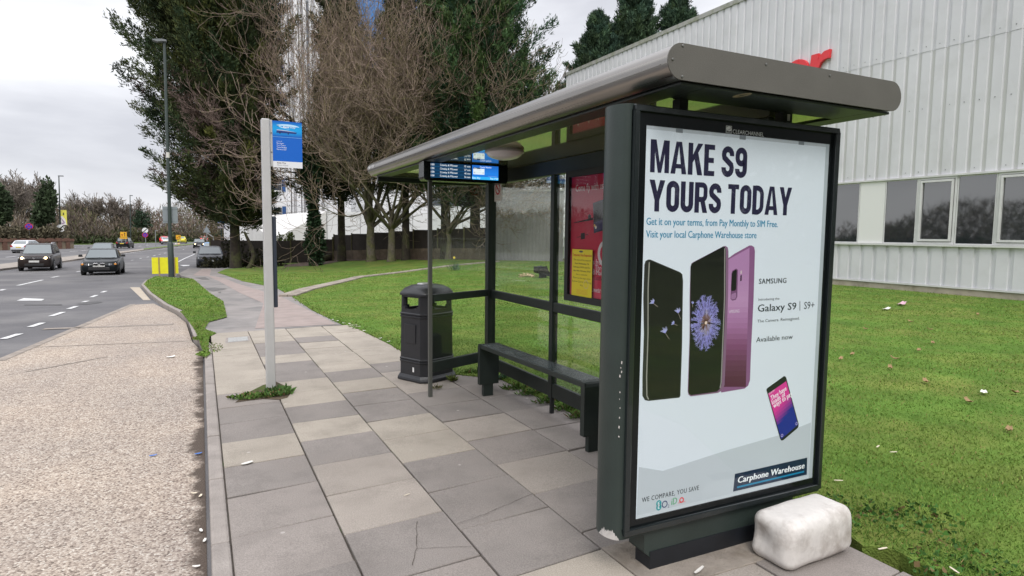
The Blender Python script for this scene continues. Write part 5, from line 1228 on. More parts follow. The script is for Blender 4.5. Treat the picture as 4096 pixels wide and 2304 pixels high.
def bare_tree(label, base, h, tr, fork, limbs, seed, spread=.6, upb=.10, levels=4, kids=4, bias=(0, 0, 0), col=(.11, .085, .07), col2=(.1, .095, .04), lean=(0, 0), name='bare_tree', group=None, nseg=5, lenf=.62, minr=.011, trunkmat=BARKL):
    rng = np.random.default_rng(seed); t_ = thing(name, label, 'tree', tuple(base), group); base = np.array(base, float); bias = np.array(bias, float)
    top = base+np.array([lean[0], lean[1], fork])
    MB().tube([tuple(base-np.array([0, 0, .2])), tuple(base+(top-base)*.12), tuple(base+(top-base)*.55+rng.normal(size=3)*.05), tuple(top)], [tr*1.5, tr*1.08, tr*.92, tr*.8], 10).build('trunk', trunkmat, t_, smooth=True)
    segs = []; lv = []
    def grow(p, d, ln, r, lvl):
        pts = p; n = nseg if lvl < 2 else max(3, nseg-1)
        for i in range(n):
            d = norm(d+rng.normal(size=3)*(.13+.03*lvl)+np.array([0, 0, upb*(1 if lvl < 3 else 1.6)])+bias*.25); q = pts+d*ln/n
            ra, rb = r*(1-.75*i/n), r*(1-.75*(i+1)/n); segs.append((pts, q, max(ra, minr), max(rb, minr*.8))); lv.append(lvl); pts = q
            if lvl < levels and (i >= 1 or lvl > 0):
                m = kids if i == n-1 else (1 if rng.random() < .85 else 2)
                if i == n-1: m = 2
                for _ in range(m):
                    ax = norm(np.cross(d, rng.normal(size=3))); ang = rng.uniform(.35, .95); dd = norm(d*math.cos(ang)+ax*math.sin(ang)); grow(pts, dd, ln*lenf*rng.uniform(.75, 1.15), max(rb*.62, minr), lvl+1)
    for i in range(limbs):
        az = 2*math.pi*(i+rng.uniform(-.3, .3))/limbs; sp = spread*rng.uniform(.35, 1.2); d = norm(np.array([math.cos(az)*math.sin(sp), math.sin(az)*math.sin(sp), math.cos(sp)])+bias)
        p = base+(top-base)*rng.uniform(.72, 1.0); grow(p, d, (h-fork)*.50*rng.uniform(.8, 1.15), tr*.55*rng.uniform(.7, 1.05), 0)
    lv = np.array(lv); lf = np.cumsum(lv <= 1); lfr = rng.uniform(.6, 1.35, lf.max()+2)[lf]; big = [s for s, l in zip(segs, lv) if l < 2]; small = [s for s, l in zip(segs, lv) if l >= 2]
    V, F = tubes(big, 6); npmesh('limbs', V, F, trunkmat, t_, smooth=True)
    V, F = tubes(small, 3); n = len(small); f = rng.uniform(.75, 1.25, (n, 1))*lfr[lv >= 2][:, None]; mixf = rng.random((n, 1))**2; c = (np.array(col)*(1-mixf)+np.array(col2)*mixf)*f
    npmesh('crown', V, F, TWIG, t_, np.repeat(c, 6, 0)); return t_
def clump_mesh(name, rng, c, r, n, size, col, parent=None, flat=1.0, mat=None, updir=.5):
    """a mass of small leaves filling an uneven blob of radius r=(rx,ry,rz) with its foot at c"""
    k = 9; cc = rng.normal(size=(k, 3))*.45; cr = rng.uniform(.35, .6, k); w = rng.integers(0, k, n)
    p = cc[w]+norm(rng.normal(size=(n, 3)))*(rng.random((n, 1))**.4)*cr[w][:, None]
    p[:, 2] = np.abs(p[:, 2]+.3)
    P = np.array(c)+p*np.array(r); D = norm(norm(p)*.6+rng.normal(size=p.shape)*.6+np.array([0, 0, updir])); L_ = size*rng.uniform(.5, 1.3, n)
    V, F = leaf_tris(P, D, L_, L_*.3, rng); f = rng.uniform(.6, 1.35, (n, 1))*rng.uniform(.75, 1.25, k)[w][:, None]
    return npmesh(name, V, F, mat or FOL, parent, np.repeat(np.array(col)*f, 4, 0))

# ---- big conifer on the left
b = GT(a2(90, 1392))
def prof1(t): return 3.2+2.6*math.sin(min(1, t*1.15+.05)*math.pi*.62)-1.0*max(0, t-.55)
def side1(az, t): return 1.0+.2*max(0, math.cos(az-math.pi))*(1 if t > .1 else .6)-.22*max(0, math.cos(az))
conifer('big dark conifer at the kerb, tallest and leftmost, branches sweeping over the lamp post', b, 19.5, prof1, .3, 21, nb=680, per=125, zc=2.7, size=.34, side=side1, col=(.026, .045, .02), col2=(.085, .09, .024), dead=.2, up=.5)
# shaggy scrub round its foot
sb = thing('scrub_bush', 'dark straggly scrub round the foot of the big left conifer', 'bush', tuple(b))
rng = np.random.default_rng(3); p = GT(z2(1560, 840)); clump_mesh('foliage', rng, (p.x, p.y+.3, p.z), (1.7, .9, 1.25), 2600, .2, (.035, .034, .016), sb)
p = GT(z2(1830, 860)); cb_ = thing('stump', 'short leaning bare trunk with a stubby foot right of the big conifer', 'tree stump', tuple(p))
q = [onY(z2(*s), p.y) for s in ((1740, 880), (1800, 780), (1830, 650), (1800, 540), (1740, 400), (1680, 270))]
MB().tube(q, [.16, .15, .14, .13, .1, .07], 8).build('trunk', BARK, cb_, smooth=True)
bb = thing('russet_bush', 'small russet and green bush by the parked cars at the roadside', 'bush', tuple(GT(z2(1250, 480))))
p = GT(z2(1250, 482)); clump_mesh('foliage', rng, (p.x, p.y, p.z), (2.3, 1.2, 2.0), 1500, .35, (.10, .075, .04), bb)

# ---- ivy clad leaning tree with long pinkish bare branches reaching left
b = GT(a2(757, 1372)); q = [onY(a2(*s), b.y) for s in ((757, 1372), (745, 1150), (735, 950), (715, 700), (690, 480), (640, 300), (560, 170))]
iv = thing('ivy_tree', 'leaning bare tree with an ivy wrapped trunk and pinkish branches reaching left', 'tree', tuple(b))
MB().tube([q[0]-Vector((0, 0, .2))]+q, [.34, .3, .25, .22, .2, .17, .14, .11], 10).build('trunk', BARK, iv, smooth=True)
rng = np.random.default_rng(17); n = 5200; s = rng.random(n)**.9*4.2; i = np.minimum(s.astype(int), 5); Q = np.array([tuple(v) for v in q]); P = Q[i]*(1-(s-i)[:, None])+Q[i+1]*(s-i)[:, None]
o = norm(rng.normal(size=(n, 3))*np.array([1, 1, .25])); rad = np.where(s < .5, .36, .42+.16*np.sin(s*2.2))*rng.uniform(.55, 1.25, n)
V, F = leaf_tris(P+o*rad[:, None], norm(o+rng.normal(size=(n, 3))*.6-np.array([0, 0, .3])), rng.uniform(.12, .24, n), rng.uniform(.05, .09, n), rng)
npmesh('ivy', V, F, FOL, iv, np.repeat(np.array((.022, .046, .02))*rng.uniform(.5, 1.7, (n, 1)), 4, 0))
side_b = [onY(a2(*s), b.y) for s in ((715, 720), (640, 640), (590, 560))]
MB().tube(side_b, [.14, .1, .05], 8).build('ivy_stub', BARK, iv, smooth=True); clump_mesh('ivy', rng, tuple(side_b[1]-Vector((0, 0, .5))), (.75, .5, 1.3), 900, .2, (.022, .044, .02), iv)
segs, lv = [], []
def grow_iv(p, d, ln, r, lvl, bias):
    n = 6 if lvl == 0 else 4
    for i in range(n):
        d = norm(d+rng.normal(size=3)*.12+bias*(.22 if lvl < 2 else .1)+np.array([0, 0, .02 if lvl < 2 else .1])); q_ = p+d*ln/n; segs.append((p, q_, max(.009, r*(1-.8*i/n)), max(.008, r*(1-.8*(i+1)/n)))); lv.append(lvl); p = q_
        if lvl < 4 and (i > 0 or lvl > 1):
            for _ in range(2 if i == n-1 else 1):
                ax = norm(np.cross(d, rng.normal(size=3))); a_ = rng.uniform(.3, .8); grow_iv(p, norm(d*math.cos(a_)+ax*math.sin(a_)), ln*.52*rng.uniform(.7, 1.15), max(.011, r*.5), lvl+1, bias)
for s_, d_, l_ in ((2.9, (-.9, -.1, .25), 2.8), (3.4, (-1, -.2, .1), 3.6), (3.8, (-1, .1, .0), 4.2), (4.1, (-1, -.3, .3), 4.4), (4.4, (-.8, -.3, .5), 4), (4.7, (-1, .2, .0), 4.4), (5.0, (-.9, 0, .2), 4.6), (5.3, (-.6, -.2, .75), 4.2), (5.6, (-1, -.1, .3), 4.6), (5.95, (-.7, .1, .6), 4.5), (5.95, (-.95, -.1, .1), 4.2), (5.2, (-.3, -.3, .8), 2.6), (3.2, (-.9, -.5, -.05), 4.2), (3.6, (-.8, -.6, .1), 4.6), (4.3, (-.9, -.5, .05), 4.8), (4.9, (-.9, -.4, -.05), 4.6), (5.5, (-1, .2, .1), 4.4)):
    i_ = int(min(s_, 5.9)); f = s_-i_; grow_iv(Q[i_]*(1-f)+Q[i_+1]*f, norm(np.array(d_, float)), l_, .065, 0, np.array([-.35 if d_[0] < 0 else .2, -.05, -.05]))
lv = np.array(lv); V, F = tubes([s for s, l in zip(segs, lv) if l < 2], 5); npmesh('limbs', V, F, BARK, iv)
sm = [s for s, l in zip(segs, lv) if l >= 2]; V, F = tubes(sm, 3); npmesh('crown', V, F, TWIG, iv, np.repeat(np.array((.24, .175, .155))*rng.uniform(.6, 1.3, (len(sm), 1)), 6, 0))

# ---- the belt of trees along the fence
conifer('dark narrow conifer behind the bare trees, just right of the ivy tree', GT(a2(968, 1337)), 18.5, lambda t: 3.3*(1-t*.5), .27, 31, nb=420, per=76, zc=4.2, size=.34, col=(.02, .034, .016), col2=(.05, .052, .016), up=.5, dead=.3)
bare_tree('broad mossy bare tree in front of the fence, second trunk from the ivy tree', GT(a2(1212, 1337)), 17.0, .30, 2.8, 12, 41, spread=.85, bias=(.05, -.04, 0), col=(.25, .19, .155), col2=(.19, .165, .08), kids=4, upb=.10, lenf=.64, minr=.0105)
bare_tree('bare pinkish brown tree with a smooth pale trunk and flared foot before the fence', GT(a2(1378, 1337)), 16.0, .25, 2.6, 11, 42, spread=1.05, bias=(.14, -.05, 0), col=(.29, .215, .185), col2=(.2, .17, .085), upb=.09, lenf=.66, minr=.0105)
conifer('conifer on a thin dark trunk right behind the pale bare trunk', GT(a2(1498, 1327)), 17.5, lambda t: 3.0*(1-t*.45), .25, 33, nb=360, per=70, zc=4.4, size=.34, col=(.022, .04, .018), col2=(.055, .06, .018), up=.5, dead=.2)
bare_tree('forked mossy bare tree seen through the shelter end glass', GT(t3(405, 905)), 13.5, .22, 2.1, 9, 44, spread=1.1, bias=(.18, -.06, .0), col=(.24, .18, .15), col2=(.18, .16, .075), upb=.07, lenf=.66, minr=.0105)
conifer('dark thin conifer trunk seen just left of the forked tree through the glass', GT(t3(365, 905)), 16.5, lambda t: 2.9*(1-t*.45), .22, 35, nb=330, per=66, zc=4.6, size=.34, col=(.022, .045, .02), col2=(.055, .06, .018), up=.5)
conifer('big bushy green conifer at the right end of the tree belt', GT(t3(620, 905)), 17.2, lambda t: 4.3*math.sin(math.pi*(.32+.60*t))+.4, .32, 36, nb=620, per=90, zc=3.2, size=.34, col=(.02, .052, .024), col2=(.055, .09, .025), up=.6, side=lambda az, t: 1+.2*math.cos(az))
# conifers rising behind the warehouse
for x, y, h, r, sd, lb in ((30.2, 45.5, 20.0, 3.3, 51, 'blue green conifer behind the warehouse roof, leftmost of the three'), (33.2, 44.5, 23.2, 3.6, 52, 'tallest blue green conifer behind the warehouse roof with a forked top'), (36.2, 42.5, 21.6, 3.8, 53, 'ragged conifer behind the warehouse roof, rightmost of the three')):
    conifer(lb, (x, y, 0), h, lambda t, r=r: 1.35*r*(1.12-t**1.5), .3, sd, nb=420, per=110, zc=4, size=.42, col=(.03, .06, .04), col2=(.05, .08, .03), up=.75, group='conifers behind the warehouse')
lg = thing('fallen_log', 'cut log lying in the leaf litter right of the ivy tree', 'log', tuple(GT(a2(850, 1310))))
p = GT(a2(760, 1345)); q0, q1 = onY(a2(790, 1325), p.y), onY(a2(895, 1285), p.y)
MB().tube([q0, (q0+q1)/2, q1], [.22, .24, .25], 10).build('log_body', BARK, lg, smooth=30); MB().tube([q1, q1+(q1-q0).normalized()*.02], .23, 10).build('cut_end', M('cut_wood', (.25, .19, .12), rough=.8), lg)
hb = thing('hedge', 'bright green clipped bush behind the low timber fence', 'hedge', tuple(onY(a2(500, 1140), 60)))
q0, q1 = onY(a2(415, 1130), 60), onY(a2(600, 1130), 60); rng = np.random.default_rng(8); clump_mesh('foliage', rng, ((q0.x+q1.x)/2, 60, Tf(4, 60)), ((q1.x-q0.x)*.55, .8, (q0.z-Tf(4, 60))*.95), 2600, .22, (.075, .1, .025), hb)

# ---- far side: woodland mass, ivy trees, bare trees
Wp = [Vector((-62, -30)), Vector((-58, 30)), Vector((-52, 70))]+[Vector(p) for p in farE]+[Vector((45, 245))]
seg = []; acc = [0]
for a_, b_ in zip(Wp[:-1], Wp[1:]): acc.append(acc[-1]+(b_-a_).length)
def along(s, off):
    s = np.asarray(s); i = np.clip(np.searchsorted(acc, s)-1, 0, len(Wp)-2); A_ = np.array([tuple(v) for v in Wp]); ac = np.array(acc)
    t = (s-ac[i])/(ac[i+1]-ac[i]); d = A_[i+1]-A_[i]; d = d/np.linalg.norm(d, axis=1, keepdims=True); n_ = np.stack([-d[:, 1], d[:, 0]], 1)
    return A_[i]+(A_[i+1]-A_[i])*t[:, None]+n_*off[:, None]
rng = np.random.default_rng(77); n = 95000; s = rng.random(n)*acc[-1]; off = 4+rng.random(n)*18
P2 = along(s, off); zz = rng.random(n)**1.15; hmax = (6.6+1.3*np.sin(s*.11)+1.1*np.sin(s*.37+1)+3.2*np.clip((s-acc[7])/40, 0, 1)+2.2*np.clip((acc[2]-s)/20, 0, 1))*(.55+.45*np.clip(off/12, 0, 1))
base = np.stack([P2[:, 0], P2[:, 1], T(P2[:, 0], P2[:, 1])+zz*hmax*.85], 1); D = norm(rng.normal(size=(n, 3))*np.array([.45, .45, .2])+np.array([0, 0, 1.])); L_ = rng.uniform(.5, 1.7, n)
V, F = leaf_tris(base, D, L_, rng.uniform(.04, .11, n), rng)
pal = np.array([(.13, .105, .085), (.15, .12, .085), (.105, .085, .075), (.115, .115, .06), (.16, .115, .095)]); ck = (np.sin(s*.21)+np.sin(s*.083+2)+rng.normal(size=n)*.8); c = 1.12*pal[np.clip(((ck+2.4)/4.8*5).astype(int), 0, 4)]*rng.uniform(.8, 1.18, (n, 1))
o = npmesh('woodland', V, F, TWIG, None, np.repeat(c, 4, 0)); tag(o, 'long brown mass of leafless scrub and trees across the dual carriageway', 'woodland', kind='stuff')
n = 26000; s = rng.random(n)*acc[-1]; off = 3+rng.random(n)*7; P2 = along(s, off); hh = 1.6+.9*np.sin(s*.16)+.7*np.sin(s*.41); base = np.stack([P2[:, 0], P2[:, 1], T(P2[:, 0], P2[:, 1])+rng.random(n)*np.maximum(.5, hh)], 1)
D = norm(rng.normal(size=(n, 3))+np.array([0, 0, .6])); L_ = rng.uniform(.35, .9, n); V, F = leaf_tris(base, D, L_, L_*.3, rng); c = np.array((.04, .055, .022))*rng.uniform(.5, 1.4, (n, 1))+np.array((.03, .02, .008))*np.clip(np.sin(s*.13), 0, 1)[:, None]
o = npmesh('undergrowth', V, F, FOL, None, np.repeat(c, 4, 0)); tag(o, 'dark evergreen undergrowth along the front of the far woodland', 'undergrowth', kind='stuff')
def farpt(px, py, Y): p = onY((px, py), Y); return p
for px, topy, Y, sd, lb in ((300, 785, 172, 61, 'wide bare tree above the far woodland, left of the lamp'), (352, 770, 170, 62, 'fan shaped bare tree above the far woodland, second from left'), (455, 772, 168, 63, 'tallest fan shaped bare tree above the far woodland'), (505, 790, 176, 64, 'bare tree above the woodland by the thin far lamp'), (60, 700, 150, 65, 'tall pale bare tree at far left behind the brick wall'), (120, 690, 156, 66, 'tall bare tree rising behind the ivy covered tree at far left'), (8, 690, 140, 67, 'bare tree at the left edge of the photo')):
    p = farpt(px, topy, Y); z = Tf(p.x, Y); bare_tree(lb, (p.x, Y, z), p.z-z, .22, (p.z-z)*.3, 7, sd, spread=.75, levels=3, minr=.05, col=(.2, .17, .15), col2=(.16, .14, .11), group='bare trees across the road')
def ivy_clad(label, px0, px1, topy, Y, sd, r0=1.5):
    pl_, pr_ = farpt(px0, topy, Y), farpt(px1, topy, Y); x = (pl_.x+pr_.x)/2; w_ = (pr_.x-pl_.x)/2; z = Tf(x, Y); h = pl_.z-z
    t_ = thing('ivy_clad_tree', label, 'tree', (x, Y, z)); rg = np.random.default_rng(sd)
    MB().tube([(x-w_*.2, Y, z-.2), (x, Y, z+h*.5), (x+w_*.3, Y, z+h*.85)], [.35, .28, .12], 8).build('trunk', BARK, t_)
    clump_mesh('crown', rg, (x+w_*.15, Y, z+h*.38), (w_*1.0, w_*.9, h*.50), 3600, .55, (.05, .075, .036), t_); clump_mesh('ivy', rg, (x-w_*.1, Y, z), (w_*.55, w_*.5, h*.45), 1600, .5, (.045, .065, .034), t_)
ivy_clad('ivy smothered dark tree across the road left of the yellow banner', 105, 222, 728, 118, 71); ivy_clad('dark evergreen tree at the very left edge across the road', -90, 38, 700, 112, 72)
p = farpt(565, 828, 160); t_ = thing('small_conifer', 'small dark conifer poking above the far woodland', 'tree', (p.x, 160, Tf(p.x, 160))); rng = np.random.default_rng(5); clump_mesh('crown', rng, (p.x, 160, p.z-4.5), (1.6, 1.4, 4.2), 900, .5, (.03, .055, .03), t_); MB().tube([(p.x, 160, Tf(p.x, 160)-.2), (p.x, 160, p.z-1.5)], [.2, .08], 6).build('trunk', BARK, t_)

# ---- trees behind the photographer, across the lay-by and lawn, seen only as reflections
rng = np.random.default_rng(78); n = 26000; x = rng.uniform(-60, 60, n); y = -22-rng.random(n)*8-.006*x*x*0; hm = 11+2.5*np.sin(x*.23)+1.6*np.sin(x*.61+1); base = np.stack([x, y, rng.random(n)**1.1*hm], 1)
D = norm(rng.normal(size=(n, 3))*np.array([.7, .7, .5])+np.array([0, 0, .6])); L_ = rng.uniform(.6, 1.6, n); V, F = leaf_tris(base, D, L_, L_*.16, rng)
o = npmesh('tree_belt', V, F, FOL, None, np.repeat(np.array((.04, .05, .025))*rng.uniform(.5, 1.4, (n, 1)), 4, 0)); tag(o, 'dark belt of trees standing behind the photographer', 'trees', kind='stuff')
# ---- grass
def inpoly(P, poly):
    x, y = P[:, 0], P[:, 1]; ins = np.zeros(len(P), bool); n = len(poly)
    for i in range(n):
        (xa, ya), (xb, yb) = poly[i], poly[(i+1) % n]
        if ya == yb: continue
        ins ^= ((ya > y) != (yb > y)) & (x < (xb-xa)*(y-ya)/(yb-ya)+xa)
    return ins
def blades(name, poly, n, rmin, rmax, a0, a1, hgt, label, cat, off=.012, seed=1, c0=(.095, .2, .028), c1=(.19, .26, .055), wk=.62):
    rng = np.random.default_rng(seed); r = np.exp(rng.uniform(math.log(rmin), math.log(rmax), n)); a = rng.uniform(a0, a1, n)
    P = np.stack([r*np.sin(a), r*np.cos(a)], 1); k = inpoly(P, poly); P, r = P[k], r[k]; n = len(P)
    cl = np.sin(P[:, 0]*1.7+np.sin(P[:, 1]*1.3)*1.5)+np.sin(P[:, 1]*2.3+P[:, 0]*.6)+.6*np.sin(P[:, 0]*5.1+P[:, 1]*4.3)
    z = T(P[:, 0], P[:, 1])+off-.004; B = np.stack([P[:, 0], P[:, 1], z], 1); h = hgt*rng.uniform(.45, 1.25, n)*(1+.12*cl)*(1+r*.015)
    D = norm(rng.normal(size=(n, 3))*np.array([.75, .75, .1])+np.array([0, 0, 1.])); w_ = (.0016+.00105*r)*wk*rng.uniform(.7, 1.3, n); s_ = norm(np.cross(D, rng.normal(size=(n, 3))))
    V = np.stack([B-s_*w_[:, None], B+s_*w_[:, None], B+D*h[:, None]], 1).reshape(-1, 3); F = np.arange(3*n).reshape(-1, 3)
    m = np.clip(.4+.16*cl[:, None]+rng.normal(size=(n, 1))*.22, 0, 1); c = (np.array(c0)*(1-m)+np.array(c1)*m)*rng.uniform(.75, 1.2, (n, 1))
    dry = rng.random(n) < .035; c[dry] = np.array((.26, .2, .08))
    o = npmesh(name, V, F, GRASSM, None, np.repeat(c, 3, 0)); tag(o, label, cat, kind='stuff'); return o
GRASSM = M('grass_blades', rough=.7, attr=True, spec=.2)
fan = (math.radians(-14), math.radians(68))
blades('lawn_grass', LAWN, 480000, 2.3, 34, *fan, .022, 'short bright green mown grass covering the lawn', 'grass', seed=4)
blades('verge_grass', VERGE, 60000, 9, 42, math.radians(-8), math.radians(6), .03, 'short green grass on the roadside verge', 'grass', off=.02, seed=5)
EDGE = [(3.50, .4), (3.38, .55), (3.08, 1.55), (2.92, 2.6), (2.86, 3.4), (2.83, 4.4), (2.80, 6.0), (2.38, 6.4), (2.29, 7.7), (2.29, 8.44), (2.2, 9.83), (2.07, 11.0), (2.01, 13.7), (2.11, 17.4), (2.17, 22), (2.4, 22), (2.35, 17.4), (2.25, 13.7), (2.35, 11), (2.47, 9.8), (2.5, 8.4), (2.52, 7.7), (2.6, 6.6), (3.02, 6.15), (3.05, 4.4), (3.1, 2.8), (3.3, 1.8), (3.62, .8), (3.7, .4)]
blades('edge_grass', EDGE, 130000, 1.9, 22, *fan, .05, 'ragged longer grass along the edge of the lawn', 'grass', seed=9, c0=(.08, .16, .025), c1=(.17, .22, .05))
def tuft(name, label, cat, c, n, rad, h, col, seed, group=None, spread=.9, broad=.25):
    rng = np.random.default_rng(seed); t_ = thing(name, label, cat, tuple(c), group); ra_ = rng.random(n)**.6; th_ = rng.uniform(0, 6.283, n); P = np.array(c)+np.stack([ra_*np.cos(th_)*rad[0], ra_*np.sin(th_)*rad[1], rng.random(n)*.004], 1)*.8; D = norm(rng.normal(size=(n, 3))*np.array([spread, spread, .2])+np.array([0, 0, .8])); L_ = h*rng.uniform(.4, 1.2, n)
    V, F = leaf_tris(P, D, L_, L_*broad*rng.uniform(.5, 1.2, n), rng); c_ = np.array(col)*rng.uniform(.55, 1.5, (n, 1)); dry = rng.random(n) < .12; c_[dry] = (.16, .11, .05)
    npmesh('leaves', V, F, FOL, t_, np.repeat(c_, 4, 0)); return t_
soil = MB(); P = [onZ(c6(*p), .0045) for p in ((300, 880), (420, 790), (540, 730), (650, 700), (740, 740), (780, 800), (750, 838), (680, 855), (540, 848), (420, 862))]
soil.poly(P); struct('planting_gap', soil.build('planting_gap', EARTH, recalc=False))
tuft('weed_clump', 'leafy green weed clump spreading round the foot of the bus stop pole', 'weeds', onZ(c6(510, 825), .006), 520, (.34, .13, 0), .045, (.07, .13, .025), 81)
tuft('weed_clump', 'dense weed tuft right against the back of the bus stop pole', 'weeds', onZ(c6(670, 800), .006), 420, (.15, .17, 0), .065, (.06, .12, .03), 82)
tuft('weed_clump', 'spiky weed at the foot of the litter bin base', 'weeds', onZ(c4(405, 820), .002), 90, (.04, .04, 0), .09, (.1, .13, .03), 83, broad=.1)
tuft('weed_clump', 'thin dry weed beside the foot of the shelter front post', 'weeds', onZ(c4(285, 880), .002), 50, (.05, .03, 0), .06, (.12, .12, .05), 84, broad=.1)
for i, (x, y, lb) in enumerate(((580, 755, 'grass tuft in the paving joint left of the bench back leg'), (770, 800, 'blue green weeds beside the far bench leg'), (900, 880, 'ragged grass clump under the shelter lower rail, left end'), (1000, 920, 'ragged grass clump under the middle of the lower rail'), (1130, 985, 'grass tuft by the thin rear post foot'), (1290, 1035, 'ragged grass clump right of the rear post'), (1400, 1095, 'grass tuft by the near boxed bench leg'))):
    tuft('grass_tuft', lb, 'grass tuft', onZ(c4(x, y), .004), 150, (.17, .08, 0), .07, (.07, .13, .025) if i != 1 else (.05, .12, .06), 90+i, broad=.12)
for i, (x, y, lb) in enumerate(((960, 255, 'yellow green weeds spilling over the kerb below the verge tip'), (955, 310, 'bright weed patch over the kerb, nearest to the drain cover'), (980, 385, 'small weed patch in the gutter below the bright patch'))):
    tuft('kerb_weeds', lb, 'weeds', GT(c5(x, y))+Vector((0, 0, .012)), 300, (.09, .2, 0), .03, (.12, .2, .035), 110+i, broad=.5, spread=1.3)
tuft('kerb_weeds', 'mossy weeds on the footway beyond the kerb end', 'weeds', GT(c5(1035, 350)), 160, (.12, .5, 0), .03, (.1, .14, .03), 115)
blades('fringe_grass', FRINGE, 60000, 8.5, 19, math.radians(-5), math.radians(4), .02, 'ragged grass and weeds spilling from the verge over the kerb', 'grass', off=.012, seed=6)
for i, (x, y, lb) in enumerate(((95, 1140, 'low clover patch beside the white block'), (640, 1390, 'clover patch at the lawn corner beside the dark slab'), (420, 1180, 'broad leaved weed patch in the lawn behind the white block'))):
    tuft('clover_patch', lb, 'clover', GT(l8(x+130, y)), 420, (.35, .25, 0), .035, (.05, .13, .025), 120+i, broad=.4)
# single daffodil by the edging
d0 = GT(t3(455, 1000)); df = thing('daffodil', 'single yellow daffodil clump in the lawn by the stone edging', 'flower', tuple(d0)); rng = np.random.default_rng(6)
n = 40; P = np.array(d0)+rng.normal(size=(n, 3))*np.array([.12, .1, 0]); D = norm(rng.normal(size=(n, 3))*np.array([.4, .4, 0])+np.array([0, 0, 1.])); V, F = leaf_tris(P, D, rng.uniform(.25, .5, n), np.full(n, .018), rng); npmesh('leaves', V, F, FOL, df, np.repeat(np.array((.05, .11, .05))*rng.uniform(.7, 1.3, (n, 1)), 4, 0))
top = onY(t3(447, 892), d0.y); MB().tube([tuple(d0), tuple(top)], .008, 6).build('stem', FOL if False else M('stem_green', (.06, .13, .03)), df); MB().lathe(top-Vector((0, .02, 0)), [(.01, .03), (.06, .0), (.03, -.02), (.035, -.06)], 8, 'y').build('bloom', M('daffodil_yellow', (.8, .62, .08), rough=.6), df)
# ================================================================ vehicles
TYRE = M('tyre_rubber', (.012, .012, .012), rough=.85); RIM = M('alloy', (.32, .33, .34), rough=.35, metal=.8); CGL = M('car_glass', (.15, .175, .185), rough=.05, spec=.8); CBL = M('car_trim', (.012, .012, .013), rough=.5)
CHR = M('chrome', (.6, .6, .62), rough=.15, metal=1); HL = M('headlamp', (.45, .47, .5), rough=.1, coat=1); HLON = M('lit_headlamp', (1, .74, .38), emit=5.0); TLR = M('tail_lamp', (.35, .01, .012), rough=.2, coat=1); TLON = M('lit_tail_lamp', (.9, .03, .03), emit=1.8); INDO = M('indicator', (.75, .3, .05), rough=.3)
PLW = M('plate_white', (.62, .62, .6), rough=.5); PLY = M('plate_yellow', (.68, .5, .06), rough=.5)
def paint(name, col, metal=.3): return M(name, col, rough=.3, metal=metal, coat=.12, spec=.2)
KINDS = { # length, width, roof height, hood height, belt height, cowl y, roof front y, roof rear y, rear base y, ground clearance, wheel radius
    'suv': (4.43, 1.81, 1.70, 1.03, 1.06, 1.15, 1.85, 3.75, 4.3, .22, .36), 'saloon': (4.47, 1.74, 1.42, .80, .92, 1.28, 2.02, 3.1, 3.85, .17, .32),
    'hatch': (4.35, 1.80, 1.50, .88, .98, 1.08, 1.85, 3.35, 4.15, .17, .32), 'estate': (4.7, 1.83, 1.47, .86, .95, 1.25, 2.0, 4.0, 4.55, .17, .33), 'mpv': (4.4, 1.76, 1.62, .95, 1.0, .95, 1.75, 3.85, 4.25, .18, .33)}
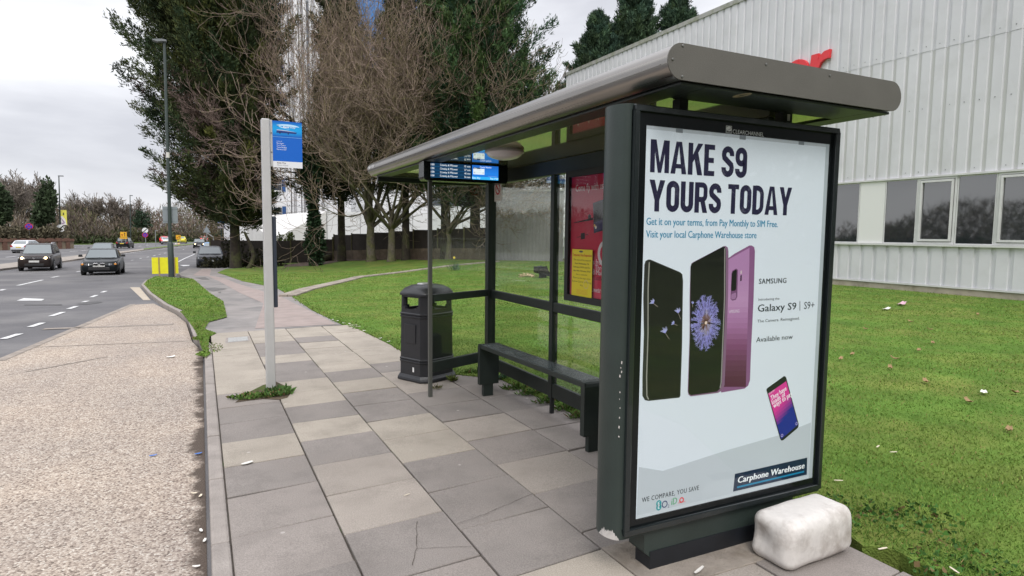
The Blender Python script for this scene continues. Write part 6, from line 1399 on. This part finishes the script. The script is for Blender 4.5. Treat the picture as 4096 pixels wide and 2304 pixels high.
def car(label, kind, pnt, pos, away=False, yaw=0.0, lights=False, brake=False, plate=None, name='car', cat='car', group='traffic on the dual carriageway', scale=1.0, front=None, rails=False):
    L_, Wd, Hr, zh, zb, yc, yf, yr, yb, gc, wr = KINDS[kind]; t = thing(name, label, cat, (0, 0, 0), group); t['local'] = 1
    w = Wd/2
    st = [(.0, .80, gc+.14, zh-.26), (.05, .88, gc+.06, zh-.16), (.16, .94, gc, zh-.09), (.45, .985, gc, zh-.035), (yc*.75, 1.0, gc, zh+.01), (yc+.1, 1.0, gc, zb-.02), (yf+.3, 1.0, gc, zb), (yr, 1.0, gc, zb+.02), (L_-.45, .98, gc, zb+(.04 if kind != 'saloon' else .06)), (L_-.12, .93, gc+.04, zb-(.02 if kind != 'saloon' else .0)), (L_-.0, .82, gc+.14, zb-.18)]
    rings = []
    for y, f, b_, z in st:
        a = w*f; h = z-b_
        rings.append([Vector(v) for v in ((-a*.86, y, b_), (a*.86, y, b_), (a*.97, y, b_+.1), (a, y, b_+h*.45), (a*.985, y, b_+h*.72), (a*.95, y, z-.05), (a*.86, y, z), (-a*.86, y, z), (-a*.95, y, z-.05), (-a*.985, y, b_+h*.72), (-a, y, b_+h*.45), (-a*.97, y, b_+.1))])
    MB().loft(rings).build('body', pnt, t, smooth=50)
    # cabin: eight point lower and upper loops
    def loop(y0, y1, hw0, hw1, z0, z1, c): return [Vector(v) for v in ((-hw0+c, y0, z0), (hw0-c, y0, z0), (hw0, y0+c*1.6, z0), (hw1, y1-c, z1), (hw1-c, y1, z1), (-hw1+c, y1, z1), (-hw1, y1-c, z1), (-hw0, y0+c*1.6, z0))]
    b0 = loop(yc, yb, w*.93, w*.90, zb-.06, zb-.02, .1); b1 = loop(yf, yr, w*.76, w*.74, Hr-.05, Hr-.05, .1); b2 = loop(yf+.2, yr-.15, w*.6, w*.6, Hr, Hr-.005, .1)
    cab = MB().loft([b0, b1, b2]).build('roof', pnt, t, smooth=40)
    def quad(A_, B_, D_, C_, s0, s1, t0, t1, off):
        n_ = (B_-A_).cross(D_-A_).normalized()
        def bl(s_, u): return (A_*(1-s_)+B_*s_)*(1-u)+(D_*(1-s_)+C_*s_)*u
        return [bl(s_, u)+n_*off for s_, u in ((s0, t0), (s1, t0), (s1, t1), (s0, t1))]
    def pane(nm, A_, B_, D_, C_, s0, s1, t0, t1):
        mid = (A_+B_+C_+D_)/4; n_ = (B_-A_).cross(D_-A_); out = mid-Vector((0, (yc+yb)/2, zb)); sg_ = 1 if n_.dot(out) > 0 else -1
        q = quad(A_, B_, D_, C_, s0, s1, t0, t1, .008*sg_); r = quad(A_, B_, D_, C_, s0, s1, t0, t1, -.01*sg_)
        m = MB(); m.add(q+r, [(0, 1, 2, 3), (7, 6, 5, 4), (0, 4, 5, 1), (1, 5, 6, 2), (2, 6, 7, 3), (3, 7, 4, 0)]); return m.build(nm, CGL, t)
    pane('windscreen', b0[0], b0[1], b1[0], b1[1], -.02, 1.02, .1, .95); pane('rear_window', b0[5], b0[4], b1[5], b1[4], .04, .96, .25, .92)
    for s0, s1 in ((.06, .45), (.48, .93)):
        pane('side_window', b0[2], b0[3], b1[2], b1[3], s0, s1, .16, .92); pane('side_window', b0[7], b0[6], b1[7], b1[6], s0, s1, .16, .92)
    for sx in (-1, 1):
        for y in (.84, L_-.86):
            MB().lathe((sx*(w-.105), y, wr), [(wr*1.13, -.02*sx), (wr*1.13, .1*sx)], 20, 'x').build('wheel_arch', CBL, t)
            wl = MB().lathe((sx*(w-.2), y, wr), [(wr*.6, 0), (wr*.97, .0), (wr, .03*sx), (wr, .185*sx), (wr*.95, .21*sx), (wr*.66, .212*sx)], 22, 'x').build('wheel', TYRE, t, smooth=35)
            m = MB(); m.lathe((sx*(w-.2), y, wr), [(wr*.16, .205*sx), (wr*.14, .215*sx)], 10, 'x'); m.lathe((sx*(w-.2), y, wr), [(wr*.66, .2*sx), (wr*.66, .216*sx), (wr*.58, .216*sx), (wr*.58, .19*sx)], 20, 'x')
            for k in range(5):
                a = 2*math.pi*k/5; m.bar((sx*(w+.008), y, wr), (sx*(w+.008), y+math.cos(a)*wr*.62, wr+math.sin(a)*wr*.62), .05, .015, up=(1, 0, 0))
            m.build('rim', RIM, wl)
        MB().loft([[Vector((sx*(w+.02+dx), yc+.32+dy, zb+.04+dz)) for dx, dz in ((0, 0), (.19*sx*sx, .0), (.2, .06), (.17, .13), (.02, .13))] if sx > 0 else [Vector((-(w+.02+dx), yc+.32+dy, zb+.04+dz)) for dx, dz in ((0, 0), (.19, .0), (.2, .06), (.17, .13), (.02, .13))] for dy in (0, .09)]).build('mirror', CBL if kind != 'hatch' else pnt, t, bevel=.012)
    # front
    m = MB()
    for sx in (-1, 1):
        hl = MB().loft([[Vector((sx*x, y+dy, z)) for x, y, z in ((w*.50, -.012, zh-.27), (w*.80, .02, zh-.28), (w*.9, .1, zh-.2), (w*.86, .12, zh-.13), (w*.52, .045, zh-.165))] for dy in (0, .1)]).build('headlight', HL, t)
        if lights: MB().lathe((sx*w*.66, .0, zh-.21), [(.075, .05), (.075, -.03), (.04, -.045), (.01, -.05)], 14, 'y').build('lamp', HLON, hl)
        else: MB().lathe((sx*w*.62, .0, zh-.22), [(.055, .05), (.055, -.018), (.02, -.02)], 12, 'y').build('lens', CHR, hl); MB().box(sx*w*.84-.05, sx*w*.84+.05, .03, .08, zh-.25, zh-.17).build('indicator', INDO if kind == 'saloon' else HL, hl)
        MB().lathe((sx*w*.72, .045, gc+.2), [(.05, .03), (.05, -.02), (.01, -.022)], 12, 'y').build('fog_lamp', HL, t)
    if front == 'kidney':
        for sx in (-1, 1): k = MB().box(sx*.155-.12, sx*.155+.12, -.035, .04, zh-.29, zh-.155).build('grille', CHR, t, bevel=.035); MB().box(sx*.155-.108, sx*.155+.108, -.042, .0, zh-.28, zh-.165).build('grille_mesh', CBL, k, bevel=.025)
    elif front == 'bars':
        k = MB().box(-w*.5, w*.5, -.02, .04, zh-.29, zh-.155).build('grille', CBL, t); m = MB(); [MB().box(-w*.49, w*.49, -.03, -.021, z_, z_+.02).build('chrome_bar', CHR, k) for z_ in (zh-.235, zh-.19)]; MB().lathe((0, -.02, zh-.215), [(.07, 0), (.07, -.02), (.01, -.022)], 20, 'y').build('badge', CHR, k)
    elif front == 'wing':
        k = MB().loft([[Vector((x, y, z)) for x, z in ((-.4, zh-.17), (-.15, zh-.22), (0, zh-.235), (.15, zh-.22), (.4, zh-.17), (.15, zh-.185), (0, zh-.19), (-.15, zh-.185))] for y in (-.035, .03)]).build('grille', CHR, t); MB().lathe((0, -.035, zh-.205), [(.055, 0), (.055, -.015), (.01, -.017)], 18, 'y').build('badge', CHR, k)
        MB().tube([(-.5, .0, gc+.3), (-.36, -.03, gc+.14), (0, -.04, gc+.1), (.36, -.03, gc+.14), (.5, .0, gc+.3)], .014, 6).build('chrome_strip', CHR, t)
    else: MB().box(-w*.45, w*.45, -.02, .04, zh-.27, zh-.18).build('grille', CBL, t)
    MB().box(-w*.55, w*.55, -.014, .06, gc+.09, gc+.25).build('air_intake', CBL, t, bevel=.02)
    pz = gc+.28 if kind != 'suv' else gc+.33
    pl_ = MB().box(-.26, .26, -.034, -.0, pz, pz+.115).build('number_plate', PLW, t)
    if plate:
        a = Art((-.24, -.0345, pz+.022), (1, 0, 0), (0, 0, 1), (0, -1, 0), step=.001); a.text(plate, .01, 0, .46, .075, (.02, .02, .02), 1, bold=.03); a.build('registration', PRINT, pl_, recalc=False)
    # rear
    for sx in (-1, 1): MB().loft([[Vector((sx*x, L_+dy, z)) for x, z in ((w*.55, zb-.24), (w*.84, zb-.26), (w*.9, zb-.02), (w*.72, zb-.04))] for dy in (-.12, .012)]).build('tail_light', TLON if brake else TLR, t)
    if brake: MB().box(-.2, .2, yr+.03, yr+.1, Hr-.06, Hr-.03).build('brake_light', TLON, t)
    MB().box(-.26, .26, L_-.02, L_+.02, zb-.33, zb-.21).build('number_plate', PLY, t); MB().box(-w*.78, w*.78, L_-.06, L_+.015, gc+.1, gc+.24).build('bumper_strip', CBL, t)
    [MB().bar((xa_, yc-.03, zb-.035), (xb_, yc-.0, zb+.0), .02, .02).build('wiper', CBL, t) for xa_, xb_ in ((-.62, -.05), (.02, .62))]
    if rails:
        for sx in (-1, 1): MB().tube([(sx*w*.70, yf+.25, Hr-.03), (sx*w*.70, yf+.4, Hr+.05), (sx*w*.70, yr-.35, Hr+.05), (sx*w*.70, yr-.1, Hr-.04)], .022, 6).build('roof_rail', CHR, t)
    p = Vector(pos)
    if away: t.rotation_euler = (0, 0, math.pi+yaw); p = p+Vector((-math.sin(yaw)*L_*scale, math.cos(yaw)*L_*scale, 0))
    else: t.rotation_euler = (0, 0, yaw)
    p.z = Tf(p.x, p.y+(L_/2 if not away else -L_/2))-.1; t.location = p; t.scale = (scale,)*3
    sl_ = -.0255 if p.y < 48 else -.004
    t.rotation_euler.x = math.atan(sl_)*(1 if not away else -1)
    t.location.z = Tf(p.x, p.y)-.1
    return t
R_ = lambda x, y: GT(z1(x, y), -.1)
BLKP = paint('black_paint', (.012, .015, .017), .2); BRNP = paint('brown_paint', (.032, .024, .022)); DGRY = paint('charcoal_paint', (.035, .038, .045)); GREY = paint('grey_paint', (.13, .14, .15)); WHTP = paint('white_paint', (.62, .64, .68), .1); SILV = paint('silver_paint', (.42, .44, .47), .6); REDP = paint('red_paint', (.38, .02, .02), .1); YELP = paint('yellow_paint', (.65, .6, .05), 0); BLUP = paint('blue_paint', (.12, .28, .5), .1)
car('dark brown four wheel drive with lit headlights and silver roof rails on the road', 'suv', BRNP, R_(385, 985)-Vector((0, .75, 0)), lights=True, front='bars', rails=True, yaw=.03)
car('black saloon with twin oval grilles in the near lane of the road', 'saloon', BLKP, R_(1043, 1029)-Vector((0, .7, 0)), front='kidney', plate='LW03 TVF', yaw=.02)
car('grey car half hidden behind the black saloon, one headlight lit', 'hatch', GREY, R_(1035, 880), lights=True)
car('black people carrier driving away on the far carriageway', 'mpv', BLKP, R_(1258, 757), away=True, yaw=-.1)
car('silvery white estate car driving away at far left', 'estate', WHTP, R_(192, 806), away=True, yaw=-.22)
car('red car braking on the far carriageway beyond the silver estate', 'hatch', REDP, R_(1690, 703), away=True, brake=True)
car('silver estate braking left of the lamp post on the far carriageway', 'estate', SILV, R_(1712, 716), away=True, brake=True)
pcar = car('yellow marked car stopped beside the yellow diversion sign', 'estate', YELP, R_(1872, 706), away=True, name='patrol_car')
car('distant black car with both headlights on near the bend', 'hatch', BLKP, R_(2055, 755), lights=True)
car('distant pale red car braking at the road bend', 'hatch', paint('faded_red_paint', (.5, .3, .28), 0), R_(2105, 692), away=True, brake=True)
PK = 'cars parked beyond the driveway'
car('charcoal hatchback parked facing us beside the big conifer', 'hatch', DGRY, R_(2172, 955)-Vector((.0, .3, 0)), front='wing', group=PK, plate=None)
car('light blue car parked behind the charcoal hatchback', 'hatch', BLUP, R_(2190, 850), group=PK)
car('white car parked right behind, partly hidden by the conifer trunk', 'mpv', WHTP, R_(2330, 868), group=PK)

# ================================================================ far signs, lamps and wall
def pole(t, x, Y, ztop, r=.05, mat=None): return MB().tube([(x, Y, Tf(x, Y)-.2), (x, Y, ztop)], r, 8).build('post', mat or MATS['pole_grey'], t)
M('pole_grey', (.3, .31, .32), rough=.5, metal=.3)
def round_sign(t, kind, px, Y, dia):
    c = onY(px, Y); a = Art((c.x, Y-.015, c.z), (1, 0, 0), (0, 0, 1), (0, -1, 0), step=.006); r = dia/2
    MB().lathe((c.x, Y, c.z), [(r, 0), (r, .012)], 28, 'y').build('backing', MATS['sign_back'], t)
    if kind == 'clearway':
        a.disc(0, 0, r, (.5, .03, .06), 0, n=28); a.disc(0, 0, r*.8, (.03, .05, .45), 1, n=28)
        for s in (-1, 1): a.line((-r*.56, -r*.56*s), (r*.56, r*.56*s), r*.17, (.5, .03, .06), 2)
    else:
        a.disc(0, 0, r, (.75, .76, .76), 0, n=28); a.line((-r*.66, -r*.66), (r*.66, r*.66), r*.3, (.02, .02, .02), 1)
    a.build('sign_face', PRINT, t, recalc=False); return c
Y = 108; c = onY(z1(298, 532), Y); t = thing('road_sign', 'round blue and red no stopping sign on a post behind the white estate car', 'road sign', (c.x, Y, Tf(c.x, Y))); round_sign(t, 'clearway', z1(298, 532), Y, .95); pole(t, c.x, Y+.06, c.z)
Y = 118; c = onY(z1(625, 548), Y); LX = c.x
t = thing('street_lamp', 'far street lamp at left carrying a yellow banner and a round speed sign', 'street lamp', (c.x, Y, Tf(c.x, Y)))
pt_ = onY(z1(605, 12), Y); pb_ = onY(z1(625, 690), Y)
MB().tube([(pb_.x, Y+.1, Tf(pb_.x, Y)-.2), ((pb_.x+pt_.x)/2, Y+.1, (pt_.z)/2), (pt_.x, Y+.1, pt_.z)], [.13, .1, .07], 8).build('column', LG, t); hd_ = onY(z1(652, 15), Y); MB().box(pt_.x-.1, hd_.x, Y, Y+.3, pt_.z-.02, pt_.z+.12).build('lamp_head', MATS['lamp_grey_head'], t)
round_sign(t, 'limit', z1(625, 548), Y-.15, 1.1)
p0, p1 = onY(z1(632, 515), Y-.1), onY(z1(685, 362), Y-.1); a = Art((p0.x, Y-.1, p0.z), (1, 0, 0), (0, 0, 1), (0, -1, 0), step=.01); w_, h_ = p1.x-p0.x, p1.z-p0.z
a.rect(0, 0, w_, h_, (.72, .68, .12), 0); a.shape([(0, 0), (w_*.9, 0), (w_*.75, h_*.35), (w_*.3, h_*.58), (0, h_*.6)], (.75, .72, .7), 1); a.shape([(0, h_*.1), (w_*.25, h_*.05), (w_*.6, h_*.12), (w_*.6, h_*.2), (w_*.2, h_*.4), (0, h_*.48)], (.35, .25, .38), 2); a.shape([(0, h_*.16), (w_*.4, h_*.14), (w_*.15, h_*.34), (0, h_*.4)], (.75, .72, .7), 3); a.text('1', w_*.36, h_*.66, w_*.22, h_*.17, (.12, .12, .05), 2, bold=.03)
a.build('banner', PRINT, t, recalc=False)
Y = 150; pt_, pb_ = onY(z1(1340, 214), Y), onY(z1(1345, 690), Y); t = thing('street_lamp', 'thin far street lamp standing in front of the woodland', 'street lamp', (pb_.x, Y, Tf(pb_.x, Y))); MB().tube([(pb_.x, Y, Tf(pb_.x, Y)-.2), (pt_.x, Y, pt_.z)], [.13, .07], 8).build('column', LG, t); hd_ = onY(z1(1368, 215), Y); MB().box(pt_.x-.08, hd_.x, Y-.15, Y+.15, pt_.z-.02, pt_.z+.14).build('lamp_head', MATS['lamp_grey_head'], t)
Y = 112; c = onY(z2(82, 248), Y); t = thing('road_sign', 'post with a black striped white disc above a no stopping disc on the central reservation', 'road sign', (c.x, Y, Tf(c.x, Y))); round_sign(t, 'limit', z2(82, 248), Y, .82); round_sign(t, 'clearway', z2(83, 320), Y, .78); pole(t, c.x, Y+.06, c.z+.4)
Y = 128; c0, c1 = onY(z2(246, 250), Y), onY(z2(292, 256), Y); t = thing('short_lamp', 'short pale post with a small arm beyond the central reservation', 'post', (c0.x, Y, Tf(c0.x, Y))); pole(t, c0.x, Y, c0.z, .06); MB().box(c0.x, c1.x, Y-.06, Y+.06, c0.z-.06, c0.z+.04).build('arm', MATS['pole_grey'], t)
def diversion(label, f, x0, y0, x1, y1, Y, sub):
    p0, p1 = onY(f(x0, y1), Y), onY(f(x1, y0), Y); t = thing('diversion_sign', label, 'road sign', ((p0.x+p1.x)/2, Y, Tf(p0.x, Y))); w_, h_ = p1.x-p0.x, p1.z-p0.z
    bd = MB().box(p0.x, p1.x, Y, Y+.03, p0.z, p1.z).build('board', MATS.get('orange_board') or M('orange_board', (.78, .42, .02), rough=.5), t)
    a = Art((p0.x, Y-.004, p0.z), (1, 0, 0), (0, 0, 1), (0, -1, 0), step=.006); k_ = (.05, .04, .03)
    for q in (((0, 0), (w_, .0)), ((0, h_), (w_, h_)), ((0, 0), (0, h_)), ((w_, 0), (w_, h_))): a.line(*q, w_*.05, k_, 1)
    a.line((w_*.68, h_*.15), (w_*.68, h_*.7), w_*.09, k_, 1); a.shape([(w_*.53, h_*.62), (w_*.83, h_*.62), (w_*.68, h_*.86)], k_, 2)
    a.line((w_*.3, h_*.15), (w_*.3, h_*.45), w_*.09, (.4, .04, .02), 1); a.line((w_*.16, h_*.45), (w_*.44, h_*.45), w_*.12, (.4, .04, .02), 2)
    a.build('symbols', PRINT, bd, recalc=False)
    if sub: s0, s1 = onY(f(x0-4, y1+17), Y), onY(f(x1+5, y1+2), Y); MB().box(s0.x, s1.x, Y, Y+.03, s0.z, s1.z).build('sub_plate', MATS['orange_board'], t)
    for u in (.2, .8): x = p0.x+w_*u; MB().box(x-.04, x+.04, Y+.035, Y+.11, Tf(x, Y)-.2, p1.z-.05).build('leg', MATS['pole_grey'], t)
    return t
diversion('yellow lane diversion sign with arrows standing behind the black people carrier', z1, 1238, 585, 1306, 640, 112, True); diversion('smaller yellow lane diversion sign beside the yellow marked car', z1, 1812, 617, 1862, 664, 128, False)
Y = 96; c = onY(z2(1075, 285), Y); t = thing('warning_sign', 'grey back of a triangular warning sign at the right roadside near the bend', 'road sign', (c.x, Y, Tf(c.x, Y))); q = [onY(z2(*p), Y) for p in ((1012, 283), (1138, 283), (1072, 178))]
MB().prism([(p.x, p.z) for p in q], lambda a, b: Vector((a, Y, b)), lambda a, b: Vector((a, Y+.03, b))).build('sign_plate', MATS['sign_back'], t); pole(t, c.x, Y+.07, onY(z2(1070, 172), Y).z, .045)
Y = 92; q0, q1 = onY(z2(1080, 288), Y), onY(z2(1180, 355), Y); t = thing('barrier_arm', 'tilted grey barrier arm by the warning sign', 'barrier', (q1.x, Y, Tf(q1.x, Y))); MB().bar(q0, q1, .1, .12).build('arm', MATS['pole_grey'], t); pole(t, q1.x, Y+.1, q1.z+.05, .06)
sb1 = GT(z1(1828, 717), -.1)
for i, (x, cc) in enumerate(((1822, (.55, .5, .45)), (1838, (.6, .42, .2)))):
    p = GT(z1(x, 717), -.02); t = thing('sandbag', ('pale', 'tan')[i]+' sandbag lying at the foot of the smaller diversion sign', 'sandbag', tuple(p)); m = MB(); m.lathe((p.x, p.y, p.z+.05), [(.05, -.4), (.22, -.3), (.26, 0), (.22, .3), (.05, .4)], 10, 'x'); m.build('bag', M('sacking_%s' % ('pale', 'tan')[i], cc, rough=.9), t, smooth=True)
# brick wall across the road
bw = thing('brick_wall', 'low red brick wall with pale panels across the dual carriageway at left', 'wall', (-45, 110, -1))
BRK = M('red_brick', (.15, .08, .06), rough=.9, var=.3, vs=4, col2=(.17, .09, .06), c2s=3); PNL = M('wall_panel', (.25, .2, .14), rough=.9, var=.2, vs=2)
Yw = 112
A_, B_ = onY(z1(-200, 700), Yw-10), onY(z1(752, 690), Yw); A_.z = B_.z = 0
def wz(py, x, Y_): return onY(z1(x, py), Y_).z
n_ = 10; m, mp2, mc = MB(), MB(), MB(); hw = 1.15
for i in range(n_):
    a_, b_ = A_+(B_-A_)*i/n_, A_+(B_-A_)*(i+1)/n_; d = (b_-a_).normalized(); z = Tf(a_.x, a_.y); L2 = (b_-a_).length
    m.obox(a_+d*.3+Vector((0, 0, z+hw/2)), d*.3, Vector((-d.y, d.x, 0))*.25, Vector((0, 0, hw/2+.3))); mp2.obox(a_+d*(L2/2+.3)+Vector((0, 0, z+.4)), d*(L2/2-.31), Vector((-d.y, d.x, 0))*.14, Vector((0, 0, .7))); mc.obox(a_+d*L2/2+Vector((0, 0, z+hw+.0)), d*L2/2, Vector((-d.y, d.x, 0))*.3, Vector((0, 0, .18)))
m.build('pier', BRK, bw); mp2.build('panel', PNL, bw); mc.build('coping', BRK, bw)
hg = thing('hedge', 'brown clipped hedge along the top of the far brick wall', 'hedge', (A_.x, A_.y, -1)); rng = np.random.default_rng(12); n = 5000; s = rng.random((n, 1)); P = np.array(A_)*(1-s)+np.array(B_)*s*.82+np.array(A_)*s*.18+np.array([0, 2.2, 0])+rng.normal(size=(n, 3))*np.array([.5, .7, 0]); P[:, 2] = -1.3+rng.random(n)*3.0
V, F = leaf_tris(P, norm(rng.normal(size=(n, 3))+np.array([0, 0, .5])), rng.uniform(.3, .6, n), rng.uniform(.07, .14, n), rng); npmesh('foliage', V, F, FOL, hg, np.repeat(np.array((.1, .088, .055))*rng.uniform(.7, 1.25, (n, 1)), 4, 0))

# ================================================================ floodlight and small litter
f0 = GT(t3(1180, 1060)); fl_ = thing('floodlight', 'black ground floodlight standing in the lawn before the grey ribbed wall', 'floodlight', tuple(f0))
q = [onY(t3(*p), f0.y) for p in ((1130, 970), (1190, 962), (1228, 1045), (1165, 1022), (1130, 1010))]
MB().prism([(p.x, p.z) for p in q], lambda a, b: Vector((a, f0.y-.2, b)), lambda a, b: Vector((a, f0.y+.2, b))).build('housing', BLKM, fl_, bevel=.02); MB().box(q[3].x-.05, q[3].x+.22, f0.y-.05, f0.y+.05, f0.z-.05, q[3].z+.1).build('foot', BLKM, fl_)
rng = np.random.default_rng(2); wc = thing('wood_chips', 'small pile of pale wood chippings beside the floodlight', 'wood chips', tuple(GT(t3(1060, 1045)))); m = MB(); rs = random.Random(2)
for i in range(26):
    p = GT(t3(rs.uniform(990, 1105), rs.uniform(1035, 1055))); a = rs.uniform(0, 3); m.obox(p+Vector((0, 0, rs.uniform(.02, .07))), Vector((math.cos(a), math.sin(a), rs.uniform(-.3, .3)))*.08, Vector((-math.sin(a), math.cos(a), 0))*.03, Vector((0, 0, .012)))
m.build('chips', M('pale_wood', (.5, .38, .22), rough=.8), wc)
def scrap(name, label, cat, p, a, l, w_, col, group=None, curl=.2):
    p = Vector(p); m = MB(); d, s = Vector((math.cos(a), math.sin(a), 0)), Vector((-math.sin(a), math.cos(a), 0)); k = 5
    top = [[p+d*l*(i/(k-1)-.5)+s*w_*j*(1-.75*abs(i/(k-1)-.5)**1.5*1.6)+Vector((0, 0, .004+curl*l*(i/(k-1)-.4)**2+abs(j)*curl*w_*.5)) for j in (-.5, 0, .5)] for i in range(k)]
    vs = [v for r in top for v in r]+[v-Vector((0, 0, .0025)) for r in top for v in r]; n = 3*k; fs = []
    for i in range(k-1):
        for j in range(2): a_ = i*3+j; fs += [(a_, a_+1, a_+4, a_+3), (n+a_+3, n+a_+4, n+a_+1, n+a_)]
    rim = [0, 1, 2]+[i*3+2 for i in range(1, k)]+[(k-1)*3+1, (k-1)*3]+[i*3 for i in range(k-2, 0, -1)]
    fs += [(rim[i], rim[(i+1) % len(rim)], n+rim[(i+1) % len(rim)], n+rim[i]) for i in range(len(rim))]
    m.add(vs, fs); o = m.build(name, col, None); return tag(o, label, cat, group)
LEAF = M('dead_leaf', (.3, .2, .1), rough=.8, var=.3, vs=20); PAPER = M('litter_paper', (.68, .66, .62), rough=.7); PINKP = M('pink_wrapper', (.55, .35, .42), rough=.5); BUTT = M('cigarette_end', (.66, .58, .46), rough=.8); BLU = M('blue_wrapper', (.05, .16, .5), rough=.4)
rs = random.Random(14)
lw = lambda x, y: GT((3200+x*.8312, 1100+y*.8312), .03)
for x, y in ((195, 408), (455, 405), (640, 330), (625, 264), (605, 516), (810, 612), (1005, 750), (1035, 568), (435, 450), (315, 262), (530, 226), (855, 192), (570, 366), (250, 385)):
    scrap('fallen_leaf', 'small dry brown leaf lying on the lawn behind the advertising panel', 'leaf', lw(x, y), rs.uniform(0, 3), rs.uniform(.07, .1), .05, LEAF, 'dry leaves on the lawn', .9)
for x, y, a, lb in ((375, 826, .3, 'cigarette end in the grass left of the white scraps'), (185, 990, 2.6, 'cigarette end in the grass nearest the panel edge'), (450, 853, 2.8, 'cigarette end lying flat in the middle of the lawn'), (398, 1318, 3.0, 'cigarette end on the lawn edge by the dark slab'), (742, 1422, 1.2, 'thick cigarette end at the lower right lawn corner')):
    scrap('cigarette_end', lb, 'cigarette end', lw(x, y), a, .055, .011, BUTT, 'cigarette ends', .02)
scrap('litter_scrap', 'pink and white wrapper on the lawn near the warehouse', 'litter', GT((3605, 1220), .03), .2, .34, .14, PINKP, None, .5); scrap('litter_scrap', 'grey paper scrap on the lawn left of the pink wrapper', 'litter', GT((3545, 1238), .03), .1, .25, .1, PAPER, None, .4); scrap('litter_scrap', 'bright white scrap on the right side of the lawn', 'litter', lw(884, 568), .5, .09, .06, PAPER, None, .5)
scrap('litter_scrap', 'white paper scrap lying in the bus bay', 'litter', GT(c5(823, 396), -.09), .3, .1, .07, PAPER, None, .3); scrap('litter_scrap', 'flattened white tissue on the light paving slab', 'litter', onZ(c5(1190, 906), .008), .4, .075, .032, PAPER, None, .1)
scrap('litter_scrap', 'blue wrapper in the gutter against the kerb', 'litter', GT(c5(955, 861), -.088), .2, .05, .02, BLU, None, .2); scrap('litter_scrap', 'small blue wrapper in the middle of the bus bay', 'litter', GT(c5(737, 870), -.088), .1, .05, .02, BLU, None, .2)
scrap('litter_scrap', 'white paper stub by the black plinth of the advert panel', 'litter', onZ(r2(1045, 1128), .012), .35, .08, .016, PAPER, None, .1); scrap('twig', 'pale twig lying on a light paving slab', 'twig', onZ(c7(1103, 576), .009), .35, .04, .006, BUTT, None, .05)
for i, (x, y) in enumerate(((935, 1052), (965, 1065), (945, 1405), (985, 1280), (968, 1232))): scrap('gutter_litter', ('crumpled tan leaf in the gutter, upper one of the pair', 'crumpled tan leaf in the gutter, lower one of the pair', 'pale scrap in the gutter at the bottom of the photo', 'white chip in the gutter below the kerb weed', 'pinkish scrap in the gutter debris')[i], 'litter', GT(c5(x, y), -.088), rs.uniform(0, 3), .035, .016, BUTT if i < 2 else PAPER, None, .3)
for x, y in ((1235, 200), (1285, 205), (1180, 180), (1140, 170), (1770, 460), (1620, 358), (1550, 330), (1410, 265)): scrap('petal', 'tiny white fleck on the earth at the lawn edge behind the bus stop', 'litter', GT(c6(x, y), .02), rs.uniform(0, 3), .05, .03, PAPER, 'white flecks along the lawn edge', .3)
